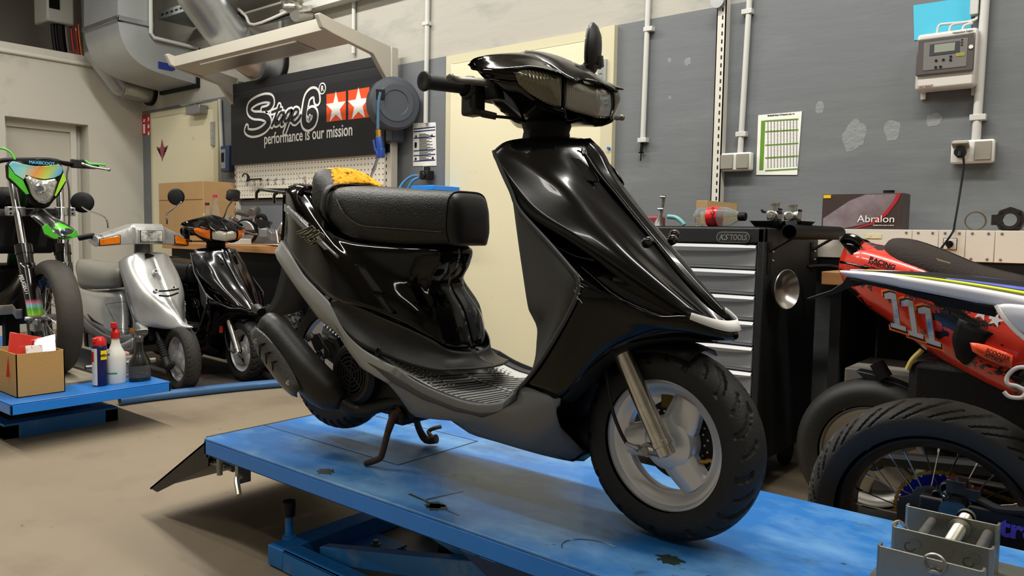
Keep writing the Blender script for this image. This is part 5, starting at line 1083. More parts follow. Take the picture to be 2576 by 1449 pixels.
g = G(); c = X(100, 475, xm + .03); g.lathe([(.026, 0), (.026, .006), (.018, .008), (.016, .002), (.0001, .002)], c, ax='x', n=24); build('headlight_bulb', g, CHR, p_)
g = textg('MAXISCOOT', .021, X(73, 411, xm + .012), EY, EZ, .001, bold=.0006); 
plate('number_board', [(44, 403), (60, 402), (145, 404), (146, 411), (104, 416), (66, 411)], xm + .006, PLD); build('mask_lettering', g, mat('print_cyan', '58b8e8', .4), p_, smooth=False)
# front mudguard
rows = [[X(70, 535, -4.60), X(100, 520, -4.60), X(125, 535, -4.60)], [X(78, 545, -4.5), X(112, 535, -4.48), X(140, 545, -4.5)], [X(105, 570, -4.38), X(140, 555, -4.36), X(170, 565, -4.38)], [X(112, 590, -4.3), X(150, 575, -4.28), X(190, 580, -4.3)], [X(135, 602, -4.25), X(160, 598, -4.22), X(196, 595, -4.25)]]
g = G(); g.grid(dens(rows, 4, 4)); build('front_mudguard', g, mat('mudguard_dark_green_print', '1c1a1b', .25, coat=1, col2='55c030', thr=(.6, .63), vs=7), p_, solid=.004)
plate('mudguard_tip', [(106, 572), (118, 562), (130, 575), (138, 590), (160, 594), (182, 588), (192, 576), (197, 590), (190, 598), (165, 604), (135, 600), (112, 588)], -4.235, GRN, th=.006)
g = G(); c = X(161, 583, -4.22); g.sphere(c, .014, 8, sy=1.2); build('crest_badge', g, mat('badge_blue_black', '1c3450', .3, coat=1), p_)
# handlebar
bz = X(100, 412, -4.72).z + .03
g = G(); g.tube([X(-40, 424, -4.66), X(0, 405, -4.66), X(40, 402, -4.66), X(125, 402, -4.66), X(165, 412, -4.68), X(200, 417, -4.72), X(245, 418, -4.78)], .012, 12, smooth=3); build('handlebar', g, PLD, p_)
g = G(); g.tube([X(205, 416, -4.74), X(238, 418, -4.80)], .018, 14); build('handle_grip', g, RUBD, p_)
g = G(); g.tube([X(205, 412, -4.66), X(230, 420, -4.64), X(272, 427, -4.62)], [.009, .007, .006], 10); g.sphere(X(274, 427, -4.62), .010, 8); build('brake_lever', g, mat('lever_silver', '9a9894', .3, metal=.9), p_)
g = G(); g.tube([X(214, 404, -4.64), X(224, 412, -4.62), X(252, 414, -4.6), X(264, 415, -4.6), X(264, 420, -4.6)], .006, 8); build('hand_guard', g, GRN, p_)
g = G(); g.obox(X(196, 412, -4.68), EX * .02, EY * .035, EZ * .025); g.cyl(X(198, 408, -4.68), X(198, 400, -4.68), .018, 14); build('master_cylinder', g, PLA, p_, bevel=.006)
g = G(); g.tube([X(-30, 385, -4.6), X(0, 373, -4.6), X(25, 382, -4.58), X(38, 402, -4.56)], .0055, 8, smooth=4); build('green_cable', g, GRN, p_)
g = G(); g.tube([X(185, 410, -4.66), X(140, 404, -4.62), X(110, 400, -4.6), X(90, 402, -4.6)], .005, 8, smooth=4); g.tube([X(172, 420, -4.6), X(168, 445, -4.56), X(174, 480, -4.5), X(174, 560, -4.45), X(168, 640, -4.4)], .005, 8, smooth=4); build('brake_hose', g, RUBD, p_)
g = G(); g.tube([X(165, 600, -4.3), X(166, 640, -4.34), X(170, 680, -4.3), X(178, 720, -4.3)], .004, 8, smooth=4); build('steel_hose', g, ALU, p_)
g = G(); g.tube([X(178, 630, -4.55), X(195, 670, -4.5), X(200, 730, -4.42)], .02, 8); build('fork_hose_guard', g, PLD, p_) if False else None
# radiator shrouds, tank, engine behind
g = G(); g.box((-5.35, yP - .17, zt + .62), (-4.68, yP + .17, zt + .86)); build('radiator_shroud', g, PLD, p_, bevel=.04)
g = G(); g.prism([X(0, 508, -4.9), X(30, 495, -4.8), X(30, 530, -4.8), X(0, 540, -4.9)], (0, .02, .0)); build('shroud_edge', g, mat('shroud_grey', '9a9a96', .4), p_)
g = G(); g.box((-5.5, yP - .12, zt + .84), (-4.75, yP + .12, zt + .98)); build('fuel_tank', g, PLD, p_, bevel=.05)
g = G(); g.box((-5.25, yP - .16, zt + .22), (-4.8, yP + .12, zt + .55)); g.cyl((-5.0, yP - .2, zt + .38), (-5.0, yP - .1, zt + .38), .1, 24); build('engine', g, IRON, p_, bevel=.03)
g = G(); g.tube([Vector((-4.75, yP + .02, zt + .55)), Vector((-4.72, yP - .05, zt + .42)), Vector((-4.8, yP - .14, zt + .33)), Vector((-5.1, yP - .2, zt + .33)), Vector((-5.3, yP - .2, zt + .5))], [.025, .04, .05, .05, .03], 16, smooth=4); build('exhaust_pipe', g, mat('exhaust_dark', '3a3632', .35, metal=.8), p_)
g = G(); g.tube([Vector((-4.72, yP, .98 + zt)), Vector((-4.9, yP, .55 + zt)), Vector((-5.2, yP, .25 + zt)), Vector((-5.6, yP, .3 + zt)), Vector((-5.65, yP, .9 + zt))], .03, 12); build('frame', g, mat('frame_dark_green', '123a1c', .4), p_)
WP2 = WP - EX * 1.32; tyre(p_, WP2, RP, .13, .222, (0, -1, 0), n=60); spoked(p_, WP2, Vector((0, -1, 0)), EX, .216, .05, .035, .05, mat('rim_black', '0c0c0d', .3, coat=.6), n=12)
g = G(); g.box((-5.62, yP - .04, zt + .27), (-5.1, yP + .04, zt + .33)); build('swingarm', g, PLD, p_)
g = G(); g.box((-5.9, yP - .1, zt + .86), (-5.2, yP + .1, zt + .93)); build('seat', g, PLD, p_, bevel=.03)
# grey rag on the lift stand + lift post
g = G(); rr = []
for i in range(9): rr.append([X(i * 8 - 8, 770 + 12 * math.sin(j) + (12 if i > 5 else 0) - i * .5 + j * 6, -4.62 - .03 * j) for j in range(6)])
g.grid(dens(rr, 2, 2)); tag(build('shop_rag', g, mat('rag_beige', 'b8b0a2', .9, bump=.4, bs=30), solid=.004), 'crumpled beige rag draped behind the supermoto fork', 'rag')
g = G(); c = X(30, 850, -4.75); g.box((c.x - .05, c.y - .03, zt), (c.x, c.y + .04, zt + .40)); tag(build('support_post', g, PLD), 'black support post under the supermoto', 'post')
g = textg('PEUGEOT', .026, Vector((0, 0, 0)), EX, EY, .001, bold=.0008); A1 = X(45, 692, -4.438); B1 = X(64, 742, -4.398); dd = (B1 - A1).normalized(); up_v = Vector((0, 1, .2)).normalized(); up_v = (up_v - dd * up_v.dot(dd)).normalized(); wd_ = max(v.x for v in g.v); g.v = [A1 + dd * (v.x / wd_ * (B1 - A1).length) + up_v * v.y + EX * .008 for v in g.v]; build('guard_lettering', g, WHI, p_, smooth=False)
# ================= WALL FITTINGS AND BENCHES =================
YF = 3.60
def mtag(name, g, m, label, cat, grp=None, **k): o = build(name, g, m, **k); return tag(o, label, cat, grp)
def wp(px, py, y=None): return PY(px, py, YW if y is None else y)
# tool wall: uprights, lamp canopy, pegboard, banner
tw = root('tool_rack', (-4.95, YF, .87), 'white perforated tool wall with lamp canopy above the left workbench', 'tool wall')
xr, xl = -4.02, -5.915
CRM = mat('cream_steel', 'b4afa3', .4, bump=.05, bs=100)
for x, pz in ((xr, 2.24), (xl, 2.22)):
    g = G(); g.box((x - .03, YF - .02, .87), (x + .03, YF + .04, pz)); build('upright', g, CRM, tw, bevel=.004)
    g = G()
    for q in range(26):
        z = .95 + q * .048
        g.box((x - .022, YF - .0215, z), (x - .014, YF - .0195, z + .02))
    build('slot_row', g, PLD, tw, smooth=False)
    e = PX(800, 58, xr); e.x = x
    g = G(); prof = [(YF - .01, pz), (YF - .01, pz - .13), (YF - .10, pz - .06), (3.10, 2.215), (2.93, 2.255), (2.88, 2.315), (2.905, 2.335), (3.0, 2.30), (YF - .01, pz + .0)]
    g.prism([Vector((x - .02, a, b)) for a, b in [(YF - .01, 2.20), (YF - .02, 1.98), (YF - .17, 2.165), (3.10, 2.228), (3.02, 2.25), (2.985, 2.325), (3.0, 2.335), (3.10, 2.315), (YF - .01, 2.24)]], (.04, 0, 0)); build('canopy_arm', g, CRM, tw, bevel=.004)
g = G(); g.prism([Vector((xl + .021, a, b)) for a, b in ((3.05, 2.325), (3.05, 2.245), (3.07, 2.235), (3.27, 2.205), (3.27, 2.22), (3.07, 2.325))], (xr - xl - .042, 0, 0)); build('canopy', g, CRM, tw, bevel=.003)
g = G(); g.prism([Vector((xl + .35, a, b)) for a, b in ((3.09, 2.226), (3.24, 2.204), (3.24, 2.212), (3.09, 2.234))], (xr - xl - .7, 0, 0)); lo = build('lamp_louvre', g, mat('louvre', '8d8980', .3, metal=.4), tw)
g = G(); g.box((xl + .34, 3.078, 2.224), (xr - .35, 3.09, 2.24)); build('lamp_trim', g, mat('trim_bright', 'f2efe6', .3), tw)
PEG = mat('pegboard_cream', 'd2cdc0', .5); nt = PEG.node_tree; b_ = nt.nodes['Principled BSDF']
tc = nt.nodes.new('ShaderNodeTexCoord'); sx_ = nt.nodes.new('ShaderNodeSeparateXYZ'); nt.links.new(tc.outputs['Object'], sx_.inputs[0]); ds = []
for ax_ in (0, 2):
    m1 = nt.nodes.new('ShaderNodeMath'); m1.operation = 'MULTIPLY'; m1.inputs[1].default_value = 1 / .038; nt.links.new(sx_.outputs[ax_], m1.inputs[0])
    m2 = nt.nodes.new('ShaderNodeMath'); m2.operation = 'FRACT'; nt.links.new(m1.outputs[0], m2.inputs[0]); m3 = nt.nodes.new('ShaderNodeMath'); m3.operation = 'SUBTRACT'; m3.inputs[1].default_value = .5; nt.links.new(m2.outputs[0], m3.inputs[0])
    m4 = nt.nodes.new('ShaderNodeMath'); m4.operation = 'ABSOLUTE'; nt.links.new(m3.outputs[0], m4.inputs[0]); m5 = nt.nodes.new('ShaderNodeMath'); m5.operation = 'LESS_THAN'; m5.inputs[1].default_value = .13; nt.links.new(m4.outputs[0], m5.inputs[0]); ds.append(m5)
mm = nt.nodes.new('ShaderNodeMath'); mm.operation = 'MULTIPLY'; nt.links.new(ds[0].outputs[0], mm.inputs[0]); nt.links.new(ds[1].outputs[0], mm.inputs[1]); mx = nt.nodes.new('ShaderNodeMix'); mx.data_type = 'RGBA'; nt.links.new(mm.outputs[0], mx.inputs[0]); mx.inputs[6].default_value = (*lin('d2cdc0'), 1); mx.inputs[7].default_value = (*lin('3a3833'), 1); nt.links.new(mx.outputs[2], b_.inputs['Base Color'])
pz0 = PY(592, 500, YF - .03).z
g = G(); g.box((xl + .03, YF - .035, pz0), (xr - .03, YF - .015, 1.62)); build('pegboard', g, PEG, tw, bevel=.002)
g = G(); g.box((xl, YF + .0, .87), (xr, YF + .03, pz0 - .01)); build('rear_panel', g, mat('rear_panel_grey', '63686d', .5), tw)
# hooks + C spanner
def hook(px, py, lab):
    g = G(); c = PY(px, py, YF - .04); g.obox(c, EX * .011, EY * .004, EZ * .018); g.tube([c + Vector((0, -.004, .004)), c + Vector((-.0, -.05, .0)), c + Vector((0, -.06, .02))], .0028, 6); return mtag('peg_hook', g, CHR, lab, 'hook', 'chrome hooks on the perforated board')
for px, py in ((621, 458), (640, 457), (656, 456), (674, 456), (692, 455), (712, 453), (767, 449), (922, 443)): hook(px, py, 'small chrome hook clipped into the perforated tool board')
g = G(); cc = PY(617, 449, YF - .08); g.tube([cc + Vector((math.cos(a) * .045, 0, math.sin(a) * .04)) for a in [-.6 + k * .33 for k in range(11)]], [.016, .015, .014, .013, .012, .011, .010, .009, .008, .007, .005], 8, ov=(.5, 1)); a = PY(628, 452, YF - .08); b = PY(657, 450, YF - .08); g.tube([a, b], .014, 8, ov=(.5, 1)); mtag('hook_spanner', g, IRON, 'black hook spanner hanging on the left part of the tool board', 'spanner')
# banner
yb = YF - .055
A_, B_, C_, D_ = PY(580, 214, yb), PY(968, 135, yb), PY(968, 386, yb), PY(580, 416, yb)
xb0, xb1, zb0, zb1 = A_.x, B_.x, D_.z, A_.z
BN = mat('banner_black', '1c1d20', .7, bump=.15, bs=30)
bn = root('banner', ((xb0 + xb1) / 2, yb, zb0), 'large black banner with white script logo and two orange star squares', 'banner')
g = G(); g.box((xb0, yb, zb0), (xb1, yb + .012, zb1)); build('cloth', g, BN, bn, bevel=.002)
zt_ = zb0 + (zb1 - zb0) * .87; g = G(); g.box((xb0 - .001, yb - .002, zt_ + .02), (xb1 + .001, yb, zb1)); build('top_shadow_band', g, mat('banner_shadow', '111216', .7), bn)  # canopy shadow painted as a darker band along the banner top
def Bp(x, y, s=7.155, ox=600, oy=200, dy=0): return PY(ox + x / s, oy + y / s, yb - .003 - dy)
rb_no = [0]
def ribbon(g, pts, w, dy, sm=5):
    """flat rounded lettering stroke on the banner"""
    P3 = [Bp(x, y, dy=dy) for x, y in pts]; wd = w if isinstance(w, list) else [w] * len(P3)
    P3, wd = spline(P3, sm, wd); rb_no[0] += 1; lift = rb_no[0] % 8 * .00012
    t0 = (P3[0] - P3[1]).normalized(); t1 = (P3[-1] - P3[-2]).normalized(); w0, w1 = wd[0], wd[-1]; ks = (.98, .85, .6, .3)
    P3 = [P3[0] + t0 * w0 * k for k in ks] + P3 + [P3[-1] + t1 * w1 * k for k in ks[::-1]]; wd = [w0 * math.sqrt(1 - k * k) for k in ks] + wd + [w1 * math.sqrt(1 - k * k) for k in ks[::-1]]; rg = []
    for i, p in enumerate(P3):
        t = (P3[min(i + 1, len(P3) - 1)] - P3[max(i - 1, 0)]).normalized(); n = Vector((-t.z, 0, t.x)) * wd[i]; f = Vector((0, -lift, 0)); k = Vector((0, .0006, 0)); rg.append([p + n + f, p - n + f, p - n + k, p + n + k])
    g.rings(rg)
px_m = (Bp(1000, 500) - Bp(900, 500)).length / 100
S_P = [(150, 850), (140, 925), (230, 965), (360, 945), (480, 870), (545, 760), (500, 680), (400, 650), (270, 640), (195, 575), (210, 470), (320, 385), (470, 335), (580, 350), (600, 430), (540, 515), (430, 540)]
S_W = [14, 22, 28, 30, 34, 38, 38, 32, 30, 30, 34, 32, 34, 34, 30, 24, 16]
L6 = [(1412, 375), (1405, 300), (1375, 240), (1305, 245), (1235, 330), (1198, 500), (1175, 680), (1190, 800), (1255, 835), (1335, 785), (1372, 680), (1366, 600), (1325, 570), (1270, 600)]
TG = [([(735, 470), (690, 600), (640, 740), (600, 830)], 17), ([(600, 590), (680, 560), (770, 530)], 14), ([(820, 600), (760, 600), (700, 690), (660, 800), (700, 800), (760, 730), (830, 610), (790, 730), (770, 810), (800, 800)], 15), ([(950, 550), (890, 580), (840, 680), (830, 750), (880, 730), (940, 620), (970, 540), (930, 680), (880, 820), (830, 960)], 15), ([(950, 700), (1020, 670), (1070, 600), (1070, 550), (1020, 540), (970, 630), (960, 730), (1010, 780), (1080, 720), (1120, 650)], 16)]
g = G(); ol = 26
ribbon(g, S_P, [(w_ + ol) * px_m for w_ in S_W], .000); ribbon(g, L6, (37 + ol) * px_m, .000)
for pts, w_ in TG: ribbon(g, pts, (w_ + 22) * px_m, .000)
build('script_logo_outline', g, WHI, bn, smooth=False)
g = G(); ribbon(g, S_P, [w_ * px_m for w_ in S_W], .0015); ribbon(g, L6, 37 * px_m, .0015)
for pts, w_ in TG: ribbon(g, pts, w_ * px_m, .0015)
build('script_logo_fill', g, BN, bn, smooth=False)
g = G(); ribbon(g, [(1285, 650), (1268, 750)], 18 * px_m, .003, 2); build('digit_counters', g, WHI, bn, smooth=False)
g = G(); ribbon(g, [(1284, 660), (1270, 740)], 7 * px_m, .0045, 2); build('digit_counter_cores', g, BN, bn, smooth=False)
g = G(); c = Bp(1508, 162); g.lathe([(.043, -.001), (.043, .001), (.034, .001), (.034, -.001), (.043, -.001)], c, ax='y', n=28); textg('R', .055, c + Vector((-.017, -.0, -.018)), EX, EZ, .001, g=g, bold=.002); build('registered_mark', g, WHI, bn, smooth=False)
def fit_text(txt, a, b, h, name, m, par, bold=0, shear=0, th=.0012, up=EZ):
    """lettering that starts at a, ends at b, x-height scale h"""
    g = textg(txt, 1, (0, 0, 0), EX, EZ, th / h, bold=bold, shear=shear); w_ = max(v.x for v in g.v); w0 = min(v.x for v in g.v); u = (b - a).normalized(); L_ = (b - a).length; n = u.cross(up).normalized()
    g.v = [a + u * ((v.x - w0) / (w_ - w0) * L_) + up * (v.z * h) + n * (-v.y * h) for v in g.v]; return build(name, g, m, par, smooth=False)
a = Bp(465, 1165); b = Bp(2048, 1005); b.z = a.z = (a.z + b.z) / 2; fit_text('performance is our mission', a, b, .125, 'slogan', WHI, bn, bold=.012)
def star(c, r_, g, d, rot=0, k=None):
    pts = []
    for i in range(10): q = math.pi / 2 + i * math.pi / 5 + rot; rr = r_ if i % 2 == 0 else r_ * .4; pts.append(Vector((c.x + math.cos(q) * rr, c.y, c.z + math.sin(q) * rr)))
    n = len(pts); v = [c - d] + pts; dd = G(); g.add([c] + pts + [c + d] + [p + d for p in pts], [(0, i + 1, (i + 1) % n + 1) for i in range(n)] + [(n + 1, n + 2 + (i + 1) % n, n + 2 + i) for i in range(n)] + [(1 + i, n + 2 + i, n + 2 + (i + 1) % n, 1 + (i + 1) % n) for i in range(n)])
for (x0, y0, x1, y1) in ((1582, 215, 1930, 770), (1975, 145, 2350, 725)):
    a = Bp(x0, y0); b = Bp(x1, y1 - 20); g = G(); g.box((a.x, yb - .003, b.z + .01), (b.x, yb - .001, a.z - .02)); q = build('orange_square', g, mat('star_orange', 'e8501e', .6), bn, bevel=.001)
    c = Vector(((a.x + b.x) / 2, yb - .0045, (a.z + b.z) / 2 + .0)); g = G(); star(c, (b.x - a.x) * .54, g, Vector((0, .001, 0))); g.v = [Vector((v.x, v.y, c.z - .012 + (v.z - c.z) * .98)) for v in g.v]; build('star', g, WHI, q, smooth=False)
# hose reel on the right upright with blow gun
xq = xr + .05
rl = root('hose_reel', (xq, 3.56, 1.7), 'grey wall hose reel mounted on the right post of the tool wall', 'hose reel')
c = PY(990, 262, 3.52); RG2 = mat('reel_grey_blue', '41464f', .45, bump=.1, bs=200)
g = G(); dr = Vector((.9, -.44, 0)).normalized(); 
g.lathe([(.0001, -.08), (.15, -.08), (.172, -.06), (.175, .035), (.16, .055), (.125, .06), (.12, .066), (.085, .066), (.08, .06), (.0001, .06)], c, d=dr, n=40); build('drum_case', g, RG2, rl)
g = G(); m0 = PY(960, 232, 3.46); g.obox(m0, Vector((.62, .78, 0)) * .05, dr * .07, EZ * .06); build('hose_outlet', g, RG2, rl, bevel=.012)
g = G(); m1 = PY(956, 238, 3.40); g.obox(m1, Vector((.62, .78, 0)) * .028, dr * .02, EZ * .03); build('outlet_mouth', g, PLD, rl)
g = G(); g.tube([PY(957, 232, 3.39), PY(952, 262, 3.38), PY(951, 325, 3.38)], .010, 8, smooth=3); build('hose', g, mat('hose_steel_blue', '4a6a86', .4), rl)
g = G(); g.box((xr - .0, 3.55, 1.6), (xr + .08, 3.66, 1.9)); build('bracket', g, RG2, rl, bevel=.01)
bg = root('blow_gun', PY(955, 385, 3.38), 'blue compressed air blow gun hanging below the hose reel', 'air gun')
g = G(); a = PY(952, 327, 3.38); g.cyl(a, PY(953, 345, 3.38), .018, 14); build('coupling', g, BRS, bg)
g = G(); g.tube([PY(953, 345, 3.38), PY(956, 365, 3.38), PY(958, 395, 3.38)], [.022, .024, .016], 12); g.obox(PY(957, 385, 3.38), EX * .03, EY * .015, EZ * .03); build('gun_body', g, mat('gun_blue', '1c3f8c', .35), bg, bevel=.004)
g = G(); g.tube([PY(940, 352, 3.37), PY(944, 375, 3.37), PY(952, 388, 3.37)], .008, 8); build('trigger', g, mat('gun_blue', '1c3f8c', .35), bg)
g = G(); g.tube([PY(952, 392, 3.38), PY(943, 425, 3.39), PY(930, 450, 3.39)], .007, 8); build('nozzle', g, ALU, bg)
g = G(); g.tube([PY(950, 398, 3.4), PY(938, 430, 3.45), PY(925, 470, 3.5)], .009, 8); build('air_line', g, mat('hose_steel_blue', '4a6a86', .4), bg)
g = G(); c = PY(978, 374, 3.6); g.obox(c, EX * .035, EY * .03, EZ * .028); mtag('gun_holder', g, PLD, 'small black holder on the right post of the tool wall', 'holder')
# safety sheet, fire sign, chart
LBL = mat('sheet_print', 'e4e4e2', .6); 
def sheet(name, c4, label, cat, m=PAPW): g = G(); g.prism([wp(*q) - EY * .004 for q in c4], (0, .002, 0)); o = root(name, wp(*c4[0]) - EY * .004, label, cat); build('paper', g, m, o, smooth=False); return o
st_ = sheet('safety_sheet', [(1040, 310), (1097, 308), (1099, 417), (1040, 418)], 'laminated safety instruction sheet on the grey wall beside the cream door', 'notice')
def bars(o, x0, x1, ys, h, m, name, dy=.0055): 
    for yy in ys:
        g = G(); a = wp(x0, yy) - EY * dy; b = wp(x1, yy) - EY * dy; g.box((a.x, a.y, a.z - h / 2), (b.x, a.y + .0012, a.z + h / 2)); build(name, g, m, o, smooth=False)
bars(st_, 1042, 1096, (325, 332, 348, 380, 392, 406), .007, mat('print_navy', '26336e', .5), 'blue_bar'); g = G()
for q in range(26):
    y_ = 338 + q * 2.6; a = wp(1056, y_) - EY * .0055; b = wp(1072 + (q * 7 % 20), y_) - EY * .0055; g.box((a.x, a.y, a.z - .0016), (b.x, a.y + .001, a.z + .0016))
build('text_lines', g, INK, st_, smooth=False)['kind'] = 'stuff'
for px, py in ((1048, 343), (1088, 341), (1047, 362), (1047, 368), (1047, 400), (1090, 398)):
    g = G(); c = wp(px, py) - EY * .0055; g.cyl(c, c + EY * .001, .012, 12 if py > 350 and py < 390 else (3 if py < 350 else 4)); build('pictogram', g, INK, st_, smooth=False)
fs = sheet('fire_sign', [(356, 290), (380, 288), (381, 338), (357, 341)], 'red fire extinguisher sign on the grey wall beside the left door', 'sign', mat('sign_red', 'b8262c', .5))
g = G(); c = wp(364, 318) - EY * .0065; g.box((c.x - .02, c.y, c.z - .07), (c.x + .02, c.y + .001, c.z + .04)); g.cyl(c + EZ * .04, c + EZ * .04 + EY * .001, .02, 16); g.box((c.x - .015, c.y, c.z + .055), (c.x + .03, c.y + .001, c.z + .07)); build('extinguisher_pictogram', g, WHI, fs, smooth=False)
g = G(); c = wp(375, 318) - EY * .0065; 
for q in range(3): g.prism([c + Vector((x, 0, z + .07 - q * .07)) for x, z in ((-.016, -.02), (.018, -.014), (.02, .02), (.006, .006), (-.003, .028), (-.012, .012))], (0, .001, 0))
build('flame_pictogram', g, WHI, fs, smooth=False)
ch = sheet('wall_chart', [(1908, 290), (2018, 280), (2006, 440), (1903, 440)], 'white paper chart with green table columns taped to the grey wall', 'chart')
GRNP = mat('table_green', '5c8a1e', .6)
def q4(x0, y0, x1, y1, name, m, o, dy=.0055): g = G(); g.prism([wp(x0, y0) - EY * dy, wp(x1, y0 - (x1 - x0) * .06) - EY * dy, wp(x1 - (y1 - y0) * .04, y1 - (x1 - x0) * .06) - EY * dy, wp(x0 - (y1 - y0) * .04, y1) - EY * dy], (0, .001, 0)); return build(name, g, m, o, smooth=False)
q4(1916, 304, 1926, 428, 'green_column', GRNP, ch)
for y_ in (303, 330, 364, 396, 428): q4(1926, y_, 2009, y_ + 3, 'green_row', GRNP, ch)
fit_text('Mischtabelle Benzin / Öl Gemisch in Liter / ml', wp(1932, 293) - EY * .005, wp(1999, 288) - EY * .005, .010, 'chart_title', INK, ch, bold=.01)
g = G()
for i in range(34):
    for j in range(10):
        x_ = 1931 + j * 8; y_ = 308 + i * 3.45
        if y_ > 426: continue
        c = wp(x_, y_ - (x_ - 1926) * .06) - EY * .0055; g.box((c.x, c.y, c.z - .0011), (c.x + .007, c.y + .001, c.z + .0011))
build('table_figures', g, mat('print_grey', '77777a', .6), ch, smooth=False)['kind'] = 'stuff'
fit_text('Mehr Informationen im Handbuch', wp(1939, 435) - EY * .005, wp(1980, 434) - EY * .005, .006, 'chart_footer', INK, ch) if False else None
# conduits and sockets on the wall
CP = mat('conduit_grey_white', 'c4c4c0', .4)
def conduit(pts, rr, label, clips=(), name='conduit', m=CP):
    o = root(name, wp(*pts[-1]), label, 'pipe'); g = G(); g.tube([wp(*q, YW - rr - .006) for q in pts], rr, 12); build('pipe_run', g, m, o)
    for q in clips: c = wp(*q, YW - rr - .004); g = G(); g.obox(c, EX * (rr + .012), EY * (rr + .004), EZ * .012); build('clip', g, m, o, bevel=.002)
conduit([(1656, -640), (1617, 352)], .014, 'thin white conduit ending in a black cable tip left of the slotted rail', ((1633, 74), (1618, 353)))
conduit([(1924, -640), (1862, 387)], .014, 'white conduit running down to the double socket beside the slotted rail', ((1881, 30), (1866, 338)))
conduit([(2524, -700), (2455, 356)], .017, 'white conduit running down to the socket with the black plug', ((2461, 296),))
conduit([(1083, -500), (1071, 310)], .016, 'white air pipe running down behind the safety sheet', ((1074, 60),))
conduit([(1071, 418), (1070, 440)], .016, 'short white pipe end below the safety sheet')
conduit([(894, -400), (889, 135)], .014, 'white conduit rising behind the top of the banner')
conduit([(706, 40), (704, 176)], .016, 'white conduit rising behind the round duct flange')
conduit([(553, 250), (560, 415)], .016, 'white conduit beside the left edge of the banner')
g = G(); a = wp(1616, 352, YW - .02); b = wp(1613, 385, YW - .02); g.tube([a, b], .009, 8); g.tube([b, wp(1611, 405, YW - .02)], .004, 6); g.lathe([(.014, 0), (.016, .004), (.0, .006)], b, 'z', 12); mtag('cable_tip', g, PLD, 'black cable gland hanging out of the thin white conduit', 'cable')
def socket(x0, y0, x1, y1, label, plug=False):
    a, b = wp(x0, y0), wp(x1, y1); o = root('double_socket', Vector(((a.x + b.x) / 2, YW, b.z)), label, 'socket'); g = G(); g.box((a.x, YW - .045, b.z), (b.x, YW - .001, a.z)); build('case', g, WHT, o, bevel=.008)
    w_ = (b.x - a.x); 
    for k in (0, 1):
        g = G(); x_ = a.x + .008 + k * w_ / 2
        if plug and k == 0: g.obox(Vector((x_ + w_ / 4 - .008, YW - .068, a.z - .02)), EX * (w_ / 4 - .008), Vector((0, .02, -.008)), Vector((0, .002, .006)))
        else: g.box((x_, YW - .053, b.z + .010), (x_ + w_ / 2 - .016, YW - .04, a.z - .008))
        build('hinged_lid', g, mat('lid_taupe', '8b877c', .45), o, bevel=.003)
    if plug:
        c = Vector((a.x + w_ / 4, YW - .05, (a.z + b.z) / 2 - .004)); g = G(); g.cyl(c, c - EY * .03, .021, 18); g.cyl(c - EY * .025, c - EY * .036 - EZ * .02, .009, 10); q = build('plug', g, PLD, o)
    return o
socket(1820, 388, 1896, 430, 'white double wall socket with closed lids beside the slotted rail')
socket(2398, 357, 2503, 410, 'white double wall socket with a black plug and cable above the right bench', True)
g = G(); g.tube([PY(2423, 392, YW - .09), PY(2424, 420, YW - .09), PY(2414, 490, YW - .12), PY(2402, 560, YW - .2), PY(2396, 585, 3.42), PY(2365, 628, 3.40)], .0042, 8, smooth=5); mtag('power_cable', g, PLD, 'thin black power cable hanging from the plugged wall socket', 'cable')
# slotted rail
o = root('slotted_rail', wp(1808, 505), 'tall white slotted steel rail fixed to the grey wall', 'rail')
a = wp(1804, 30, YW - .05); b = wp(1828, 30, YW - .05); g = G(); x0, x1 = wp(1788, 480, YW - .05).x, wp(1805, 480, YW - .05).x
g.box((x0, YW - .05, 1.08), (x1 + .012, YW - .045, 3.4)); g.box((x1 + .007, YW - .05, 1.08), (x1 + .012, YW - .001, 3.4)); g.box((x0, YW - .05, 1.08), (x0 + .005, YW - .001, 3.4)); build('rail_channel', g, WHTP, o)
g = G()
for q in range(58): z = 1.1 + q * .0385; g.box((x1 - .008, YW - .052, z), (x1 - .002, YW - .0495, z + .018))
build('rail_slots', g, PLD, o, smooth=False)
g = G(); c = wp(1808, 4, YW - .06); g.cyl(c, c - EY * .02, .035, 20); build('rail_roller', g, GALV, o)
# controller box
o = root('controller_box', wp(2380, 215), 'wall mounted grey heating controller with smoked window and display', 'controller')
a, b = wp(2308, 88, YW - .08), wp(2452, 215, YW - .08)
g = G(); g.box((a.x, YW - .085, b.z), (b.x, YW - .006, a.z)); build('case', g, mat('case_light_grey', 'c9c6c0', .4), o, bevel=.012)
za, zb_ = wp(2312, 100, YW - .09).z, wp(2305, 192, YW - .09).z
g = G(); g.box((a.x + .004, YW - .097, zb_), (b.x - .006, YW - .084, za)); lid = build('window', g, mat('smoked_panel', '565150', .25, coat=.5), o, bevel=.004)
w_ = b.x - a.x; h_ = za - zb_
def rr(x0, y0, x1, y1, name, m, par=lid, d=.099): g = G(); g.box((a.x + w_ * x0, YW - d, zb_ + h_ * y0), (a.x + w_ * x1, YW - .096, zb_ + h_ * y1)); return build(name, g, m, par, bevel=.001)
rr(.14, .12, .86, .88, 'face_panel', mat('face_panel', '73706e', .3)); rr(.24, .5, .74, .82, 'display_frame', mat('display_frame', '3f4347', .3), d=.1005); rr(.32, .57, .66, .79, 'display', mat('display_grey_green', '8b9086', .3), d=.1015); rr(.68, .40, .83, .5, 'yellow_label', mat('label_olive', '8d8a3c', .5), d=.1005)
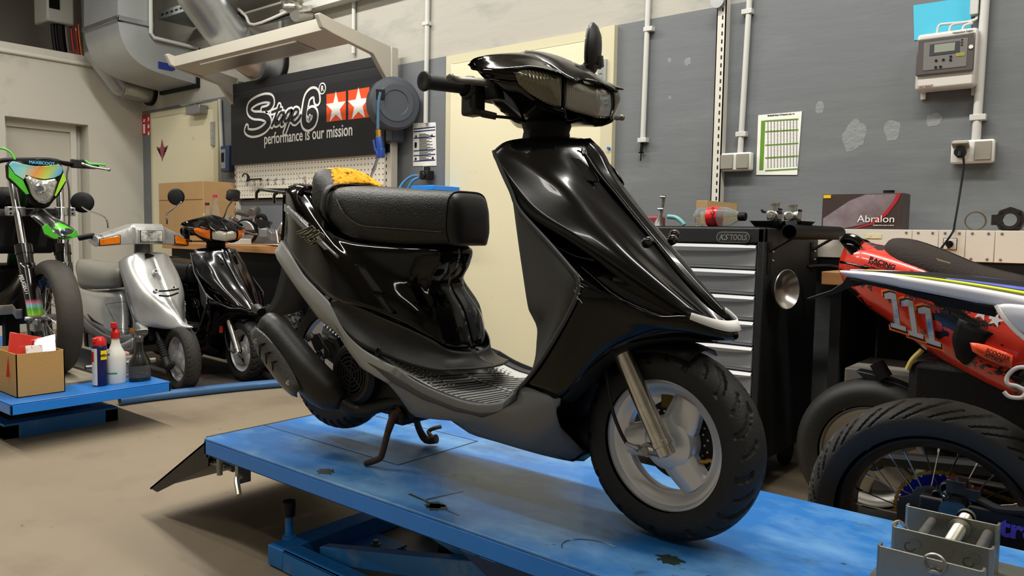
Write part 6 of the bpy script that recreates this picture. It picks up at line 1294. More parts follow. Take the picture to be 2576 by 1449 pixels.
for x_, y_ in ((.36, .36), (.48, .36), (.6, .42), (.6, .33), (.36, .18), (.44, .18), (.77, .84), (.77, .77), (.77, .70)):
    g = G(); c = Vector((a.x + w_ * x_, YW - .099, zb_ + h_ * y_)); g.cyl(c, c - EY * .003, .005 if y_ < .5 else .003, 12); build('button', g, PLD, lid)
g = G(); c = Vector((b.x - .018, YW - .096, zb_ + h_ * .62)); g.cyl(c, c - EY * .006, .008, 16); build('lock', g, WHT, o)
fit_text('VACURANT', Vector((a.x + w_ * .06, YW - .0875, b.z + .012)), Vector((a.x + w_ * .32, YW - .0875, b.z + .012)), .011, 'brand_lettering', mat('print_red_brown', '8a4038', .5), o, bold=.01)
fit_text('Heizsystem Regler', Vector((a.x + w_ * .6, YW - .0875, a.z - .014)), Vector((a.x + w_ * .93, YW - .0875, a.z - .014)), .0085, 'top_lettering', INK, o)
for x_, z_ in ((a.x + .02, b.z - .012), (b.x + .004, a.z - .0), (b.x - .012, b.z - .012)): g = G(); g.box((x_ - .01, YW - .012, z_ - .016), (x_ + .01, YW - .004, z_ + .02)); build('fixing_lug', g, WHT, o, bevel=.003)
g = G(); g.prism([wp(2298, 14), wp(2443, -8), wp(2444, 85), wp(2300, 102)], (0, -.003, 0)); mtag('blue_card', g, mat('card_cyan', '46b4d2', .7), 'light blue card pinned to the wall behind the controller', 'card', smooth=False)
o = root('cable_trunking', wp(2455, 40), 'short white trunking with three grey cables entering the controller', 'cable duct')
g = G(); q0, q1 = wp(2447, -30), wp(2464, 40); g.box((q0.x, YW - .04, q1.z), (q1.x, YW - .001, q0.z)); build('trunking', g, CP, o, bevel=.003)
for k, (px, py) in enumerate(((2357, 78), (2388, 74), (2421, 70))): g = G(); g.tube([wp(2458, 36, YW - .02), wp(2455, 48, YW - .03), wp(2435, 55, YW - .035), wp(px + 25, 60 - k, YW - .035), wp(px + 6, 64, YW - .035), wp(px, py + 6, YW - .035)], .0055, 8, smooth=4); build('cable', g, CP, o)
# air regulator + blue hoses right of the tool wall
o = root('air_regulator', wp(1072, 440), 'black air regulator with brass fitting below the safety sheet', 'regulator')
g = G(); c = wp(1074, 441, YW - .05); g.obox(c, EX * .035, EY * .035, EZ * .03); g.cyl(c + EZ * .02, c + EZ * .06, .022, 14); g.cyl(c - EY * .03, c - EY * .05, .022, 16); build('body', g, PLA, o, bevel=.006)
g = G(); g.cyl(c - EX * .03, c - EX * .075, .012, 12); build('fitting', g, BRS, o)
g = G(); g.tube([c - EX * .07, c + Vector((-.13, -.02, -.005)), c + Vector((-.19, -.05, -.06)), c + Vector((-.20, -.10, -.16))], .010, 8, smooth=4); g.tube([c - EX * .07 - EZ * .01, c + Vector((-.11, -.03, -.04)), c + Vector((-.15, -.05, -.12)), c + Vector((-.15, -.1, -.2))], .010, 8, smooth=4); build('blue_hose', g, mat('hose_bright_blue', '3b7fb4', .35), o)
g = G(); a, b = PY(1042, 480, 3.45), PY(1098, 466, 3.45); g.box((a.x, 3.42, a.z), (b.x, YW - .005, b.z)); mtag('wall_tray', g, BLUP, 'bright blue tray fixed to the wall below the air regulator', 'tray', bevel=.004)
# left bench
def bench(x0, x1, y0, zt, label, paper=False):
    o = root('workbench', ((x0 + x1) / 2, y0 + .3, 0), label, 'workbench'); g = G(); g.box((x0, y0, zt - .05), (x1, YW - .02, zt)); build('wooden_top', g, WOOD, o, bevel=.003)
    g = G(); g.box((x0 + .04, y0 + .06, .05), (x1 - .04, YW - .05, zt - .05)); build('cabinet_body', g, PLD, o, bevel=.004)
    return o
bench(-6.25, -3.55, 3.10, .872, 'wooden topped workbench cluttered with engine parts under the tool wall')
zb2 = .872
g = G(); random.seed(5); rr_ = [[Vector((-4.9 + i * .11, 3.13 + j * .07, zb2 + .002 + random.random() * .012)) for j in range(5)] for i in range(12)]; g.grid(dens(rr_, 2, 2)); mtag('paper_cover', g, mat('crumpled_paper_pink', 'd8b6a4', .8, col2='c4372c', thr=(.6, .66), vs=14, bump=.4, bs=30), 'crumpled stained paper covering the left workbench top', 'paper', solid=.002)
b0 = PY(400, 545, 3.30); b1 = PY(512, 540, 3.30); hz = PY(400, 461, 3.3).z
o = root('cardboard_box', Vector(((b0.x + b1.x) / 2, 3.45, zb2)), 'large plain cardboard box standing on the left workbench', 'box')
g = G(); g.box((b0.x, 3.30, zb2), (b1.x, 3.62, hz)); build('box_walls', g, CARD, o, bevel=.003); g = G(); g.box((b0.x + .01, 3.297, hz - .15), (b1.x - .01, 3.299, hz - .147)); build('fold_line', g, mat('fold_brown', '7d6240', .8), o, smooth=False)
def pet(px, py, r_, h, cap, label):
    c = PY(px, py, 3.2); c.z = zb2; o = root('plastic_bottle', c, label, 'bottle'); g = G(); g.lathe([(.0001, 0), (r_, .004), (r_, h * .55), (r_ * .8, h * .72), (.014, h * .88), (.014, h), (.0001, h)], c, 'z', 20); build('body', g, CLR, o); g = G(); g.cyl(c + EZ * h, c + EZ * (h + .02), .017, 14); build('cap', g, cap, o)
pet(541, 520, .042, .36, mat('cap_magenta', 'c01c4c', .4), 'clear plastic bottle with magenta cap on the left workbench')
pet(521, 520, .038, .30, mat('cap_dark_red', '4a1a1c', .4), 'clear plastic bottle with dark cap on the left workbench')
def part_pile(px, py, y, label, seed, n=14, sc_=1.0):
    random.seed(seed); c = PY(px, py, y); c.z = max(zb2, c.z) ; o = root('engine_parts', Vector((c.x, c.y, zb2)), label, 'engine parts')
    for i in range(n):
        g = G(); p = Vector((c.x + random.uniform(-.16, .16) * sc_, c.y + random.uniform(-.06, .06), zb2 + random.uniform(.055, .26) * sc_)); k = random.random(); d = Vector((random.uniform(-1, 1), random.uniform(-1, 1), random.uniform(-.6, .6))).normalized()
        if k < .35: g.cyl(p, p + d * random.uniform(.05, .12), random.uniform(.012, .035), 14)
        elif k < .6: g.lathe([(.05, 0), (.05, .02), (.03, .025), (.02, .02), (.02, 0), (.05, 0)], p, d=d, n=20)
        elif k < .8: g.tube([p, p + d * .07 + EZ * .04, p + d * .14], .008, 8, smooth=4)
        else: g.obox(p, d * .05, d.cross(EZ).normalized() * .03, EZ * .03)
        build('metal_piece', g, [ALU, STE, IRON, ALU][i % 4], o, bevel=.002)
    return o
part_pile(600, 520, 3.45, 'pile of bare aluminium engine parts beside the plastic bottles', 4)
part_pile(690, 560, 3.45, 'pile of dark mechanical parts right of the round magneto wheel', 9, 12)
c = PY(618, 585, 3.3); o = root('rotor', c, 'round aluminium rotor disc standing among parts on the left bench', 'rotor'); c.z = zb2 + .10; o.location = (c.x, c.y, zb2); g = G(); dd = Vector((.45, -.9, 0)).normalized(); g.lathe([(.0001, .02), (.075, .02), (.082, .012), (.082, -.02), (.0001, -.02)], c, d=dd, n=36); build('disc', g, ALU, o); g = G(); g.lathe([(.095, -.02), (.095, .01), (.084, .01), (.084, -.02), (.095, -.02)], c, d=dd, n=36); build('outer_ring', g, PLD, o); g = G(); g.lathe([(.0001, .028), (.022, .028), (.022, .018)], c, d=dd, n=18); build('hub', g, IRON, o)
for px, py, nm_, mm_, lab in ((545, 595, 'carton', mat('carton_pink', 'd86878', .5), 'small pink and white carton at the front of the left bench'), (600, 595, 'tray', mat('tray_clear', 'b8b8b0', .3), 'clear plastic tray with an orange part on the left bench')):
    c = PY(px, py, 3.2); g = G(); g.box((c.x - .08, 3.16, zb2), (c.x + .08, 3.26, zb2 + .045)); mtag(nm_, g, mm_, lab, nm_, bevel=.004)
g = G(); c = PY(540, 512, 3.4); g.sphere(PY(600, 594, 3.2) + EZ * .05, .03, 8, sx=1.5); mtag('amber_lens', g, AMB, 'loose orange indicator lens on the plastic tray', 'lens')
# knobby wheel leaning under the bench
c = PY(700, 772, 2.86); c.z = .262; kw = root('spare_wheel', Vector((c.x, c.y, 0)), 'knobby off-road wheel standing under the edge of the left workbench', 'wheel')
def gr_knob(t, s_): return 0 if (abs((t * 26 / 6.2832) % 1 - .5) < .27 and abs((abs(s_) * 2.4) % 1 - .5) < .3) else 1
tyre(kw, c, .262, .11, .19, (.15, -1, 0), groove=gr_knob, n=312, depth=.014)
spoked(kw, c, Vector((.15, -1, 0)).normalized(), Vector((1, .15, 0)).normalized(), .185, .035, .028, .035, mat('rim_black_matte', '08080a', .45), n=16)
# tablet / meter on the conduit
a = PY(559, 368, YW - .06); b = PY(581, 432, YW - .06); o = root('torque_tester', Vector((a.x, YW, b.z)), 'blue digital tester with keypad hanging left of the banner', 'tester'); g = G(); g.box((a.x, YW - .08, b.z), (b.x, YW - .03, a.z)); build('case', g, mat('tester_navy', '2c3f66', .4), o, bevel=.01); g = G(); w_ = b.x - a.x; g.box((a.x + w_ * .1, YW - .083, b.z + .03), (a.x + w_ * .62, YW - .079, a.z - .03)); fp = build('front_plate', g, mat('tester_grey', '8e97a2', .4), o, bevel=.003); g = G(); g.box((a.x + w_ * .18, YW - .086, a.z - .14), (a.x + w_ * .5, YW - .082, a.z - .06)); build('display', g, PLD, fp)
# pallet of light strip at foot: none
# --- ducts
GV2 = mat('galvanised_dull', 'b0b4b5', .42, metal=.6, bump=.05, bs=6, var=.08, vs=2)
o = root('rectangular_duct', (-7.0, 3.3, 2.3), 'large rectangular galvanised duct elbow with a blue arrow entering the back wall', 'duct')
xb_ = PY(500, 165, YW).x; xa_ = xb_ - .66
def YZ(px, py): v = PX(px, py, xb_); return (v.y, v.z)
out_ = [YZ(292, -420), YZ(296, 10), YZ(297, 50), YZ(304, 90), YZ(328, 138), YZ(372, 172), YZ(440, 196), (YW - .004, YZ(495, 212)[1])]
inn_ = [YZ(376, -420), YZ(378, 10), YZ(379, 60), YZ(382, 78), YZ(392, 92), YZ(412, 102), YZ(450, 112), (YW - .004, YZ(500, 130)[1])]
oo = spline([Vector((0, *q)) for q in out_], 4); ii = spline([Vector((0, *q)) for q in inn_], 4)
g = G(); g.rings([[Vector((xa_, p.y, p.z)), Vector((xb_, p.y, p.z)), Vector((xb_, q.y, q.z)), Vector((xa_, q.y, q.z))] for p, q in zip(oo, ii)], caps=False); build('elbow', g, GV2, o, ang=30)
zf = YZ(297, 45)[1]; g = G(); y0, y1 = YZ(297, 45)[0] - .015, YZ(379, 62)[0] + .02; g.box((xa_ - .02, y0, zf - .02), (xb_ + .02, y0 + .014, zf + .02)); g.box((xb_ + .005, y0, zf - .02), (xb_ + .02, y1, zf + .02)); build('flange', g, GALV, o, bevel=.003)
g = G(); c = PX(420, 170, xb_ + .003); a = PX(398, 163, xb_ + .003); b = PX(432, 170, xb_ + .003); hh_ = .03; g.prism([a + EZ * hh_, b + EZ * hh_, PX(441, 175, xb_ + .003), b - EZ * hh_, a - EZ * hh_], (.002, 0, 0)); build('blue_arrow', g, mat('arrow_blue', '232f80', .5), o, smooth=False)
g = G(); g.box((xa_ - .02, YW - .03, out_[-1][1] - .03), (xb_ + .02, YW, inn_[-1][1] + .03)); build('wall_collar', g, PLD, o)
def duct(pts, r_, label, name='round_duct', seams=(), fl=None, m=GALV):
    o = root(name, pts[-1], label, 'duct')
    for i, (a, b) in enumerate(zip(pts, pts[1:])): g = G(); g.tube([a, b], r_, 36); g.sphere(b, r_ * .999, 12) if i < len(pts) - 2 else None; build('duct_section', g, m, o, ang=30)
    for p_, d_ in seams: g = G(); g.lathe([(r_ + .01, -.012), (r_ + .012, 0), (r_ + .01, .012), (r_, .012), (r_, -.012), (r_ + .01, -.012)], p_, d=d_, n=36); build('seam_ring', g, GALV, o)
    if fl: g = G(); g.lathe([(fl, 0), (fl, .03), (r_ - .01, .03), (r_ - .01, 0), (fl, 0)], Vector((pts[-1].x, YW - .03, pts[-1].z)), d=EY, n=36); build('wall_flange', g, PLD, o)
    return o
w1 = PY(668, 155, YW - .1)
yy0 = 3.15; t0 = Vector((w1.x, 3.02, 4.18)); t1 = Vector((w1.x, 3.02, 2.72)); t2 = Vector((w1.x, 3.3, 2.42)); t3 = Vector((w1.x, 3.5, w1.z)); t4 = Vector((w1.x, YW - .005, w1.z))
cx_ = PY(548, 20, 3.05); t0.x = t1.x = t2.x = t3.x = t4.x = w1.x
duct([t0, t1, t2, t3, t4], .155, 'fat round galvanised duct bending down into the wall behind the lamp canopy', seams=((t1 + EZ * .02, EZ), (t3, EY), (Vector((w1.x, 3.02, 2.95)), EZ)), fl=.175)
w2_ = PY(368, 228, YW - .05); d1 = Vector((w2_.x - .0, 3.15, 4.18)); d2_ = Vector((w2_.x, 3.2, 2.60)); d3_ = Vector((w2_.x, 3.4, w2_.z + .02)); d4_ = Vector((w2_.x, YW - .005, w2_.z)); duct([d1, d2_, d3_, d4_], .12, 'slimmer round galvanised duct running behind the rectangular duct', seams=((d3_, EY),), fl=.14)
# thin conduit on the duct, cable tray, pipes near the ceiling
g = G(); g.tube([PX(379, -40, xb_ + .03), PX(380, 84, xb_ + .03), PX(388, 95, xb_ + .03), PX(498, 122, xb_ + .03)], .016, 10); mtag('conduit', g, CP, 'white conduit bent around the edge of the rectangular duct', 'pipe')
o = root('cable_tray', (-6.2, YW - .2, 2.55), 'perforated steel cable tray running along the back wall behind the ducts', 'cable tray')
a = PY(395, 85, YW - .1); b = PY(500, 55, YW - .1); g = G(); zt2 = a.z; g.box((-6.75, YW - .34, zt2 - .005), (-5.2, YW - .02, zt2)); g.box((-6.75, YW - .34, zt2), (-5.2, YW - .335, zt2 + .06)); build('tray', g, GALV, o); g = G()
for q in range(18): x_ = -6.7 + q * .08; g.box((x_, YW - .342, zt2 + .02), (x_ + .045, YW - .3335, zt2 + .035))
build('tray_slots', g, PLD, o, smooth=False)
for k in range(3): g = G(); g.tube([PY(600, 22 + 12 * k, YW - .24 + k * .07), PY(618 + k * 3, 40 + 10 * k, YW - .24 + k * .07), PY(640 + k * 4, 62, YW - .24 + k * .07), PY(740, 22 + k * 9, YW - .24 + k * .07)], .011, 8, smooth=4); mtag('overhead_cable', g, [CP, PLD, STE][k], ['pale cable in front of the bundle behind the round duct', 'dark cable in the bundle behind the round duct', 'steel pipe nearest the wall behind the round duct'][k], 'cable', 'cables bundled behind the round duct')
g = G(); g.box((-5.3, YW - .1, PY(700, 35, YW - .1).z - .03), (-3.9, YW - .02, PY(700, 35, YW - .1).z + .03)); mtag('wall_trunking', g, CP, 'white cable trunking high on the wall above the banner', 'cable duct', bevel=.003)
g = G(); a = PY(735, -20, YW - .25); b = PY(735, 25, YW - .25); random.seed(8); g.tube([a.lerp(b, q / 12) for q in range(13)], [.075 + random.uniform(-.012, .012) for _ in range(13)], 14); g.tube([b + Vector((0, .02, -.02)), PY(778, 32, YW - .1)], [.06, .05], 14); mtag('foil_pipe', g, mat('crinkled_foil', 'c8c6c0', .2, metal=1, bump=1, bs=40), 'foil wrapped pipe near the ceiling above the banner', 'pipe')
# boiler on the mezzanine
o = root('boiler', PX(150, 120, XW - 1.2), 'white wall boiler with red and copper pipes on the ledge above the left wall', 'boiler')
a = PX(118, 20, XW - 1.0); b = PX(188, 65, XW - 1.0); g = G(); g.box((XW - 1.35, a.y, b.z), (XW - 1.0, b.y, b.z + .9)); build('case', g, WHT, o, bevel=.02)
g = G(); g.box((XW - .999, a.y + .02, b.z + .13), (XW - .99, a.y + (b.y - a.y) * .45, b.z + .32)); build('display', g, PLD, o)
for px, m_, r_ in ((132, IRON, .02), (140, IRON, .02), (150, PLD, .05), (163, CP, .015), (178, RED, .015), (190, RED, .012), (197, mat('copper', 'b8683c', .35, metal=.9), .012)): g = G(); p0 = PX(px, 66, XW - 1.1); g.tube([p0 + EZ * .02, p0 + Vector((0, .01, -.15)), Vector((p0.x, p0.y + .05, zl + .0))], r_, 8, smooth=3); build('boiler_pipe', g, m_, o)
g = G(); a = PX(120, 22, XW - .995); 
# ================= RIGHT SIDE: tool cabinet, bench, two race bikes, wheel vise =================
TBK = mat('cabinet_black_textured', '17181a', .5, bump=.35, bs=350); TBG = mat('drawer_grey', 'a6a9ac', .42, metal=.25, bump=.03, bs=200)
yT = 2.80; YB = 3.42; xT = PY(1925, 573, yT).x; zT = 1.036; xT0 = xT - .78
tb_ = root('tool_cabinet', ((xT + xT0) / 2, (yT + YB) / 2, 0), 'black roller tool cabinet with seven grey drawers behind the scooter nose', 'tool cabinet')
g = G(); g.box((xT0, yT + .02, .13), (xT, YB, zT - .004)); build('carcass', g, TBK, tb_, bevel=.006)
g = G(); xd = PY(1901, 700, yT).x; g.box((xd, yT, .13), (xT, yT + .03, zT - .004)); g.box((xT0, yT, .13), (xT0 + .05, yT + .03, zT)); zd0 = PY(1900, 612, yT).z
g.box((xT0, yT, zd0), (xT, yT + .03, zT - .004)); g.box((xT0, yT, .13), (xT, yT + .03, .17)); build('front_frame', g, TBK, tb_, bevel=.006)
g = G(); g.box((xT0 + .03, yT + .03, zT - .006), (xT - .03, YB - .02, zT)); build('top_mat', g, mat('top_mat_black', '202122', .8, bump=.6, bs=120), tb_)
zs = [zd0 - .006 - k * .0965 for k in range(8)]
for k in range(7):
    z1 = zs[k]; z0 = zs[k + 1] + .004; x0 = xT0 + .055; x1 = xd - .004
    g = G(); g.box((x0, yT + .004, z0), (x1, yT + .03, z1 - .014)); d_ = build('drawer', g, TBG, tb_, bevel=.003)
    g = G(); n_ = 14; pr = []
    for i in range(n_ + 1):
        f = i / n_; x = x0 + (x1 - x0) * f; b_ = math.sin(math.pi * min(1, max(0, f))) ** .5 if 0 < f < 1 else 0
        yy = yT - .006 - .016 * b_; pr.append([Vector((x, yT + .012, z1)), Vector((x, yy + .012, z1 - .001)), Vector((x, yy, z1 - .012)), Vector((x, yy + .003, z1 - .018 - .010 * b_)), Vector((x, yT + .008, z1 - .016))])
    g.rings(pr); build('handle', g, mat('drawer_handle_light', 'a4a6a8', .4, metal=.1), d_)
    g = G(); g.box((x0 + .002, yT + .001, z0 + .012), (x1 - .002, yT + .005, z0 + .016)); build('lower_crease', g, TBG, d_, smooth=False)
for dx, dy in ((.07, .08), (.07, .55), (.7, .08), (.7, .55)): g = G(); c = Vector((xT0 + dx, yT + dy, .065)); g.cyl(c - EX * .015, c + EX * .015, .065, 20); g.box((c.x - .03, c.y - .03, .09), (c.x + .03, c.y + .03, .13)); build('castor', g, RUBD, tb_)
c = PY(1844, 597, yT - .002); g = G()
w_ = (PY(1886, 597, yT).x - PY(1802, 597, yT).x) / 2
def pill(c, w, h, th): return [Vector((c.x + sx * (w - h) + math.cos(q) * h, c.y, c.z + math.sin(q) * h)) for sx, q0 in ((1, -math.pi / 2), (-1, math.pi / 2)) for q in [q0 + math.pi * k / 10 for k in range(11)]]
g.prism(pill(c, w_, .021, 0), (0, -.002, 0)); bd = build('name_badge', g, mat('badge_metal', 'a8a8a4', .35, metal=.7), tb_, smooth=False); g = G(); c2_ = c - EY * .0022; g.prism(pill(c2_, w_ - .003, .018, 0), (0, -.0008, 0)); build('badge_field', g, mat('badge_dark', '2a2b2c', .5), bd, smooth=False)
fit_text('KS', c + Vector((-w_ * .82, -.0035, -.011)), c + Vector((-w_ * .22, -.0035, -.011)), .032, 'badge_lettering', mat('badge_metal', 'a8a8a4', .35, metal=.7), bd, bold=.02, shear=.4); fit_text('TOOLS', c + Vector((-w_ * .16, -.0035, -.010)), c + Vector((w_ * .84, -.0035, -.010)), .029, 'badge_lettering', mat('badge_metal', 'a8a8a4', .35, metal=.7), bd, bold=.02)
# push handle, screws, magnetic bowl
xh = xT + .08; a = PX(1985, 583, xh); b = Vector((xh, YB + .01, a.z)); g = G(); g.lathe([(.026, 0), (.028, .001), (.028, b.y - a.y), (.026, b.y - a.y), (.026, 0)], a, ax='y', n=28); build('push_handle', g, PLD, tb_)
for yy in (a.y + .05, b.y - .07): g = G(); g.tube([Vector((xh, yy, a.z - .02)), Vector((xT, yy - .03, a.z - .075))], .006, 8); g.box((xT, yy - .045, a.z - .16), (xT + .004, yy - .01, a.z - .04)); build('handle_strut', g, PLD, tb_)
for px, py in ((1945, 634), (1944, 656), (2050, 633), (2049, 653)): g = G(); p = PX(px, py, xT); g.sphere(p, .006, 6); build('handle_screw', g, CHR, tb_)
c = PX(1972, 728, xT + .045); g = G(); g.lathe([(.0001, -.034), (.03, -.034), (.055, -.018), (.070, .006), (.076, .014), (.073, .016), (.052, -.010), (.028, -.024), (.0001, -.026)], c, d=(1, -.30, .05), n=40); mtag('magnetic_bowl', g, mat('bowl_steel', 'b5b2ac', .3, metal=1), 'round steel magnetic bowl stuck to the side of the tool cabinet', 'bowl')
# things on the cabinet
o = root('soda_bottle', PY(1815, 560, yT + .1), 'clear plastic soda bottle with red label lying on the tool cabinet', 'bottle')
a = PY(1750, 548, yT + .12); b = PY(1846, 548, yT + .12); a.z = b.z = zT + .040; d = b - a; L_ = d.length
CLB = mat('bottle_clear_pet', 'dfe6e4', .08, trans=.85, ior=1.2)
g = G(); g.lathe([(.0001, .006), (.022, .0), (.036, .012), (.039, .03), (.036, L_ * .3), (.039, L_ * .36), (.039, L_ * .78), (.034, L_ * .9), (.020, L_ * 1.1), (.013, L_ * 1.16), (.013, L_ * 1.22), (.0001, L_ * 1.22)], a, d=d, n=28); build('body', g, CLB, o)
g = G(); g.lathe([(.0397, L_ * .36), (.0402, L_ * .37), (.0402, L_ * .63), (.0397, L_ * .64)], a, d=d, n=28); lb = build('label', g, mat('label_red', 'd6151c', .35, coat=.3), o)
fit_text('Coca-Cola', a + d * .60 + Vector((0, -.0405, -.034)), a + d * .60 + Vector((0, -.0405, .036)), .022, 'label_script', INK, lb, bold=.01, shear=.3, up=Vector((-1, 0, 0)))
g = G(); g.lathe([(.0001, L_ * 1.30), (.016, L_ * 1.30), (.017, L_ * 1.28), (.017, L_ * 1.13), (.014, L_ * 1.12)], a, d=d, n=22); build('cap', g, PLD, o)
c0, c1 = PY(1750, 560, YB - .24), PY(1779, 560, YB - .24); hz = PY(1750, 505, YB - .24).z
g = G(); g.box((c0.x, YB - .24, zT), (c1.x, YB - .06, hz)); g.box((c0.x, YB - .06, zT), (c1.x + .0, YB - .04, hz)); o = root('cardboard_box', Vector((c0.x, YB - .15, zT)), 'small brown cardboard box on the tool cabinet behind the soda bottle', 'box'); build('box_walls', g, CARD, o, bevel=.002); g = G(); g.prism([Vector((c1.x, YB - .24, hz)), Vector((c1.x + .10, YB - .16, hz - .01)), Vector((c1.x + .10, YB - .16, hz - .05)), Vector((c1.x, YB - .24, hz - .07))], (0, .003, 0)); build('open_flap', g, CARD, o, smooth=False)
g = G(); c = PY(1968, 556, yT + .20); g.rings([[Vector((c.x + sx * w1_, c.y + sy * w2_2, z)) for sx, sy in ((-1, -1), (1, -1), (1, 1), (-1, 1))] for w1_, w2_2, z in ((.085, .06, zT), (.10, .075, zT + .022), (.103, .078, zT + .024), (.097, .07, zT + .022), (.08, .056, zT + .004))]); mtag('parts_tray', g, mat('tray_dark_metal', '3a3a3b', .3, metal=.8), 'shallow dark metal tray under the two carburettors', 'tray')
def carb(px0, py0, px1, py1, y, label, flip=1):
    a = PY(px0, py1, y); b = PY(px1, py0, y); z0 = zT + .006; w_ = (b.x - a.x) * 1.2; h_ = max(.075, (b.z - z0) * 1.05); cx = (a.x + b.x) / 2; o = root('carburettor', (cx, y, z0), label, 'carburettor'); CA = mat('carb_cast', 'a8a7a2', .35, metal=.85, bump=.2, bs=200)
    g = G(); g.cyl((cx - w_ * .26, y - .01, z0 + h_ * .45), (cx + w_ * .20, y - .01, z0 + h_ * .45), h_ * .24, 24); g.cyl((cx + w_ * .20, y - .01, z0 + h_ * .45), (cx + w_ * .27, y - .01, z0 + h_ * .45), h_ * .3, 24); g.cyl((cx - w_ * .02, y - .04, z0 + h_ * .45), (cx - w_ * .02, y + .02, z0 + h_ * .45), h_ * .2, 20); build('mixing_body', g, CA, o, bevel=.002)
    g = G(); g.cyl((cx, y - .01, z0 + h_ * .6), (cx, y - .01, z0 + h_ * .96), h_ * .2, 22); g.lathe([(h_ * .23, h_ * .93), (h_ * .23, h_), (h_ * .17, h_), (h_ * .17, h_ * .93)], (cx, y - .01, z0), 'z', 22); build('slide_dome', g, CA, o)
    g = G(); g.rings([[Vector((cx + sx * w_ * .22 * k, y + sy * .025 * k, z0 + z)) for sx, sy in ((-1, -1), (1, -1), (1, 1), (-1, 1))] for k, z in ((.7, 0), (.9, h_ * .06), (1, h_ * .26))]); build('float_bowl', g, CA, o, bevel=.002)
    g = G(); g.lathe([(.0001, .004), (h_ * .11, .004), (h_ * .14, 0), (h_ * .14, -.004)], (cx + flip * w_ * .05, y - .02 - h_ * .24, z0 + h_ * .42), d=(0, -1, 0), n=6); build('cover_nut', g, CA, o)
    g = G(); [g.cyl((cx + w_ * q, y - .02, z0 + h_ * r_), (cx + w_ * q, y - .045, z0 + h_ * r_), .005, 8) for q, r_ in ((-.38, .6), (-.3, .15), (.3, .25), (.34, .7))]; g.tube([(cx - w_ * .35, y - .03, z0 + h_ * .6), (cx - w_ * .48, y - .04, z0 + h_ * .68)], .004, 6); build('linkage', g, IRON, o)
carb(1926, 513, 1975, 566, yT + .20, 'carburettor with a white oval cover, left one on the tool cabinet', -1); carb(1966, 517, 2026, 566, yT + .14, 'cast carburettor with a round hex nut, right one on the tool cabinet')
o = root('pivot_bracket', PY(1665, 565, yT + .25), 'upright grey cast bracket with two studs on the tool cabinet', 'bracket'); g = G(); a = PY(1657, 563, yT + .25); b = PY(1671, 490, yT + .25); a.z = zT; g.tube([a, a + EZ * .02, a.lerp(b, .3), b], [.030, .022, .012, .010], 12, ov=(.7, 1)); build('arm', g, STE, o); g = G(); [g.cyl(a.lerp(b, q) - EY * .012 - EX * .012, a.lerp(b, q) - EY * .012 + EX * .014, .005, 8) for q in (.55, .93)]; build('stud', g, CHR, o)
g = G(); c = PY(1690, 560, yT + .3); g.tube([Vector((c.x - .02, c.y, zT + .045)), Vector((c.x + .02, c.y, zT + .04)), Vector((c.x + .05, c.y, zT + .02)), Vector((c.x + .06, c.y, zT + .008))], .010, 10, smooth=4); mtag('rubber_hose', g, mat('hose_teal', '6fa3a6', .4), 'short teal rubber hose behind the cast bracket', 'hose')
g = G(); c = PY(1645, 545, yT + .35); g.box((c.x - .05, c.y, zT), (c.x + .02, c.y + .08, zT + .05)); mtag('red_case', g, mat('case_dull_red', '7b3036', .5), 'dull red case at the left end of the tool cabinet top', 'case', bevel=.01)
# right bench with switch raceway
rb = bench(-.93, 1.6, 3.02, .87, 'long wooden workbench with white switch panel along the right wall')
zr1 = PY(2200, 577, 3.45).z; zr0 = PY(2200, 651, 3.45).z
rw = root('switch_panel', (-.3, 3.5, zr0), 'long cream metal electrical raceway standing along the right bench', 'switch panel')
xs_ = [-1.30] + [PY(q, 600, 3.45).x for q in (2294, 2361, 2429, 2503)] + [-.2, -.0, .35, .8, 1.5]
for x0, x1 in zip(xs_, xs_[1:]):
    g = G(); g.box((x0 + .0012, 3.45, zr0), (x1 - .0012, 3.455, zr1)); pp_ = build('cover_plate', g, WHTP, rw, bevel=.0015)
    g = G()
    for x_ in ((x0 + .022, x1 - .022)):
        for z_ in (zr1 - .012, zr0 + .012): g.lathe([(.0001, .004), (.003, .0035), (.0055, .0)], (x_, 3.45, z_), d=(0, -1, 0), n=10)
    build('cover_screws', g, STE, pp_)
g = G(); g.box((-1.30, 3.455, zr0 + .0), (1.5, YW - .005, zr1 + .0)); build('raceway_body', g, WHTP, rw)
g = G(); g.box((-1.30, 3.455, .871), (1.5, YW - .005, zr0)); build('dark_gap_fill', g, PLD, rw)  # dark gap between raceway and bench drawn as a solid black box
c = PY(2390, 614, 3.449); g = G(); g.box((c.x - .022, 3.445, c.z - .021), (c.x + .022, 3.45, c.z + .021)); sw_ = build('switch_plate', g, mat('switch_plate_white', 'cfcfca', .3), rw, bevel=.002); g = G(); g.box((c.x - .024, 3.4475, c.z - .023), (c.x + .024, 3.4495, c.z + .023)); build('switch_frame', g, PLD, sw_); g = G(); g.cyl((c.x, 3.445, c.z), (c.x, 3.43, c.z), .013, 18); g.obox((c.x, 3.427, c.z - .003), EX * .004, EY * .006, EZ * .015); build('rotary_knob', g, PLD, sw_)
g = G(); a, b = PY(2177, 588, 3.448), PY(2217, 600, 3.448); g.box((a.x, 3.4475, b.z), (b.x, 3.4495, a.z)); build('yellowed_label', g, mat('label_yellowed', 'd8cfa8', .6, col2='8a7c50', thr=(.6, .64), vs=160), rw)
